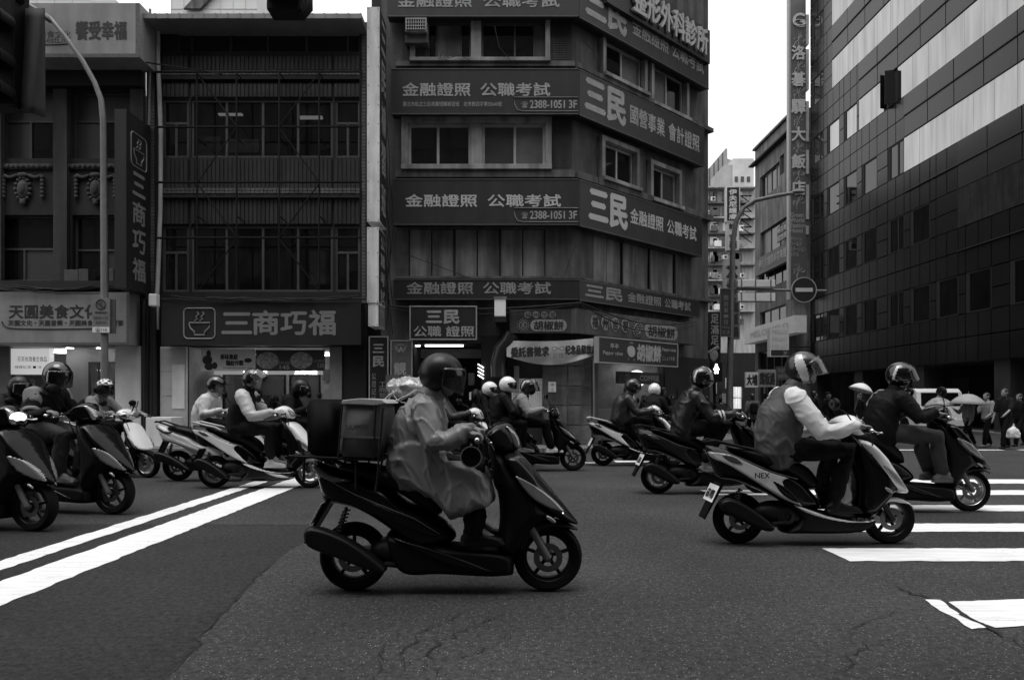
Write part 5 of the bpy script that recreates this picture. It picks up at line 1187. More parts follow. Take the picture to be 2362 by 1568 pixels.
# ================================================================== SCOOTERS
def smooth_poly(pts, n=4, closed=True):
    """Catmull-Rom through control points; a point with a third value 1 stays a sharp corner"""
    k = len(pts); out = []
    P = [Vector((p[0], p[1])) for p in pts]; sh = [len(p) > 2 and p[2] for p in pts]
    for i in range(k):
        p0, p1, p2, p3 = P[(i - 1) % k], P[i], P[(i + 1) % k], P[(i + 2) % k]
        t1 = Vector((0, 0)) if sh[i] else (p2 - p0) * .5; t2 = Vector((0, 0)) if sh[(i + 1) % k] else (p3 - p1) * .5
        if sh[i]: t1 = (p2 - p1) * .5
        if sh[(i + 1) % k]: t2 = (p2 - p1) * .5
        for j in range(n):
            t = j / n; t2_, t3 = t * t, t * t * t
            out.append(p1 * (2 * t3 - 3 * t2_ + 1) + t1 * (t3 - 2 * t2_ + t) + p2 * (-2 * t3 + 3 * t2_) + t2 * (t3 - t2_))
    return np.array([(p.x, p.y) for p in out])
def inflate(poly, W, Rr, g=.012, n=4, y0=0.0, power=2.0):
    """solid whose side outline is poly (x,z), half-width W (number or function of x,z arrays), rounded within Rr of the outline"""
    Q = smooth_poly(poly, n); x0, z0 = Q.min(0) - g * 1.5; x1, z1 = Q.max(0) + g * 1.5
    xs = np.arange(x0, x1 + g, g); zs_ = np.arange(z0, z1 + g, g); nx, nz = len(xs), len(zs_)
    X, Z = np.meshgrid(xs, zs_, indexing='ij'); pts = np.stack([X.ravel(), Z.ravel()], 1)
    A_ = Q; B_ = np.roll(Q, -1, 0); AB = B_ - A_; L2 = (AB ** 2).sum(1) + 1e-12
    AP = pts[:, None, :] - A_[None]; t = np.clip((AP * AB[None]).sum(2) / L2[None], 0, 1)
    cp = A_[None] + AB[None] * t[..., None]; dd = ((pts[:, None, :] - cp) ** 2).sum(2); k = dd.argmin(1); dist = np.sqrt(dd[np.arange(len(pts)), k]); near = cp[np.arange(len(pts)), k]
    a, b = A_[None], B_[None]; py = pts[:, None, 1]; px_ = pts[:, None, 0]
    cond = (a[..., 1] > py) != (b[..., 1] > py); xi = (b[..., 0] - a[..., 0]) * (py - a[..., 1]) / (b[..., 1] - a[..., 1] + 1e-12) + a[..., 0]
    ins = (np.sum(cond & (px_ < xi), 1) % 2) == 1
    w = W(pts[:, 0], pts[:, 1]) if callable(W) else np.full(len(pts), W)
    q = np.clip(dist / Rr, 0, 1); y = w * (1 - (1 - q) ** power) ** (1 / power)
    P = pts.copy(); P[~ins] = near[~ins]; y[~ins] = 0
    ins2 = ins.reshape(nx, nz); V = []; F_ = []; iu = -np.ones(nx * nz, int); il = -np.ones(nx * nz, int)
    for i in range(nx - 1):
        for j in range(nz - 1):
            if not (ins2[i, j] or ins2[i + 1, j] or ins2[i, j + 1] or ins2[i + 1, j + 1]): continue
            c = [i * nz + j, (i + 1) * nz + j, (i + 1) * nz + j + 1, i * nz + j + 1]
            for s in c:
                if iu[s] < 0:
                    iu[s] = len(V); V.append((P[s, 0], -y[s] + y0, P[s, 1]))
                    if ins[s]: il[s] = len(V); V.append((P[s, 0], y[s] + y0, P[s, 1]))
                    else: il[s] = iu[s]
            F_.append(tuple(int(iu[s]) for s in c)); F_.append(tuple(int(il[s]) for s in reversed(c)))
    return V, F_
def infl(name, poly, W, Rr, m, parent, g=.012, n=4, y0=0.0, label=None, power=2.0):
    V, F_ = inflate(poly, W, Rr, g, n, y0, power); me = bpy.data.meshes.new(name); me.from_pydata([tuple(map(float, p)) for p in V], [], F_); me.validate()
    return link(name, me, m, parent, True, label)
def interp(xs, ys):
    xs, ys = np.array(xs), np.array(ys); return lambda x, z: np.interp(x, xs, ys)
m_tyre = mat('tyre_rubber', .0045, .85, .3, 12, .3, 60, spec=.12)
m_rimb = mat('rim_black', .006, .4, .2, 5, spec=.3)
m_rims = mat('rim_silver', .45, .3, .15, 5, metal=.8)
m_disc = mat('brake_steel', .14, .35, .2, 20, metal=.9)
m_chrome = mat('chrome', .6, .12, .1, 5, metal=1)
m_blk = mat('black_plastic', .003, .5, .3, 6, .1, 90, spec=.16)
m_seat = mat('seat_vinyl', .004, .5, .3, 8, .25, 120, spec=.2)
m_engine = mat('engine_metal', .006, .45, .5, 12, .3, 30, spec=.25)
m_exh = mat('exhaust_black', .005, .45, .3, 8, spec=.22)
m_gloss = {k: mat('paint_%s' % k, v, .25, .10, 2.5, coat=.6 if v > .05 else .35, spec=.4 if v > .05 else .1) for k, v in (('black', .0025), ('dark', .012), ('grey', .10), ('silver', .55), ('white', .72), ('cream', .5))}
m_lens = mat_glass('headlamp_lens', .17, .28, .06, grime=.5)
m_tail = mat('tail_lens', .05, .15, .2, 10, coat=1)
m_led = mat('led_strip', .9, .3, 0, emit=3.0)
m_beam = mat('headlamp_on', .9, .3, 0, emit=1.6)
m_mirrorg = mat_glass('mirror_glass', .05, .8, .01)
m_platew = mat('licence_plate_white', .75, .5, .08)
M5 = .001139
def cA(x, y): return ((x - 392) * M5, (1478 - y) * M5)
def cB(x, y): return ((x - 865) * .001675 * .97, (1085 - y) * .001675 * .97)
MODELS = {
 'A': dict(wb=1.277, rw=.226,
   body=[cA(160, 722) + (1,), cA(300, 770), cA(470, 830), cA(600, 880), cA(700, 960), cA(820, 1010), cA(930, 1080), cA(985, 1165), cA(900, 1215), cA(760, 1230), cA(650, 1150), cA(520, 1060), cA(400, 1000), cA(300, 975), cA(225, 960), cA(188, 840)],
   panel=[cA(215, 800), cA(420, 905), cA(560, 960), cA(760, 1040), cA(900, 1130), cA(840, 1150), cA(640, 1070), cA(420, 985), cA(250, 930)],
   seat=[cA(300, 770), cA(420, 735), cA(620, 770), cA(760, 830), cA(880, 930), cA(900, 1030), cA(820, 1020), cA(640, 905), cA(440, 830)],
   floor=[cA(600, 1130), cA(800, 1180), cA(1020, 1205), cA(1230, 1222), cA(1312, 1262), cA(1316, 1378) + (1,), cA(1180, 1388), cA(900, 1375), cA(720, 1378), cA(640, 1330), cA(600, 1240)],
   skirt=[cA(610, 1140), cA(800, 1185), cA(1000, 1250), cA(1200, 1330), cA(1230, 1350), cA(1000, 1320), cA(800, 1240)],
   shield=[cA(1170, 640), cA(1260, 690), cA(1330, 770), cA(1480, 930), cA(1560, 1050), cA(1450, 1095), cA(1370, 1200), cA(1310, 1270), cA(1225, 1225), cA(1235, 1060), cA(1225, 920), cA(1200, 860), cA(1190, 760)],
   nose=[cA(1250, 700), cA(1330, 675), cA(1400, 730), cA(1500, 850), cA(1600, 970), cA(1690, 1085) + (1,), cA(1672, 1097), cA(1560, 1055), cA(1440, 960), cA(1320, 830)],
   lamp=[cA(1318, 795), cA(1425, 838), cA(1530, 918), cA(1612, 1015), cA(1510, 985), cA(1400, 912)],
   cowl=[cA(1140, 575), cA(1180, 530), cA(1250, 500), cA(1310, 530), cA(1350, 610), cA(1355, 652), cA(1270, 690), cA(1190, 650)],
   cowl_lens=[cA(1265, 520), cA(1310, 540), cA(1348, 600), cA(1352, 648), cA(1320, 650), cA(1290, 580)],
   tail=[cA(170, 735), cA(300, 800), cA(420, 830), cA(300, 850), cA(190, 800)],
   fender=[cA(1330, 1190), cA(1400, 1090), cA(1520, 1060), cA(1620, 1080), cA(1690, 1130), cA(1600, 1120), cA(1500, 1125), cA(1420, 1180), cA(1370, 1250)],
   exh=[cA(145, 1105), cA(225, 1090), cA(400, 1160), cA(590, 1300), cA(580, 1345), cA(480, 1320), cA(300, 1250), cA(165, 1195)],
   grip=cA(1120, 585), fork0=cA(1330, 960), fork1=cA(1565, 1330), plate=(cA(185, 1065), cA(240, 960)), mirror=cA(1110, 360), stem=cA(1180, 540), shock=(cA(370, 1000), cA(320, 1140)), foot_z=cA(0, 1200)[1]),
 'B': dict(wb=1.277, rw=.216,
   body=[cB(690, 570) + (1,), cB(800, 590), cB(900, 620), cB(1000, 670), cB(1130, 720), cB(1230, 800), cB(1290, 890), cB(1200, 900), cB(1120, 880), cB(1000, 820), cB(860, 760), cB(760, 740), cB(730, 690), cB(700, 620)],
   panel=[cB(696, 600) + (1,), cB(800, 612), cB(900, 655), cB(1000, 700), cB(1135, 738) + (1,), cB(1065, 752), cB(1120, 820), cB(1185, 890) + (1,), cB(1080, 850), cB(960, 780), cB(800, 680), cB(720, 640)],
   seat=[cB(800, 580), cB(860, 570), cB(1000, 600), cB(1130, 640), cB(1230, 690), cB(1280, 770), cB(1230, 800), cB(1120, 730), cB(980, 680), cB(860, 620)],
   floor=[cB(1090, 860), cB(1250, 900), cB(1420, 930), cB(1530, 930), cB(1560, 960), cB(1480, 1022), cB(1200, 1030), cB(1080, 1020), cB(1150, 950)],
   skirt=[cB(1130, 870), cB(1300, 925), cB(1450, 950), cB(1550, 940), cB(1500, 965), cB(1350, 960), cB(1180, 915)],
   shield=[cB(1420, 500), cB(1480, 540), cB(1600, 660), cB(1730, 800), cB(1660, 830), cB(1590, 900), cB(1540, 940), cB(1470, 915), cB(1470, 760), cB(1440, 650), cB(1420, 580)],
   nose=[cB(1470, 545), cB(1540, 555), cB(1640, 665), cB(1745, 800) + (1,), cB(1735, 822), cB(1640, 800), cB(1570, 720), cB(1520, 640), cB(1480, 590)],
   lamp=[cB(1560, 660), cB(1640, 705), cB(1715, 795), cB(1650, 770), cB(1590, 715)],
   cowl=[cB(1360, 450), cB(1400, 420), cB(1450, 412), cB(1505, 445), cB(1530, 495), cB(1512, 518), cB(1470, 515), cB(1400, 500)],
   cowl_lens=[cB(1480, 430), cB(1515, 460), cB(1530, 495), cB(1512, 505), cB(1490, 470)],
   tail=[cB(750, 610), cB(820, 620), cB(868, 660), cB(835, 668), cB(780, 650)],
   fender=[cB(1530, 920), cB(1580, 860), cB(1660, 830), cB(1730, 850), cB(1780, 900), cB(1720, 880), cB(1650, 870), cB(1590, 905), cB(1560, 950)],
   exh=[cB(745, 850), cB(800, 838), cB(890, 880), cB(1010, 970), cB(1000, 1005), cB(930, 990), cB(830, 940), cB(755, 900)],
   grip=cB(1445, 482), fork0=cB(1560, 800), fork1=cB(1690, 970), plate=(cB(712, 860), cB(752, 775)), mirror=cB(1290, 355), stem=cB(1400, 440), shock=(cB(850, 800), cB(830, 900)), foot_z=cB(0, 915)[1]),
}
# model C: tall blocky commuter (cream tail)
LAST = [None]
def warped(D, shear, zs, xs_):
    """another make of scooter: outlines leaned and stretched, wheels kept"""
    w = lambda p: (p[0] * 1.0 + shear * (p[1] - .35) + (xs_ * (p[0] - .9) if p[0] > .9 else 0) * 1.0, .3 + (p[1] - .3) * zs if p[1] > .3 else p[1]) + tuple(p[2:])
    o = {}
    for k, v in D.items():
        if isinstance(v, list): o[k] = [w(p) for p in v]
        elif isinstance(v, tuple) and isinstance(v[0], tuple): o[k] = tuple(w(p) for p in v)
        else: o[k] = v
    return o
def wheel(parent, x, z, R_, m_rim, disc=True, n=40):
    w = bpy.data.objects.new('wheel', None); COL.objects.link(w); w.parent = parent; tw = .055
    prof = [(R_ - .075, -.030), (R_ - .05, -tw * .92), (R_ - .022, -tw), (R_ - .006, -tw * .62), (R_, -.012), (R_, .012), (R_ - .006, tw * .62), (R_ - .022, tw), (R_ - .05, tw * .92), (R_ - .075, .030)]
    MB().lathe(prof, (x, 0, z), 'y', n).build('tyre', m_tyre, w, smooth=60)
    r0 = R_ - .072
    mb = MB().lathe([(r0, -.034), (r0 + .006, -.040), (r0 + .006, -.030), (r0 - .016, -.020), (r0 - .016, .020), (r0 + .006, .030), (r0 + .006, .040), (r0, .034)], (x, 0, z), 'y', n)
    mb.lathe([(0, -.04), (.035, -.04), (.04, .04), (0, .04)], (x, 0, z), 'y', 16)
    for k in range(5):
        a = k / 5 * 2 * math.pi + .3; c, s_ = math.cos(a), math.sin(a)
        mb.tube([(x + .03 * c, 0, z + .03 * s_), (x + (r0 - .01) * c, 0, z + (r0 - .01) * s_)], [(.016, .014), (.022, .012)], 6, lat=(0, 1, 0))
    mb.build('rim', m_rim, w, smooth=40)
    if disc: MB().lathe([(.055, -.052), (.095, -.052), (.095, -.048), (.055, -.048), (.055, -.052)], (x, 0, z), 'y', 28).build('brake_disc', m_disc, w)
    return w
def scooter(name, label, model, loc, yaw=0, scale=1.0, paint='black', trim=None, nose=None, cowl=None, rim=None, g=.014, plate=None, lit=False, led=False, rack=False, mirrors=True, exhaust=True, floor=None, group='scooters crossing the junction', nose_top=None, screen=False, biglamp=None, warp=None, signal=True):
    D = MODELS[model]
    if warp: D = warped(D, *warp)
    LAST[0] = D
    if biglamp: D = dict(D); D['lamp'] = biglamp
    o = thing(name, label, 'scooter', loc, yaw, group); o.scale = (scale,) * 3
    mp = m_gloss[paint]; mt = m_gloss[trim or paint]; mn = m_gloss[nose or paint]; mc = m_gloss[cowl or nose or paint]; rim = rim or m_rimb
    wb, rw = D['wb'], D['rw']
    wheel(o, 0, rw, rw, rim); wheel(o, wb, rw, rw, rim)
    bw_ = interp([-.3, -.1, .25, .5, .7], [.07, .12, .155, .14, .10])
    infl('rear_body', D['body'], bw_, .07, mp, o, g)
    infl('side_panel', D['panel'], lambda x, z: bw_(x, z) + .016, .014, mt, o, g)
    st = infl('seat', D['seat'], interp([-.2, .1, .35, .6], [.11, .15, .135, .09]), .06, m_seat, o, g)
    fl = infl('floorboard', D['floor'], .155, .05, m_gloss[floor] if floor else m_blk, o, g)
    infl('side_skirt', D['skirt'], .168, .014, mt, o, g)
    xs = [D['shield'][0][0], wb * .87, wb * 1.02, wb * 1.16]
    sw_ = interp([wb * .6, wb * .8, wb * .93, wb * 1.08, wb * 1.16], [.13, .19, .20, .11, .05])
    infl('leg_shield', D['shield'], lambda x, z: sw_(x, z) - .012, .10, m_blk if model == 'A' else m_gloss['black'], o, g)
    ns = infl('nose_fairing', D['nose'], sw_, .055, mn, o, g)
    lm = m_led if led else (m_beam if lit == 2 else m_lens)
    infl('headlight', D['lamp'], lambda x, z: sw_(x, z) + .008, .009, m_lens, o, g)
    if led:
        a_, b_ = D['lamp'][0], D['lamp'][3]; c_ = D['lamp'][1]; e_ = D['lamp'][2]
        for sg in (-1, 1):
            mb = MB()
            for t in np.linspace(.12, .97, 14):
                x = (1 - t) ** 3 * a_[0] + 3 * t * (1 - t) ** 2 * c_[0] + 3 * t * t * (1 - t) * e_[0] + t ** 3 * b_[0]; z = (1 - t) ** 3 * a_[1] + 3 * t * (1 - t) ** 2 * c_[1] + 3 * t * t * (1 - t) * e_[1] + t ** 3 * b_[1] - .012
                wv = float(sw_(np.array([x]), np.array([z]))[0]) + .004; mb.ell((x - .012, sg * wv * .93, z), (.0055, .008, .005), 8, 6)
            o_ = mb.build('led_row', m_led, o); o_['kind'] = 'stuff'
    cw = interp([wb * .6, wb * .72, wb * .82], [.15, .17, .08])
    infl('handlebar_cowl', D['cowl'], cw, .06, mc, o, g)
    fl_ = infl('front_lamp', D['cowl_lens'], lambda x, z: cw(x, z) * .95 + .006, .012, m_lens, o, g)
    if lit:
        q_ = D['cowl_lens'][2]; MB().ell((q_[0] - .02, 0, q_[1] + .0), (.03, .085, .05), 18, 12).build('bulb', m_beam, fl_, smooth=2)
    infl('front_fender', D['fender'], .065, .035, mn if nose != None or paint != 'black' else m_gloss['black'], o, g)
    infl('tail_light', D['tail'], lambda x, z: bw_(x, z) + .022, .014, m_tail, o, g)
    # side turn signals, panel seams, cables
    if signal:
        q_ = D['lamp'][3]; 
        for sg in (-1, 1):
            MB().ell((q_[0] - .10, sg * (float(sw_(np.array([q_[0] - .10]), np.array([0.]))[0]) + .002), q_[1] - .035), (.04, .012, .014), 12, 8, Matrix.Rotation(R(35), 3, 'Y')).build('turn_signal', m_lens, o, smooth=2)
            pn = [Vector((p[0], sg * (float(bw_(np.array([p[0]]), np.array([0.]))[0]) + .0185), p[1])) for p in D['panel'][:5]]
            MB().tube(pn, .0035, 5).build('panel_seam', m_gloss['grey'], o)
        MB().tube([(D['grip'][0] + .05, -.14, D['grip'][1]), (D['grip'][0] + .1, -.2, D['grip'][1] - .08), (D['grip'][0] + .12, -.15, D['grip'][1] - .22)], .006, 6).build('brake_cable', m_blk, o, smooth=True)
    # exhaust on the right, engine and swingarm
    if exhaust:
        ex = infl('exhaust', D['exh'], .06, .03, m_exh, o, g, y0=-.14, power=2.6)
        MB().tube([(.05 * 0 + D['exh'][3][0], -.14, D['exh'][3][1]), (.36, -.12, .2), (.5, -.05, .17)], .018, 8).build('exhaust_pipe', m_exh, ex, smooth=True)
    mb = MB(); mb.ell((.3, -.02, .27), (.2, .11, .1), 16, 10); mb.ell((.44, -.03, .24), (.1, .1, .085), 14, 10); mb.lathe([(.0, -.125), (.075, -.12), (.085, -.09), (.085, 0)], (.36, 0, .25), 'y', 20)
    for k in range(6): mb.lathe([(.04, -.13 - .001 * k), (.045 + .006 * k, -.126)], (.36, 0, .25), 'y', 18)
    mb.tube([(0, .09, rw), (.3, .08, .26)], [(.04, .05), (.05, .08)], 8); mb.tube([(.25, 0, .2), (.5, 0, .16)], .05, 8)
    mb.build('engine', m_engine, o, smooth=40)
    a, b = D['shock']; sh = MB(); pts = []
    for k in range(49): t = k / 48; q = t * 2 * math.pi * 7; p = Vector((a[0], -.11, a[1])).lerp(Vector((b[0], -.11, b[1])), t); pts.append(p + Vector((.022 * math.cos(q), .022 * math.sin(q), 0)))
    sh.tube(pts, .006, 5); sh.tube([(a[0], -.11, a[1] + .02), (b[0], -.11, b[1] - .03)], .012, 6); sh.build('shock_absorber', m_engine, o, smooth=True)
    # rear mudguard with plate
    pa, pb = Vector((D['plate'][0][0], 0, D['plate'][0][1])), Vector((D['plate'][1][0], 0, D['plate'][1][1]))
    dv = (pa - pb).normalized(); nn = Vector((-dv.z, 0, dv.x))
    if nn.x > 0: nn = -nn
    mg = MB(); q = pb - dv * .02; r_ = pa + dv * .16
    mg.add([q + nn * .0 + Vector((0, -.09, 0)), q + Vector((0, .09, 0)), r_ + Vector((0, .085, 0)), r_ + Vector((0, -.085, 0)), q - nn * .03 + Vector((0, -.09, 0)), q - nn * .03 + Vector((0, .09, 0)), r_ - nn * .012 + Vector((0, .085, 0)), r_ - nn * .012 + Vector((0, -.085, 0))], [(0, 1, 2, 3), (7, 6, 5, 4), (0, 4, 5, 1), (1, 5, 6, 2), (2, 6, 7, 3), (3, 7, 4, 0)])
    mgo = mg.build('rear_mudguard', m_blk, o)
    if plate is not None:
        pm = MB(); c = pb + dv * .01 + nn * .014; hw = .13; L_ = .15
        pl = Flat(c + Vector((0, hw, 0)), (0, -1, 0), tuple(-dv)); P_ = lambda a_, b_, d_: pl.o + Vector((0, -1, 0)) * a_ + dv * b_ + nn * d_
        pm.add([P_(0, 0, 0), P_(2 * hw, 0, 0), P_(2 * hw, L_, 0), P_(0, L_, 0), P_(0, 0, -.004), P_(2 * hw, 0, -.004), P_(2 * hw, L_, -.004), P_(0, L_, -.004)], [(0, 1, 2, 3), (7, 6, 5, 4), (0, 4, 5, 1), (1, 5, 6, 2), (2, 6, 7, 3), (3, 7, 4, 0)])
        po = pm.build('licence_plate', m_platew, mgo)
        if plate:
            fl2 = PxFace(); fl2.pt = lambda a_, b_, d_: P_(a_, L_ - b_, d_); tb = MB(); letters(tb, fl2, plate, .03, 2 * hw - .03, .03, .105, .002, .03); tb.build('plate_number', m_ink, po)
    # fork, bars, grips, levers, mirrors
    f0, f1 = Vector((D['fork0'][0], 0, D['fork0'][1])), Vector((wb, 0, rw))
    fk = MB()
    for sg in (-1, 1):
        fk.tube([f0 + Vector((0, sg * .07, 0)), f0.lerp(f1, .45) + Vector((0, sg * .075, 0))], .018, 10); fk.tube([f0.lerp(f1, .42) + Vector((0, sg * .075, 0)), f1 + Vector((0, sg * .075, 0))], [.024, .026], 10)
    fk.tube([f1 + Vector((0, -.09, 0)), f1 + Vector((0, .09, 0))], .016, 10); fk.build('fork', m_steel if model == 'A' else m_engine, o, smooth=True)
    gx, gz_ = D['grip']; gh = thing('handlebar', None, None); gh.parent = o
    MB().tube([(gx + .06, -.15, gz_ + .01), (gx + .02, -.22, gz_), (gx, -.35, gz_ - .005)], .011, 8).build('bar', m_blk, gh, smooth=True); MB().tube([(gx + .06, .15, gz_ + .01), (gx + .02, .22, gz_), (gx, .35, gz_ - .005)], .011, 8).build('bar', m_blk, gh, smooth=True)
    for sg in (-1, 1):
        MB().caps([(gx + .004, sg * .24, gz_ - .002), (gx, sg * .355, gz_ - .005)], .019, 10).build('grip', m_blk, gh, smooth=True); MB().caps([(gx, sg * .36, gz_ - .005), (gx, sg * .385, gz_ - .006)], .017, 10).build('bar_end', m_chrome, gh, smooth=True)
        MB().caps([(gx + .05, sg * .22, gz_), (gx + .075, sg * .28, gz_ - .02), (gx + .07, sg * .34, gz_ - .028), (gx + .085, sg * .37, gz_ - .024)], .008, 8).build('brake_lever', m_chrome, gh, smooth=True)
    if mirrors:
        mx, mz = D['mirror']; sx, sz = D['stem']
        for sg in (-1, 1):
            mi = MB().tube([(sx, sg * .2, sz), ((sx * .6 + mx * .4), sg * .25, (sz + mz) / 2), (mx, sg * .28, mz - .02)], .006, 6).build('mirror', m_blk, o, smooth=True)
            MB().ell((mx, sg * .29, mz), (.028, .075, .05), 16, 10).build('mirror_shell', m_blk, mi, smooth=2)
            MB().lathe([(0, 0), (.9, 0)], (0, 0, 0), 'x', 20).xform(Matrix.Translation((mx - .026, sg * .29, mz)) @ Matrix.Diagonal((1, .065, .042, 1))).build('mirror_glass', m_mirrorg, mi)
    # grab rail
    if rack != 'none':
        b0 = D['body']; mb = MB(); y_ = .12
        a = Vector((b0[0][0] + .0, 0, b0[0][1] + .03)); b = Vector((b0[2][0] + .05, 0, b0[2][1] + .045))
        for sg in (-1, 1): mb.caps([a + Vector((0, sg * .06, 0)), a + Vector((.05, sg * y_, .012)), b + Vector((-.05, sg * y_, .01)), b + Vector((.03, sg * y_, -.03))], (.012), 8)
        mb.caps([a + Vector((0, -.06, 0)), a + Vector((0, .06, 0))], .012, 8); mb.build('grab_rail', m_gloss['silver'] if paint in ('white',) or trim == 'white' else m_blk, o, smooth=True)
    if screen:
        MB().prism([(gx + .1, gz_ + .06), (gx + .02, gz_ + .2), (gx + .012, gz_ + .2), (gx + .085, gz_ + .05)], -.13, .13).build('windscreen', m_tail, o)
    return o
# ================================================================== PEOPLE
m_skin = mat('skin', .20, .55, .12, 6, .1, 60); m_hair = mat('hair', .012, .45, .3, 20, .4, 60)
def cloth(name, v, rough=.75, coat=0, spec=.3):
    return mat('cloth_' + name, v * (.32 if v < .05 else 1), rough, .10, 7, .35, 26, spec=.12 if v < .05 else spec, coat=coat)
_G = np.random.RandomState(5).uniform(-1, 1, (32, 32, 32))
def vnoise(P):
    i = np.floor(P).astype(int); f = P - i; f = f * f * f * (f * (f * 6 - 15) + 10); r = 0
    for a in (0, 1):
        for b in (0, 1):
            for c in (0, 1):
                w = (f[:, 0] if a else 1 - f[:, 0]) * (f[:, 1] if b else 1 - f[:, 1]) * (f[:, 2] if c else 1 - f[:, 2])
                r = r + w * _G[(i[:, 0] + a) % 32, (i[:, 1] + b) % 32, (i[:, 2] + c) % 32]
    return r
def shell(mb, voxel, sm=3, fold=0.0, ff=8.0, seed=0, stretch=(1, .8, .32)):
    """union of the collected shapes as one continuous skin, with cloth folds"""
    me = mb.mesh('tmp'); o = bpy.data.objects.new('tmp', me); TMP.collection.objects.link(o)
    r = o.modifiers.new('r', 'REMESH'); r.mode = 'VOXEL'; r.voxel_size = voxel
    if sm: s = o.modifiers.new('s', 'SMOOTH'); s.iterations = sm; s.factor = .5
    out = bpy.data.meshes.new_from_object(workshop_eval(o)); bpy.data.objects.remove(o); bpy.data.meshes.remove(me)
    if fold:
        n = len(out.vertices); co = np.empty(n * 3); out.vertices.foreach_get('co', co); no = np.empty(n * 3); out.vertices.foreach_get('normal', no)
        co = co.reshape(-1, 3); no = no.reshape(-1, 3); off = Vector((seed * 3.7, seed * 1.3, seed * 2.1)); 
        q = np.stack([(co[:, 0] + .45 * co[:, 2]) * ff * stretch[0], co[:, 1] * ff * stretch[1], (co[:, 2] - .4 * co[:, 0]) * ff * stretch[2]], 1) + np.array(off)
        rg = lambda p: (1 - np.minimum(1, np.abs(vnoise(p)) * 2.6)) ** 1.6
        wq = q + .5 * np.stack([vnoise(q * .7 + 3), vnoise(q * .7 + 11), vnoise(q * .7 + 17)], 1)
        d = fold * (1.1 * rg(wq * .8) + .5 * rg(wq * 1.9 + np.array((5, 2, 1))) + .5 * vnoise(wq * .5 + 7) - .35)
        co += no * d[:, None]; out.vertices.foreach_set('co', co.ravel()); out.update()
    return out
def tubeto(mb, pts, rad, lat=None): mb.caps(pts, rad, 14, lat); return mb
def hand_grip(mb, gx, gz_, y, sg):
    k = .028
    for i, dy in enumerate((-.033, -.011, .011, .032)):
        pts = []; a1 = -125 + 12 * abs(i - 1.5)
        for t in range(8): a = R(115 + (a1 - 115) * t / 7); pts.append((gx + k * math.cos(a), y + dy, gz_ + k * math.sin(a)))
        mb.caps(pts, [.0115, .0115, .011, .0105, .010, .0095, .009, .0085], 8)
    mb.ell((gx - .030, y, gz_ + .026), (.044, .045, .017), 14, 10, Matrix.Rotation(R(28), 3, 'Y'))
    mb.caps([(gx - .03, y - sg * .035, gz_ + .015), (gx - .005, y - sg * .052, gz_ - .012), (gx + .022, y - sg * .05, gz_ - .028)], [.013, .012, .010], 8)
def head_shape(mb, T, jaw=1.0):
    h = MB(); h.ell((-.005, 0, .03), (.098, .076, .098), 20, 14); h.ell((.028, 0, -.035), (.066, .058, .078), 18, 12); h.ell((.062, 0, -.088), (.03, .034, .026), 12, 8)
    h.caps([(.086, 0, .018), (.104, 0, -.018), (.100, 0, -.030)], [.010, .014, .014], 8); h.ell((.09, 0, -.058), (.012, .026, .007), 10, 6); h.ell((.088, 0, -.070), (.012, .022, .007), 10, 6)
    for sg in (-1, 1): h.ell((.0, sg * .077, -.008), (.022, .010, .032), 10, 8); h.ell((.072, sg * .032, .024), (.02, .022, .010), 10, 6); h.ell((.05, sg * .045, -.03), (.03, .02, .025), 10, 6)
    h.xform(T); mb.add(h.v, h.f)
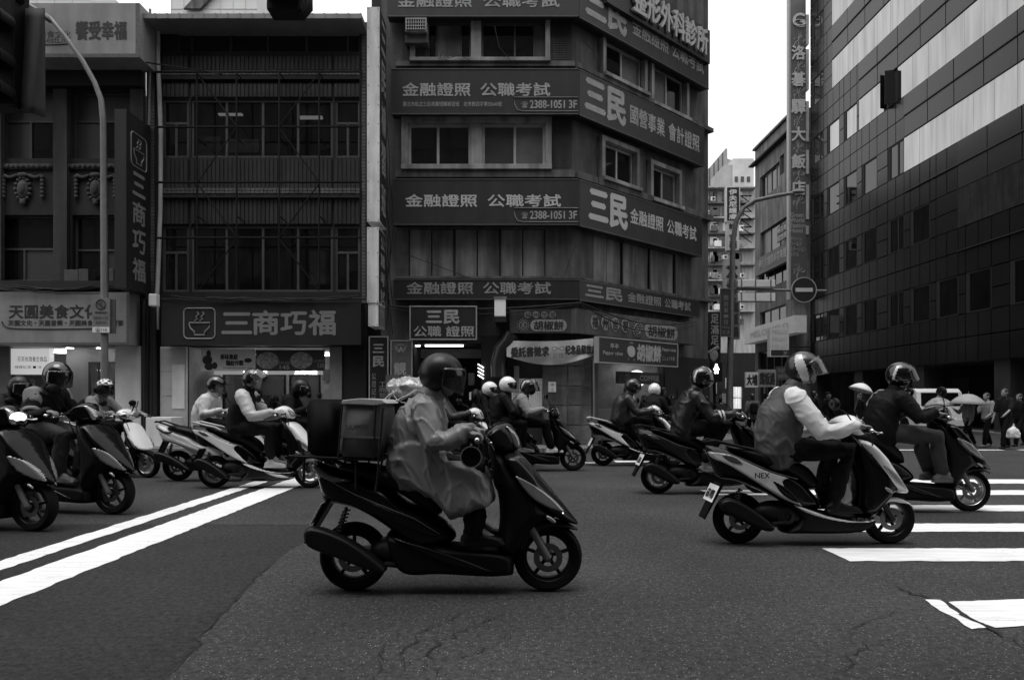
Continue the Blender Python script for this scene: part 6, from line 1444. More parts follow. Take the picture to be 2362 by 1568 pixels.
def helmet(parent, T, kind='jet', paint=None, visor='down', vm=None, checker=None, stripe=None, nu=44, nv=32, peak=False):
    nm = bpy.data.objects.new('helmet', None); COL.objects.link(nm); nm.parent = parent
    if stripe: nu, nv = 96, 64
    rx, ry, rz = .148, .128, .145; c = (-.006, 0, .018); V = []; Fc = []; mi = []
    def pt(th, ph):
        x, y, z = rx * math.sin(ph) * math.cos(th), ry * math.sin(ph) * math.sin(th), rz * math.cos(ph)
        if kind == 'full' and z < -.02 and x > 0: x *= 1.0 + .22 * min(1, (-z - .02) / .06) * (x / rx)
        if z < -.02 and x < 0: x *= 1 - .10 * (-z / rz)
        return (x + c[0], y + c[1], z + c[2])
    zlow = {'jet': -.095, 'full': -.118, 'half': -.02}[kind]
    keep = []
    for i in range(nv):
        for j in range(nu):
            th = 2 * math.pi * (j + .5) / nu; ph = math.pi * (i + .5) / nv; x, y, z = pt(th, ph); th2 = (th + math.pi) % (2 * math.pi) - math.pi
            lowcut = zlow + (.055 if (kind != 'full' and x > .0) else 0) * max(0, x / rx)
            if z < lowcut: continue
            if kind == 'jet' and abs(th2) < R(72) and z < .058 and z > -.3: continue
            if kind == 'full' and abs(th2) < R(66) and -.045 < z < .062: continue
            if kind == 'half' and z < -.02 + .05 * max(0, x / rx): continue
            keep.append((i, j))
    idx = {}
    def vi(i, j):
        key = (i, j % nu)
        if key not in idx: idx[key] = len(V); V.append(pt(2 * math.pi * j / nu, math.pi * i / nv))
        return idx[key]
    for i, j in keep:
        Fc.append((vi(i, j), vi(i + 1, j), vi(i + 1, j + 1), vi(i, j + 1)))
        th = (2 * math.pi * (j + .5) / nu + math.pi) % (2 * math.pi) - math.pi
        k = 0
        if checker: k = ((i // 3) + (j // 3)) % 2
        elif stripe == 'side': k = 1 if (abs(abs(th) - R(110) + .9 * (i / nv - .45)) < .28 and i / nv > .18) else 0
        elif stripe == 'top': k = 1 if (.25 < abs(th) * 1.0 - .6 * (i / nv) < .62 and .06 < i / nv < .5) or (1.9 < abs(th) - .9 * (i / nv) < 2.1 and .25 < i / nv < .6) else 0
        mi.append(k)
    me = bpy.data.meshes.new('helmet_shell'); me.from_pydata([tuple(T @ Vector(p)) for p in V], [], Fc); me.validate()
    o = link('helmet_shell', me, [paint, checker or m_gloss['silver']] if (checker or stripe) else paint, nm, True)
    if checker or stripe: me.polygons.foreach_set('material_index', mi[:len(me.polygons)])
    sm = o.modifiers.new('s', 'SOLIDIFY'); sm.thickness = .022; sm.offset = -1
    # rim rubber and lining
    li = MB().ell((-.02, 0, .0), (.115, .104, .105), 18, 12); li.v = [p for p in li.v]; lv = MB().lathe([(.098, -.088), (.108, -.096), (.103, -.075)], c, 'z', 28)
    lv.xform(T @ Matrix.Diagonal((1.12, 1.0, 1, 1))); 
    # ear pivots
    pv = MB()
    for sg in (-1, 1): pv.lathe([(0, .012 * sg), (.02, .010 * sg), (.026, 0), (.026, -.01 * sg)], (.012, sg * .118, .03), 'y', 18)
    pv.xform(T); pv.build('visor_pivot', m_blk, nm, smooth=40)
    # chin strap
    cs = MB().tube([(.01, -.1, -.06), (.045, -.075, -.115), (.06, 0, -.135), (.045, .075, -.115), (.01, .1, -.06)], (.004), 6); cs.xform(T); cs.build('chin_strap', m_blk, nm)
    if visor:
        vv = MB(); n1, n2 = 20, 10; z0_, z1_ = {'jet': (-.115, .062), 'full': (-.052, .066), 'half': (-.1, .03)}[kind]
        rot = Matrix.Translation((.012, 0, .03)) @ Matrix.Rotation(R({'down': 0, 'up': -52, 'mid': -24}[visor]), 4, 'Y') @ Matrix.Translation((-.012, 0, -.03))
        L = []
        for a in range(n1 + 1):
            th = R(-80 + 160 * a / n1)
            for b in range(n2 + 1):
                z = z0_ + (z1_ - z0_) * b / n2 + .0; rr = math.sqrt(max(.35, 1 - (max(z, 0) / (rz * 1.05)) ** 2)); bulge = 1.055 + (.06 if kind == 'jet' else .02) * math.cos(th) ** 2
                side = .5 * (1 - math.cos(th)) ; zz = .02 + (z - .02) * (1 - .75 * side)
                L.append(rot @ Vector((rx * bulge * rr * math.cos(th) * 1.0 - .004, ry * 1.045 * rr * math.sin(th), zz + .012)))
        vv.add(L, [(a * (n2 + 1) + b, (a + 1) * (n2 + 1) + b, (a + 1) * (n2 + 1) + b + 1, a * (n2 + 1) + b + 1) for a in range(n1) for b in range(n2)])
        vv.xform(T); ob = vv.build('visor', vm or MATS['visor_smoke'], nm, smooth=2); ob.modifiers.new('s', 'SOLIDIFY').thickness = .0015
    if peak:
        pk = MB().prism([(.10, .06), (.20, .05), (.205, .044), (.10, .045)], -.07, .07); pk.xform(T); pk.build('peak', m_blk, nm)
    return nm
mat_glass('visor_smoke', .004, .04, .06, clear=.62); mat_glass('visor_dark', .006, .08, .04, clear=.05); mat_glass('visor_clear', .10, .06, .05, clear=.75)
mat('helmet_black', .003, .2, .2, 6, coat=.6); mat('helmet_matt', .006, .34, .25, 6, spec=.3); mat('helmet_white', .72, .25, .06, 6, coat=.5); mat('helmet_dark', .010, .3, .3, 6, coat=.4)
POSES = {
 'A': dict(hip=(.36, .845), waist=(.345, .98), chest=(.39, 1.12), sh=(.455, 1.215), neck=(.50, 1.285), head=(.575, 1.405), hp=-6, elbow=(.53, .985), knee=(.815, .80), ankle=(.80, .43), seat=.78),
 'B': dict(hip=(.33, .80), waist=(.33, .94), chest=(.375, 1.10), sh=(.43, 1.225), neck=(.475, 1.30), head=(.545, 1.425), hp=-4, elbow=(.60, .955), knee=(.83, .80), ankle=(.78, .44), seat=.74)}
SEED = [0]
def rider(label, loc, yaw, scale, model, jacket, trousers, shoes, helm, pose=None, coat=None, gloves=None, voxel=.016, jv=.016, hands=True, torso=None, glasses=False, group='riders on scooters', grip=None, scarf=None, fold=.011, backpack=None, yk=.15, ye=.27, armband=None, hair=None, shoulder_patch=None, sleeve=None, sitback=0, feet_z=None, mask=None):
    SEED[0] += 1; sd_ = SEED[0]; P_ = dict(POSES[model]); P_.update(pose or {}); D = LAST[0]
    o = thing('person', label, 'person', loc, yaw, group); o.scale = (scale,) * 3
    gx, gz_ = grip or D['grip']; fz_ = feet_z if feet_z is not None else D['foot_z']
    v3 = lambda p, y: Vector((p[0], y, p[1])); sb = sitback
    for k in ('hip', 'waist', 'chest', 'sh', 'neck', 'head'): P_[k] = (P_[k][0] - sb, P_[k][1])
    hip, waist, chest, sh, neck, head = (P_[k] for k in ('hip', 'waist', 'chest', 'sh', 'neck', 'head'))
    T = Matrix.Translation((head[0], 0, head[1])) @ Matrix.Rotation(R(-P_['hp']), 4, 'Y') @ Matrix.Rotation(R(P_.get('turn', 0)), 4, 'Z')
    yh = P_.get('yh', .295); hy_ = {1: yh, -1: -yh}
    # body
    b = MB(); b.caps([v3(hip, 0), v3(waist, 0), v3(chest, 0), v3(sh, 0), v3(neck, 0)], [(.15, .11), (.135, .10), (.155, .105), (.14, .085), (.055, .058)], 16, lat=(0, 1, 0))
    b.caps([v3(neck, 0) - Vector((.01, 0, .03)), Vector((head[0] - .025, 0, head[1] - .04))], [.058, .056], 12); head_shape(b, T)
    gb = MB() if gloves else b
    for sg in (-1, 1):
        S_ = v3(sh, sg * .165); E_ = v3(P_['elbow'], sg * ye); W_ = Vector((gx - .085, hy_[sg], gz_ + .035))
        b.caps([S_, E_, W_], [.05, .04, .028], 10); b.caps([W_ - Vector((.02, 0, 0)), Vector((gx - .03, hy_[sg], gz_ + .024))], [.028, .026], 10)
        hand_grip(gb, gx, gz_, hy_[sg], sg)
        K_ = v3(P_['knee'], sg * yk); A_ = v3(P_['ankle'], sg * P_.get('ya', .12)); b.caps([v3(hip, sg * .08), K_, A_], [.075, .052, .038], 10); b.caps([A_, Vector((A_.x + .12, A_.y, fz_ + .04))], [.036, .03], 8)
    me = shell(b, voxel, 1); link('body', me, m_skin, o, True)
    if gloves: link('glove', shell(gb, .010, 1), gloves, o, True)
    for sg in (-1, 1):
        e = MB().ell((.083, sg * .032, .012), (.010, .013, .009), 10, 8); e.xform(T); e.build('eye', m_ink, o, smooth=2)
    # jacket
    j = MB(); k = 1.0
    j.caps([v3(hip, 0) + Vector((0, 0, -.03)), v3(waist, 0), v3(chest, 0), v3(sh, 0), v3(neck, 0) - Vector((.0, 0, .01))], torso or [(.195, .165), (.195, .16), (.205, .152), (.182, .116), (.08, .08)], 18, lat=(0, 1, 0))
    for sg in (-1, 1):
        S_ = v3(sh, sg * .165) + Vector((0, 0, -.005)); E_ = v3(P_['elbow'], sg * ye); W_ = Vector((gx - .085, hy_[sg], gz_ + .035)); m1 = S_.lerp(E_, .5); m2 = E_.lerp(W_, .5) - Vector((0, 0, .012))
        if sleeve:
            sv_ = MB().caps([S_ + Vector((-.005, -sg * .012, .006)), m1, E_, m2, W_], [.100, .090, .078, .067, .047], 14); link('sleeve', shell(sv_, jv, 4, fold * .6, 12, sd_ + sg, (.45, .45, 1)), sleeve, o, True)
        else: j.caps([S_, m1, E_, m2, W_], [.086, .080, .074, .064, .046], 14)
    if coat:
        V_, F_ = inflate(coat[0], coat[1], coat[2], .02); j.add(V_, F_)
    link('jacket', shell(j, jv, 2, fold, 11, sd_), jacket, o, True)
    cl = MB(); nk = v3(neck, 0); up = (v3(head, 0) - nk).normalized(); cl.tube([nk - up * .02, nk + up * .045], [.086, .080], 18); link('collar', shell(cl, .012, 1), jacket, o, True)
    # trousers
    t = MB(); t.ell((hip[0] + .02, 0, hip[1] - .02), (.16, .17, .12), 16, 12)
    for sg in (-1, 1):
        Hh = v3(hip, sg * .085); K_ = v3(P_['knee'], sg * yk); A_ = v3(P_['ankle'], sg * P_.get('ya', .12)); t.caps([Hh, Hh.lerp(K_, .5), K_, K_.lerp(A_, .45) - Vector((.02, 0, 0)), A_ - Vector((0, 0, .01))], [.105, .098, .082, .075, .066], 14)
    link('trousers', shell(t, jv, 3, fold * .8, 10, sd_ + 20), trousers, o, True)
    for sg in (-1, 1):
        A_ = v3(P_['ankle'], sg * P_.get('ya', .12)); s_ = MB(); fz2 = P_.get('fz%d' % sg, fz_)
        s_.caps([(A_.x - .055, A_.y, fz2 + .045), (A_.x + .02, A_.y, fz2 + .05), (A_.x + .11, A_.y, fz2 + .038), (A_.x + .175, A_.y, fz2 + .03)], [(.038, .042), (.042, .05), (.048, .036), (.038, .026)], 14, lat=(0, 1, 0))
        s_.caps([(A_.x - .01, A_.y, fz2 + .05), (A_.x - .005, A_.y, fz2 + .13)], [.045, .044], 12)
        s_.box((A_.x - .09, A_.y - .045, fz2 + .001), (A_.x + .205, A_.y + .045, fz2 + .022))
        link('shoe', shell(s_, .010, 2), shoes, o, True)
    if helm: helmet(o, T, **helm)
    elif hair:
        h = MB().ell((-.015, 0, .045), (.106, .086, .098), 18, 12); h.xform(T); link('hair', shell(h, .012, 1, .004, 30), m_hair, o, True)
    if glasses:
        gm = MB()
        for sg in (-1, 1): gm.lathe([(.024, -.002), (.027, -.002), (.027, .002), (.024, .002)], (.106, sg * .034, .012), 'x', 16); gm.tube([(.106, sg * .06, .015), (.0, sg * .082, .015)], .003, 5)
        gm.tube([(.108, -.01, .014), (.108, .01, .014)], .003, 5); gm.xform(T); gm.build('glasses', m_ink, o)
    if mask:
        mk = MB().ell((.06, 0, -.055), (.058, .062, .052), 14, 10); mk.xform(T); link('face_mask', shell(mk, .012, 1), mask, o, True)
    if armband:
        for sg in (-1, 1):
            E_ = v3(P_['elbow'], sg * ye); W_ = Vector((gx - .085, hy_[sg], gz_ + .035))
            for q in (.35, .5):
                ab = MB().tube([E_.lerp(W_, q), E_.lerp(W_, q + .08)], [.078 - .02 * q, .076 - .02 * q], 18); ab.build('arm_band', armband, o, smooth=True)
    if shoulder_patch:
        for sg in (-1, 1):
            S_ = v3(sh, sg * .165); E_ = v3(P_['elbow'], sg * ye); ab = MB().caps([S_ + Vector((-.04, -sg * .05, .012)), S_ + Vector((.0, sg * .02, .012)), S_.lerp(E_, .28)], [.080, .088, .086], 14); link('shoulder_panel', shell(ab, .014, 3, .005, 9, sd_), shoulder_patch, o, True)
            ab = MB().tube([S_.lerp(E_, .62), S_.lerp(E_, .80)], [.088, .086], 16); link('sleeve_band', shell(ab, .012, 2, .004, 9, sd_), shoulder_patch, o, True)
    if backpack:
        bp = MB().caps([v3(waist, 0) + Vector((-.2, 0, .0)), v3(chest, 0) + Vector((-.22, 0, .08))], [(.15, .09), (.14, .08)], 14, lat=(0, 1, 0)); link('backpack', shell(bp, .018, 2, .008, 9, sd_), backpack, o, True)
    return o
def walker(label, x, yfoot, height, facing, top, bottom, shoes, hairy=True, cap=None, stride=.25, arm=None, hood=None, bag=None, coatlen=0, arms=None, group='people crossing the side street', pack=None, loc=None):
    """standing or walking figure; facing: yaw of the forward axis"""
    SEED[0] += 1; sd_ = SEED[0]; p = gnd(x, yfoot) if loc is None else Vector(loc); o = thing('person', label, 'person', p, facing, group); s = height / 1.70; o.scale = (s,) * 3
    T = Matrix.Translation((.03, 0, 1.575)); b = MB()
    b.caps([(0, 0, .92), (0, 0, 1.08), (.0, 0, 1.25), (0, 0, 1.38), (.01, 0, 1.46)], [(.145, .10), (.13, .095), (.155, .105), (.14, .08), (.055, .055)], 16, lat=(0, 1, 0)); b.caps([(.01, 0, 1.43), (.02, 0, 1.54)], [.056, .054], 12); head_shape(b, T)
    arms = arms or {-1: ((.02, .02), (.10, -.02)), 1: ((-.06, .02), (-.02, -.02))}
    t = MB(); t.ell((0, 0, .93), (.12, .165, .11), 16, 12); j = MB(); j.caps([(0, 0, .90 - coatlen), (0, 0, 1.06), (0, 0, 1.25), (0, 0, 1.385), (.008, 0, 1.455)], [(.175, .135), (.165, .125), (.18, .13), (.165, .10), (.068, .068)], 16, lat=(0, 1, 0))
    for sg in (-1, 1):
        st = stride * sg; K_ = Vector((st * .62 + .04, sg * .09, .50)); A_ = Vector((st, sg * .09, .09)) if sg > 0 else Vector((st - .02, sg * .09, .11))
        b.caps([(0, sg * .085, .9), K_, A_], [.075, .05, .036], 10); t.caps([(0, sg * .085, .9), K_, A_ + Vector((0, 0, .02))], [.095, .075, .066], 12)
        (ex, ez), (hx, hz_) = arms[sg]; S_ = Vector((0, sg * .17, 1.385)); E_ = Vector((ex, sg * .235, 1.09 + ez)); W_ = Vector((hx + .05, sg * .24, .85 + hz_))
        b.caps([S_, E_, W_], [.048, .038, .028], 10); j.caps([S_, S_.lerp(E_, .5), E_.lerp(W_, .1)], [.075, .07, .066], 12)
        if arm != 'short': j.caps([E_, W_], [.062, .045], 12)
        dv = (W_ - E_).normalized(); b.ell(W_ + dv * .05, (.02, .035, .045), 10, 8)
        for i, dy in enumerate((-.024, -.008, .008, .024)):
            f0 = W_ + dv * .085 + Vector((dy, 0, 0)); b.caps([f0, f0 + dv * .03 + Vector((.006, -sg * .008, 0)), f0 + dv * .05 + Vector((.01, -sg * .02, 0))], [.009, .0085, .0075], 6)
        b.caps([W_ + dv * .03, W_ + dv * .06 + Vector((.035, -sg * .01, 0))], [.011, .009], 6)
        sh_ = MB(); sh_.caps([(A_.x - .05, A_.y, A_.z - .045), (A_.x + .05, A_.y, A_.z - .042), (A_.x + .15, A_.y, A_.z - .055)], [(.038, .042), (.043, .045), (.036, .026)], 12, lat=(0, 1, 0)); sh_.v = [(q[0], q[1], max(q[2], .002)) for q in sh_.v]; link('shoe', shell(sh_, .014, 2), shoes, o, True)
    link('body', shell(b, .014, 1), m_skin, o, True); link('shirt', shell(j, .02, 3, .008, 8, sd_), top, o, True); link('trousers', shell(t, .02, 3, .008, 9, sd_ + 9), bottom, o, True)
    if hood: h = MB().ell((-.012, 0, .02), (.125, .105, .14), 16, 12); h.xform(T); link('hood', shell(h, .018, 2, .005, 12), hood, o, True)
    elif cap:
        h = MB().ell((-.01, 0, .06), (.108, .088, .07), 16, 10); h.prism([(.08, .05), (.18, .04), (.18, .033), (.08, .04)], -.06, .06); h.xform(T); link('cap', shell(h, .012, 1), cap, o, True)
    elif hairy:
        h = MB().ell((-.018, 0, .05), (.104, .084, .088), 16, 12); h.ell((-.06, 0, .0), (.05, .075, .09), 12, 10); h.xform(T); link('hair', shell(h, .012, 1, .005, 30), m_hair, o, True)
    if pack: bp = MB().caps([(-.2, 0, 1.08), (-.2, 0, 1.32)], [(.15, .09), (.13, .08)], 14, lat=(0, 1, 0)); link('backpack', shell(bp, .02, 2, .006, 9, sd_), pack, o, True)
    return o
# ================================================================== WHO RIDES WHAT
def place(x, y): return gnd(x, y)
def front_place(x, y, yaw, scale, wb=1.277):
    f = gnd(x, y); return f - Vector((math.cos(yaw), math.sin(yaw), 0)) * wb * scale
K = cloth
# 1 delivery rider in the foreground
l1 = place(817, 1360)
scooter('scooter', 'black delivery scooter with luggage rack and lit side strip, nearest the camera', 'A', l1, 0, 1.0, 'black', 'black', 'dark', 'black', g=.008, led=True, mirrors=True, plate='')
coatA = [cA(640, 620), cA(606, 720), cA(625, 820), cA(760, 900), cA(860, 955), cA(948, 1055) + (1,), cA(1060, 1022), cA(1160, 985), cA(1210, 948) + (1,), cA(1192, 880), cA(1165, 790), cA(1120, 738), cA(1040, 712), cA(960, 690), cA(900, 620), cA(760, 570)]
rider('rider in long pale raincoat and black open helmet on the nearest scooter', l1, 0, 1.0, 'A', mat('raincoat_grey', .155, .42, .05, 5, .12, 24, spec=.5), K('black', .012), mat('boot_black', .004, .5, .2, spec=.2), dict(kind='jet', paint=MATS['helmet_matt'], visor='down', vm=MATS['visor_smoke']), coat=(coatA, interp([.2, .5, .7, .9], [.20, .24, .265, .25]), .055), voxel=.009, jv=.009, fold=.014, pose=dict(hp=-8, yh=.30, hip=(.40, .84), waist=(.42, .98), chest=(.445, 1.11), sh=(.475, 1.205), neck=(.51, 1.285), elbow=(.55, .985)), yk=.12, torso=[(.21, .19), (.215, .185), (.22, .168), (.185, .125), (.085, .082)])
# rack, bags on it
rk1 = thing('luggage_rack', 'black wire luggage rack behind the raincoat rider', 'rack', l1)
mb = MB(); rz = cA(0, 700)[1]; x0_, x1_ = cA(75, 0)[0], cA(590, 0)[0]
for y in (-.22, -.11, 0, .11, .22): mb.tube([(x0_, y, rz + .015), (x1_, y, rz - .012)], .008, 6)
for x in np.linspace(x0_, x1_, 7): mb.tube([(x, -.22, rz), (x, .22, rz)], .008, 6)
mb.build('deck', m_iron, rk1)
for sg in (-1, 1):
    for pts in (((590, 700), (545, 880)), ((440, 705), (440, 870)), ((155, 690), (150, 830)), ((155, 690), (120, 600)), ((560, 400), (590, 700))):
        MB().tube([(cA(*p)[0], sg * .2, cA(*p)[1]) for p in pts], .008, 6).build('strut', m_iron, rk1)
def bag(label, pts, y0, y1, m, lid, name='delivery_bag'):
    q = [cA(*p) for p in pts]; t = thing(name, label, 'bag', l1)
    mb = MB().prism(q, y0, y1); me = mb.mesh('body'); bm = bmesh.new(); bm.from_mesh(me); bmesh.ops.bevel(bm, geom=list(bm.edges), offset=.018, segments=3, affect='EDGES'); bmesh.ops.subdivide_edges(bm, edges=[e for e in bm.edges if e.calc_length() > .06], cuts=4, use_grid_fill=True)
    for v in bm.verts: v.co += v.normal * .006 * mnoise.noise(v.co * 14)
    bm.to_mesh(me); bm.free(); link('bag_body', me, m, t, True); return t
b1 = bag('black box-shaped delivery bag at the rear of the rack', [(165, 395), (190, 372), (350, 374), (356, 680), (170, 680)], -.21, .21, mat('bag_black', .004, .7, .3, spec=.15), None)
b2 = bag('grey insulated delivery bag with flap lid just behind the rider', [(378, 385), (560, 375), (600, 400), (580, 695), (352, 690)], -.24, .2, mat('bag_grey', .085, .7, .25, 5, .2, 50), None)
q = [cA(370, 400), cA(375, 378), cA(470, 368), cA(590, 374), cA(620, 395), cA(560, 408), cA(450, 402)]
MB().prism(q, -.255, .215).build('lid', mat('bag_lid', .36, .6, .2, 5, .2, 50), b2, bevel=.006)
MB().prism([cA(362, 572), cA(590, 578), cA(589, 590), cA(361, 584)], -.2455, -.239).build('reflective_seam', mat('bag_seam', .10, .4), b2)
fl_b = Flat((0, -.248, 0), (1, 0, 0), (0, 0, 1))
mb = MB(); a_, b_ = cA(400, 540), cA(520, 512); letters(mb, fl_b, 'LALAMOVE', a_[0], b_[0], a_[1], b_[1], 0, .01); mb.v = [(p[0], -.252, p[2]) for p in mb.v]; mb.build('lettering', mat('bag_print', .09, .5), b2)
for pts in (((560, 400), (545, 700)), ((600, 420), (560, 880)), ((375, 400), (352, 700))): MB().tube([(cA(*p)[0], -.25, cA(*p)[1]) for p in pts], .006, 6).build('strap', m_iron, b2)
mir = MB(); c_ = cA(1085, 685); mir.lathe([(.062, -.01), (.068, -.006), (.066, .006), (.0, .01)], (c_[0], -.30, c_[1]), 'y', 28)
o = mir.build('round_mirror', m_blk, None); o.location = l1; tag(o, 'round lowered rear mirror with bright rim by the knee of the raincoat rider', 'mirror'); MB().lathe([(.060, -.012), (.068, -.012), (.068, -.004), (.060, -.004)], (c_[0], -.30, c_[1]), 'y', 28).build('rim', m_chrome, o); MB().tube([(c_[0], -.295, c_[1] + .06), (c_[0] + .06, -.26, c_[1] + .1)], .007, 6).build('stalk', m_blk, o)
# 2 white and grey scooter at the right
l2 = place(1702, 1252); s2 = 1.03
sz = scooter('scooter', 'white and silver sporty scooter with white rear plate and maker lettering, right of centre', 'B', l2, 0, s2, 'black', 'silver', 'white', 'white', g=.009, plate='633-MYB')
fz2 = Flat((0, -.174, 0), (1, 0, 0), (0, 0, 1)); mb = MB(); a_, b_ = cB(1408, 952), cB(1505, 936); letters(mb, fz2, 'SUZUKI', a_[0], b_[0], a_[1], b_[1], 0, .02); mb.v = [(p[0], -.181, p[2]) for p in mb.v]; mb.build('lettering', m_letter, sz)
mb = MB(); a_, b_ = cB(915, 732), cB(990, 706); letters(mb, fz2, 'NEX', a_[0], b_[0], a_[1], b_[1], 0, .02); mb.v = [(p[0], -.179, p[2]) for p in mb.v]; mb.build('model_lettering', m_ink, sz)
for sg in (-1, 1): infl('black_graphic', [cB(1000, 740), cB(1090, 790), cB(1150, 860), cB(1060, 820)], .012, .02, m_gloss['black'], sz, .014, y0=sg * .163)
r2 = rider('rider in two-tone pale jacket with flipped-up visor and glasses, on the silver scooter', l2, 0, s2, 'B', mat('windbreaker', .06, .5, .07, 5, .2, 24, spec=.4), K('black', .010), mat('shoe_black', .005, .5, .2, spec=.2), dict(kind='jet', paint=MATS['helmet_dark'], visor='mid', vm=MATS['visor_clear'], stripe='side'), voxel=.010, jv=.012, glasses=True, sleeve=mat('pale_sleeve', .68, .5, .07, 5, .2, 24, spec=.4), pose=dict(knee=(.88, .80), chest=(.36, 1.10), sh=(.425, 1.235), head=(.56, 1.47), neck=(.48, 1.33), hp=2, waist=(.33, .95), turn=-8), fold=.014, torso=[(.205, .18), (.21, .19), (.215, .172), (.185, .125), (.082, .082)])
pb = MB()
pb.caps([(.80, -.10, .62), (.82, -.1, .52), (.83, -.1, .38)], [(.02, .03), (.06, .08), (.05, .085)], 14); o = link('plastic_bag', shell(pb, .010, 2, .012, 16, 3), mat('carrier_bag', .22, .3, .3, 8, spec=.6), None, True); o.location = l2; o.scale = (s2,) * 3; tag(o, 'crumpled translucent carrier bag hanging at the knees of the glasses rider', 'bag')
# 3 dark rider far right
s3 = 1.06; l3 = front_place(2232, 1178, 0, s3)
scooter('scooter', 'black scooter at the right edge with bright front wheel rim', 'A', l3, 0, s3, 'black', g=.013, rim=m_rims, warp=(-.05, 1.04, .06))
rider('rider in black jacket, grey jeans and striped helmet at the right edge', l3, 0, s3, 'A', K('nearblack', .014, .65), mat('jeans_grey', .026, .8, .35, 6, .3, 60), mat('trainer_grey', .09, .6, .3), dict(kind='jet', paint=MATS['helmet_black'], visor='mid', stripe='top'), voxel=.012, jv=.014, pose=dict(knee=(.86, .80), ankle=(.92, .46), head=(.56, 1.43), hp=0, elbow=(.60, 1.0)), mask=K('black', .012))
# 4 leather jacket rider
s4 = 1.07; l4 = place(1517, 1137)
scooter('scooter', 'black scooter with white rear plate ridden by the leather jacket rider', 'B', l4, 0, s4, 'black', 'dark', 'black', 'black', g=.014, plate='FL-8826', mirrors=True, rim=m_rims, warp=(.03, .97, .10))
rider('rider in black leather jacket with two white arm bands and full-face helmet', l4, 0, s4, 'B', mat('leather_black', .004, .42, .3, 8, .3, 30, spec=.5), K('black', .012), mat('shoe_grey', .14, .6, .3), dict(kind='full', paint=MATS['helmet_black'], visor='down', vm=MATS['visor_dark'], stripe='top'), voxel=.014, pose=dict(knee=(.84, .86), ankle=(.56, .46), head=(.56, 1.44), hp=4), armband=K('white', .6), fold=.014)
# 5 raincoat rider on white-sided scooter
s5 = 1.06; l5 = place(1390, 1073)
scooter('scooter', 'white-sided scooter in front of the bakery ridden by the dark raincoat rider', 'B', l5, 0, s5, 'black', 'white', 'white', 'white', g=.018, plate='', warp=(.0, 1.0, 0))
coatB = [(.30, 1.28), (.20, 1.15), (.16, .98), (.14, .82), (.22, .72), (.45, .66), (.62, .45), (.76, .42), (.80, .62), (.84, .80), (.70, .86), (.52, .95), (.50, 1.15), (.45, 1.28)]
rider('rider in long dark raincoat and dark helmet in front of the bakery', l5, 0, s5, 'B', mat('raincoat_dark', .014, .45, .07, 5, .2, 24, spec=.45), K('black', .012), MATS['shoe_black'], dict(kind='full', paint=MATS['helmet_dark'], visor='down', vm=MATS['visor_dark']), coat=(coatB, .2, .14), pose=dict(hp=-6))
# 6 + 7 couple with white helmet pillion
s6 = 1.05; l6 = front_place(1321, 1085, 0, s6)
scooter('scooter', 'dark scooter carrying two people in front of the stone pier', 'A', l6, 0, s6, 'dark', 'dark', 'dark', 'black', g=.018, warp=(-.04, .98, -.08))
rider('front rider with patterned helmet and grey-sleeved jacket before the printed bill sheet', l6, 0, s6, 'A', K('greyjacket', .07, .6), K('black', .012), mat('clog_white', .6, .5, .1), dict(kind='jet', paint=MATS['helmet_dark'], visor='mid', stripe='top'), mask=K('black', .012), sleeve=K('greysleeve', .2), pose=dict(ankle=(.90, .43)), sitback=.05)
rider('pillion in black jacket with round badge and white full-face helmet', l6, 0, s6, 'A', K('blackjacket', .016, .6), K('black', .012), MATS['shoe_grey'], dict(kind='full', paint=MATS['helmet_white'], visor='down', vm=MATS['visor_dark']), grip=(.47, .93), pose=dict(hip=(.02, .86), waist=(.02, 1.0), chest=(.06, 1.15), sh=(.10, 1.25), neck=(.12, 1.32), head=(.17, 1.44), elbow=(.26, 1.0), knee=(.45, .80), ankle=(.42, .46), yh=.2), yk=.22, group='pillion riders')
# 9 other white helmet behind
s9 = 1.03; l9 = place(1058, 1075)
scooter('scooter', 'mostly hidden dark scooter behind the two-person scooter', 'A', l9, 0, s9, 'black', g=.02)
rider('rider in white helmet with dark side stripe half hidden behind the pillion', l9, 0, s9, 'A', K('dark', .02), K('black', .012), MATS['shoe_black'], dict(kind='full', paint=MATS['helmet_white'], visor='down', vm=MATS['visor_dark']))
# 8 loaded scooter hidden behind the foreground rider
s8 = 1.04; l8 = place(955, 1104)
scooter('scooter', 'white-fronted scooter with a wrapped load hidden behind the raincoat rider', 'B', l8, 0, s8, 'black', 'black', 'white', 'white', g=.018)
rider('rider in quilted dark jacket and gloves half hidden behind the raincoat rider', l8, 0, s8, 'B', mat('quilted', .02, .55, .4, 12, .5, 20), K('black', .012), MATS['shoe_black'], dict(kind='jet', paint=MATS['helmet_black'], visor='down'), gloves=K('gloves', .06), sitback=.02)
cc_ = at(944, 893, l8.y); ld = MB(); ld.ell((0, 0, 0), (.36, .3, .16), 20, 12); ld.box((-.3, -.28, -.16), (.3, .28, .03)); o = link('wrapped_bundle', shell(ld, .018, 2, .03, 11, 5), mat('plastic_wrap', .30, .18, .5, 9, .3, 14, spec=.8), None, True); o.location = cc_; tag(o, 'bundle wrapped in shiny plastic film on the hidden scooter', 'bundle')
rp = MB()
for k in range(3): rp.tube([(.36 * math.cos(t + k) * (.6 + .2 * k), -.3 - .01 * k, -.05 - .2 * abs(math.sin(t))) for t in [j / 8 * math.pi for j in range(9)]], .008, 5)
rp.build('rope', m_white, o)
o = MB().box((-.33, -.28, -.62), (.33, .28, -.16)).build('black_crate', MATS['bag_black']); o.location = cc_; tag(o, 'black carrier box under the plastic-wrapped bundle', 'box')
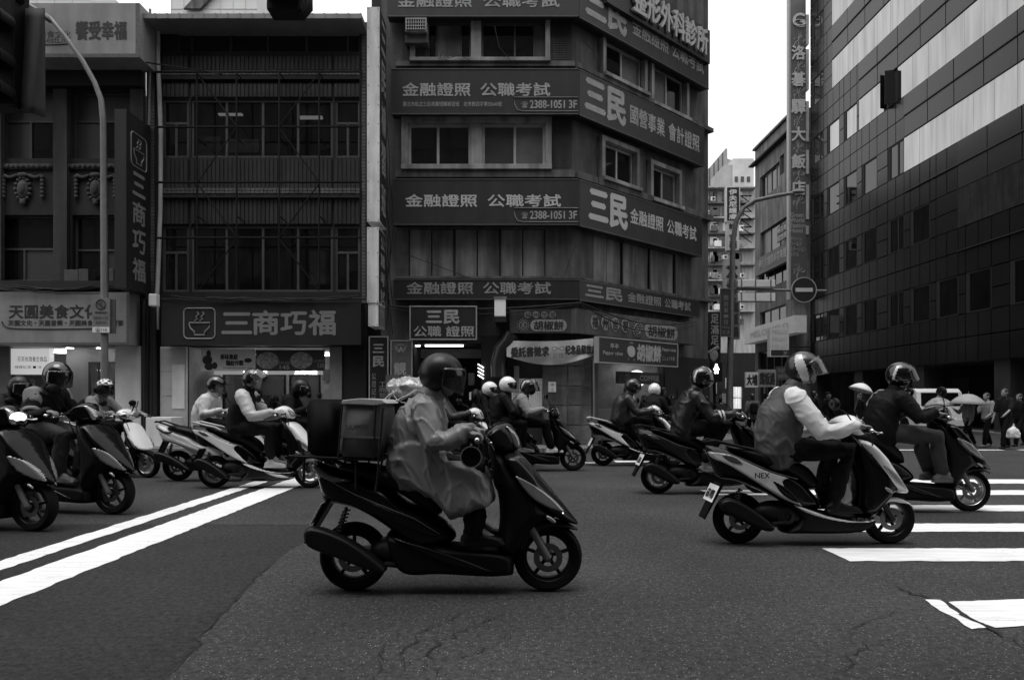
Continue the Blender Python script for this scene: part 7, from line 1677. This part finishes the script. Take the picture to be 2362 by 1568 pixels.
o = MB().box((-.10, -.06, -.55), (.10, .06, .20)).build('cardboard_tube_box', mat('card_strip', .09, .5, .4, 8)); o.location = at(905, 893, l8.y + .1); tag(o, 'upright taped cardboard box beside the plastic-wrapped bundle', 'box')
# 10 white/black sporty scooter, left of centre
s10 = 1.075; l10 = place(495, 1124)
sc10 = scooter('scooter', 'white and black scooter over the double line, rider in sandals', 'B', l10, 0, s10, 'black', 'white', 'white', 'white', g=.013, floor='dark', rim=m_rims)
infl('floor_stripe', [cB(1250, 930), cB(1460, 960), cB(1540, 1000), cB(1400, 1000)], .164, .03, m_gloss['silver'], sc10, .014)
rider('rider with flipped-up visor, pale shoulders and slide sandals on the white scooter', l10, 0, s10, 'B', K('darktrack', .02, .6), mat('track_pants', .006, .7, .3, spec=.15), mat('slide_sandal', .45, .5), dict(kind='jet', paint=MATS['helmet_black'], visor='up', vm=MATS['visor_clear']), voxel=.012, jv=.013, sleeve=mat('pale_nylon', .42, .45, .07, 6, .2, 24), pose=dict(knee=(.80, .79), ankle=(.80, .45), head=(.52, 1.43), hp=0, neck=(.455, 1.31)), fold=.012)
# 11 cream scooter
s11 = 1.05; l11 = place(411, 1108)
scooter('scooter', 'cream round-tailed scooter just behind the white and black scooter', 'A', l11, 0, s11, 'cream', 'cream', 'cream', 'cream', g=.018, led=False, warp=(-.10, .97, -.15))
rider('rider in pale rain jacket and small black helmet on the cream scooter', l11, 0, s11, 'A', mat('rain_pale', .5, .45, .07, 5, .2, 24, spec=.45), K('black', .012), MATS['shoe_grey'], dict(kind='jet', paint=MATS['helmet_black'], visor=None, peak=True), sitback=-.02, pose=dict(head=(.55, 1.40), elbow=(.50, .99)))
# 12 dark rider behind
s12 = 1.05; l12 = place(606, 1098)
scooter('scooter', 'black scooter half hidden between the white scooter and the delivery bags', 'A', l12, 0, s12, 'black', g=.02, warp=(.04, .97, 0))
rider('rider in black hooded jacket and dark helmet before the noodle shop door', l12, 0, s12, 'A', K('blackhood', .012, .7), K('black', .012), MATS['shoe_black'], dict(kind='full', paint=MATS['helmet_matt'], visor='down', vm=MATS['visor_dark']), pose=dict(hp=-14, head=(.60, 1.37)), backpack=K('pack', .012))
# 13 left rider + pillion
y13 = R(-13); s13 = 1.08; l13 = front_place(264, 1185, y13, s13)
scooter('scooter', 'black sporty scooter with large clear headlight at the left', 'A', l13, y13, s13, 'black', 'black', 'black', 'black', g=.012, rim=m_rimb, lit=False, warp=(-.02, 1.03, .08), biglamp=[cA(1430, 870), cA(1540, 905), cA(1640, 1010), cA(1672, 1080), cA(1600, 1062), cA(1490, 985)])
rider('rider in striped dark jacket and grey jeans with black helmet at the left', l13, y13, s13, 'A', K('darkjacket', .02, .65), MATS['jeans_grey'], MATS['trainer_grey'], dict(kind='jet', paint=MATS['helmet_black'], visor='down', vm=MATS['visor_smoke']), voxel=.012, jv=.014, shoulder_patch=mat('grey_nylon', .17, .55, .07, 6, .2, 24), pose=dict(knee=(.80, .80), ankle=(.72, .42), turn=-8), fold=.013)
l13b = place(-40, 1128)
scooter('scooter', 'dark scooter mostly hidden behind the striped jacket rider at the left', 'B', l13b, R(-8), 1.05, 'black', g=.018)
rider('rider with backpack and dark helmet half hidden behind the striped jacket rider', l13b, R(-8), 1.05, 'B', K('blackjacket', .016, .6), K('black', .012), MATS['shoe_grey'], dict(kind='jet', paint=MATS['helmet_matt'], visor='down'), backpack=K('pack', .012), pose=dict(head=(.56, 1.36), sh=(.44, 1.2), neck=(.49, 1.27)))
# 14 leftmost scooter
y14 = R(-12); s14 = 1.07; l14 = front_place(80, 1224, y14, s14)
scooter('scooter', 'black scooter with glowing headlight cut by the left edge', 'A', l14, y14, s14, 'black', g=.012, lit=True, mirrors=False, warp=(.04, 1.02, .02), biglamp=[cA(1430, 870), cA(1540, 905), cA(1640, 1010), cA(1672, 1080), cA(1600, 1062), cA(1490, 985)])
rider('rider in dark jacket cut off beyond the left edge', l14, y14, s14, 'A', K('dark', .02), K('black', .012), MATS['shoe_black'], dict(kind='jet', paint=MATS['helmet_black'], visor='down'))
# 15 white scooter with checkered helmet
y15 = R(-16); s15 = 1.02; l15 = front_place(341, 1101, y15, s15)
sc15 = scooter('scooter', 'plain white scooter with phone holder ridden by the checkered helmet rider', 'B', l15, y15, s15, 'white', 'white', 'white', 'white', g=.016, rim=m_rims, warp=(-.10, 1.0, -.25))
rider('rider with black and white checkered helmet on the plain white scooter', l15, y15, s15, 'B', K('palevest', .16, .7), K('black', .012), MATS['shoe_black'], dict(kind='jet', paint=MATS['helmet_black'], visor='down', checker=MATS['helmet_white']), sitback=.12, pose=dict(turn=-12, elbow=(.52, .97)), backpack=K('pack', .012))
mb = MB()
for k in range(4): mb.tube([(1.0, -.06 + .04 * k, 1.12), (1.02, -.08 + .05 * k, 1.22)], .008, 6)
mb.caps([(.96, 0, 1.05), (1.0, 0, 1.13)], .01, 6); mb.build('phone_holder', m_blk, sc15)
# 17 white open helmet seen from behind
l17 = gnd(1490, 1062); y17 = R(62)
scooter('scooter', 'dark scooter turning away behind the leather jacket rider', 'A', l17, y17, 1.04, 'black', g=.02)
rider('rider in plain white helmet with pale collar, seen half from behind', l17, y17, 1.04, 'A', K('dark', .02), K('black', .012), MATS['shoe_black'], dict(kind='jet', paint=MATS['helmet_white'], visor='down'))
# ================================================================== pedestrians, umbrellas, van
W = walker
mk_black = K('black', .012)
W('stocky man in dark T-shirt carrying a white carrier bag at the far right', 2318, 1035, 1.56, R(200), K('tee_dark', .03), mk_black, MATS['shoe_black'], arm='short', stride=.22, arms={-1: ((.05, .0), (.1, 0)), 1: ((.1, .05), (.32, .12))})
W('man in pale short-sleeved shirt walking beside the stocky man', 2276, 1031, 1.46, R(195), K('shirt_pale', .2), mk_black, MATS['shoe_grey'], arm='short', stride=.2, arms={-1: ((.06, .02), (.28, .1)), 1: ((.06, 0), (.25, .1))})
W('woman in pale top and dark trousers under the grey umbrella', 2232, 1031, 1.38, R(190), K('top_pale', .14), mk_black, MATS['shoe_grey'], stride=.3, arms={-1: ((.12, .05), (.22, .38)), 1: ((.05, 0), (.1, 0))}, pack=mk_black)
W('person in dark clothes at the far right edge behind the stocky man', 2352, 1029, 1.44, R(190), K('dark', .02), mk_black, MATS['shoe_black'])
W('person in dark clothes under the patterned umbrella before the van', 2166, 1022, 1.4, R(180), K('dark', .02), mk_black, MATS['shoe_black'], arms={-1: ((.12, .05), (.22, .38)), 1: ((.05, 0), (.1, 0))})
W('man in dark cap and black jacket beyond the glasses rider', 1908, 1010, 1.55, R(0), K('dark', .02), mk_black, MATS['shoe_black'], cap=mk_black)
W('bare-headed man beside the man in the dark cap', 1877, 1012, 1.56, R(20), K('dark', .02), mk_black, MATS['shoe_black'])
W('person in white hooded rain cape beyond the glasses rider', 1773, 1018, 1.34, R(80), K('cape_white', .5), mk_black, MATS['shoe_black'], hood=K('cape_white', .5), coatlen=.3)
W('man with grey hooded top and backpack walking up the side street', 1735, 1022, 1.45, R(85), K('hoodie_grey', .06), mk_black, MATS['shoe_black'], pack=mk_black)
W('person holding the white umbrella beyond the black jacket rider', 1985, 1010, 1.5, R(180), K('dark', .02), mk_black, MATS['shoe_black'])
W('woman in white shirt waiting at the bakery counter', 1389, 1036, 1.5, R(60), K('shirt_white', .4), mk_black, MATS['shoe_black'], stride=.05, group='customers at the bakery', loc=S.pt(.95, .12, 1.0))
W('dark-haired customer in black at the bakery counter', 1420, 1036, 1.5, R(60), mk_black, mk_black, MATS['shoe_black'], stride=.04, group='customers at the bakery', loc=S.pt(2.7, .12, .9))
W('bakery worker in dark clothes behind the counter', 1395, 1036, 1.6, R(-110), mk_black, mk_black, MATS['shoe_black'], stride=.02, group='customers at the bakery', loc=S.pt(1.6, .13, -1.8))
def umbrella(label, x, y, wpx, Y, m, tilt=0, pole=.95):
    t = thing('umbrella', label, 'umbrella', at(x, y, Y), 0); r = wpx / 2 * Y / FD; n = 8; mb = MB(); V_ = [(0, 0, 0)]; Fc = []
    for k in range(1, 6):
        for j in range(32):
            a = j / 32 * 2 * math.pi; q = k / 5; sc_ = 1 - .05 * q * (1 - abs(math.cos(a * n / 2))); V_.append((r * q * sc_ * math.cos(a), r * q * sc_ * math.sin(a), -r * .62 * q ** 2))
    for j in range(32):
        Fc.append((0, 1 + j, 1 + (j + 1) % 32))
        for k in range(4): Fc.append((1 + k * 32 + j, 1 + (k + 1) * 32 + j, 1 + (k + 1) * 32 + (j + 1) % 32, 1 + k * 32 + (j + 1) % 32))
    mb.add(V_, Fc); c = mb.build('canopy', m, t, smooth=35)
    c.modifiers.new('s', 'SOLIDIFY').thickness = .004
    MB().tube([(0, 0, .06), (0, 0, -pole)], .008, 6).build('shaft', m_steel, t)
    for j in range(8): a = j / 8 * 2 * math.pi; MB().tube([(0, 0, -.2 * r), (.95 * r * math.cos(a), .95 * r * math.sin(a), -r * .56)], .004, 4).build('rib', m_steel, t)
    MB().tube([(0, 0, -pole), (0, .0, -pole - .04), (.04, 0, -pole - .06), (.06, 0, -pole - .02)], .012, 6).build('handle', m_blk, t)
    t.rotation_euler = (0, R(tilt), 0); return t
umbrella('open grey umbrella above the woman beside the van', 2233, 908, 78, 18.4, mat('umb_grey', .26, .6, .2, 3), 3, .62)
umbrella('patterned pale umbrella in front of the van rear window', 2162, 916, 62, 19.5, mat('umb_pattern', .22, .6, .8, 9), -6, .6)
umbrella('tilted white umbrella between the two right-hand helmets', 1990, 884, 55, 20, mat('umb_white', .65, .6, .08, 3), 18, .8)
umbrella('white umbrella close behind the black jacket rider shoulder', 2078, 901, 56, 19, MATS['umb_white'], 10, .7)
pbm = MB(); pbm.ell((0, 0, -.13), (.15, .1, .13), 16, 12); pbm.caps([(0, 0, 0), (0, 0, .1)], [(.05, .03), (.015, .015)], 10); pbm.box((-.13, -.09, -.26), (.13, .09, -.14))
o = link('carrier_bag', shell(pbm, .016, 2, .012, 14, 8), mat('carrier_white', .6, .45, .15, 9), None, True); o.location = at(2337, 985, 17.7); tag(o, 'white carrier bag held by the stocky man', 'bag')
# van seen from behind
vn = thing('white_van', 'white minivan seen from behind in front of the dark hotel arcade', 'van', (at(2172, 1000, 25).x, 25, 0), R(90)); vn.scale = (1.08,) * 3
prof = [(0, .34), (.0, .80), (.05, .95), (.16, 1.45), (.30, 1.56), (2.6, 1.57), (3.05, 1.4), (3.45, 1.0), (4.0, .85), (4.1, .5), (4.05, .3)]
def vbody(x_sc=1):
    mb = MB(); n = len(prof); secs = []
    for y, k in ((-.82, .97), (-.80, 1.0), (-.6, 1.0), (0, 1.0), (.6, 1.0), (.80, 1.0), (.82, .97)):
        secs.append([(x, y * (1 - .10 * max(0, (z - .9)) / .66), z if k == 1 else .3 + (z - .3) * .985) for x, z in prof])
    V_ = [p for s_ in secs for p in s_]; Fc = []
    for a in range(len(secs) - 1):
        for i in range(n): Fc.append((a * n + i, a * n + (i + 1) % n, (a + 1) * n + (i + 1) % n, (a + 1) * n + i))
    Fc.append(tuple(range(n))); Fc.append(tuple(reversed(range((len(secs) - 1) * n, len(secs) * n)))); mb.add(V_, Fc); return mb
vbody().build('body', mat('van_white', .72, .3, .06, 3, coat=.5), vn, smooth=30, bevel=0)
def quad(name, pts, m, th=.006):
    mb = MB(); a = [Vector(p) for p in pts]; nn = (a[1] - a[0]).cross(a[3] - a[0]).normalized(); mb.add([p + nn * th for p in a] + [p - nn * .02 for p in a], [(0, 1, 2, 3), (7, 6, 5, 4), (0, 4, 5, 1), (1, 5, 6, 2), (2, 6, 7, 3), (3, 7, 4, 0)]); return mb.build(name, m, vn)
m_vg = mat_glass('van_glass', .006, .12, .02)
def rx(z): return np.interp(z, [.80, .95, 1.45], [.0, .05, .16])
quad('rear_window', [(rx(.98), .66, .98), (rx(.98), -.66, .98), (rx(1.42), -.62, 1.42), (rx(1.42), .62, 1.42)], m_vg, .012)
quad('rear_bumper', [(-.04, .8, .32), (-.04, -.8, .32), (-.04, -.8, .50), (-.04, .8, .50)], MATS['van_white'], .03)
for sg in (-1, 1):
    quad('tail_lamp', [(-.008, sg * .8, .58), (-.008, sg * .66, .58), (-.008, sg * .66, .84), (-.008, sg * .8, .84)], m_tail, .012)
    yv = lambda z: sg * .82 * (1 - .10 * max(0, z - .9) / .66)
    for x0_, x1_ in ((.35, 1.35), (1.45, 2.35), (2.45, 3.2)):
        xt = min(x1_, 2.9); pts = [(x0_, yv(.98) * 1.0, .98), (x1_, yv(.98), .98), (xt, yv(1.42), 1.42), (x0_ + .03, yv(1.42), 1.42)]; quad('side_window', pts if sg > 0 else pts[::-1], m_vg, .012)
    for x in (.75, 3.2): 
        MB().lathe([(0, -.09), (.2, -.1), (.29, -.09), (.3, 0), (.29, .09), (0, .09)], (x, sg * .74, .3), 'y', 24).build('wheel', m_tyre, vn, smooth=40)
quad('rear_plate', [(-.03, .17, .60), (-.03, -.17, .60), (-.03, -.17, .70), (-.03, .17, .70)], m_platew)
MB().tube([(.06, .1, 1.0), (.02, .55, 1.04)], .01, 5).build('wiper', m_blk, vn)
# box vehicle on the side street, behind the leather jacket rider
tk = thing('small_truck', 'small pale truck parked down the side street behind the pedestrian signal', 'truck', (at(1612, 1000, 33).x, 33, 0), R(90))
MB().box((0, -.8, .45), (1.4, .8, 1.15)).build('bed', m_dark, tk); MB().box((.0, -.75, 1.15), (.05, .75, 2.0)).build('rear_window', m_glassf, tk); MB().box((.06, -.82, 1.1), (3.6, .82, 2.1)).build('body', m_concl, tk, bevel=.05)
for x in (.6, 2.9):
    for sg in (-1, 1): MB().lathe([(0, -.09), (.28, -.09), (.3, 0), (.28, .09), (0, .09)], (x, sg * .74, .3), 'y', 20).build('wheel', m_tyre, tk)

bpy.data.scenes.remove(TMP)
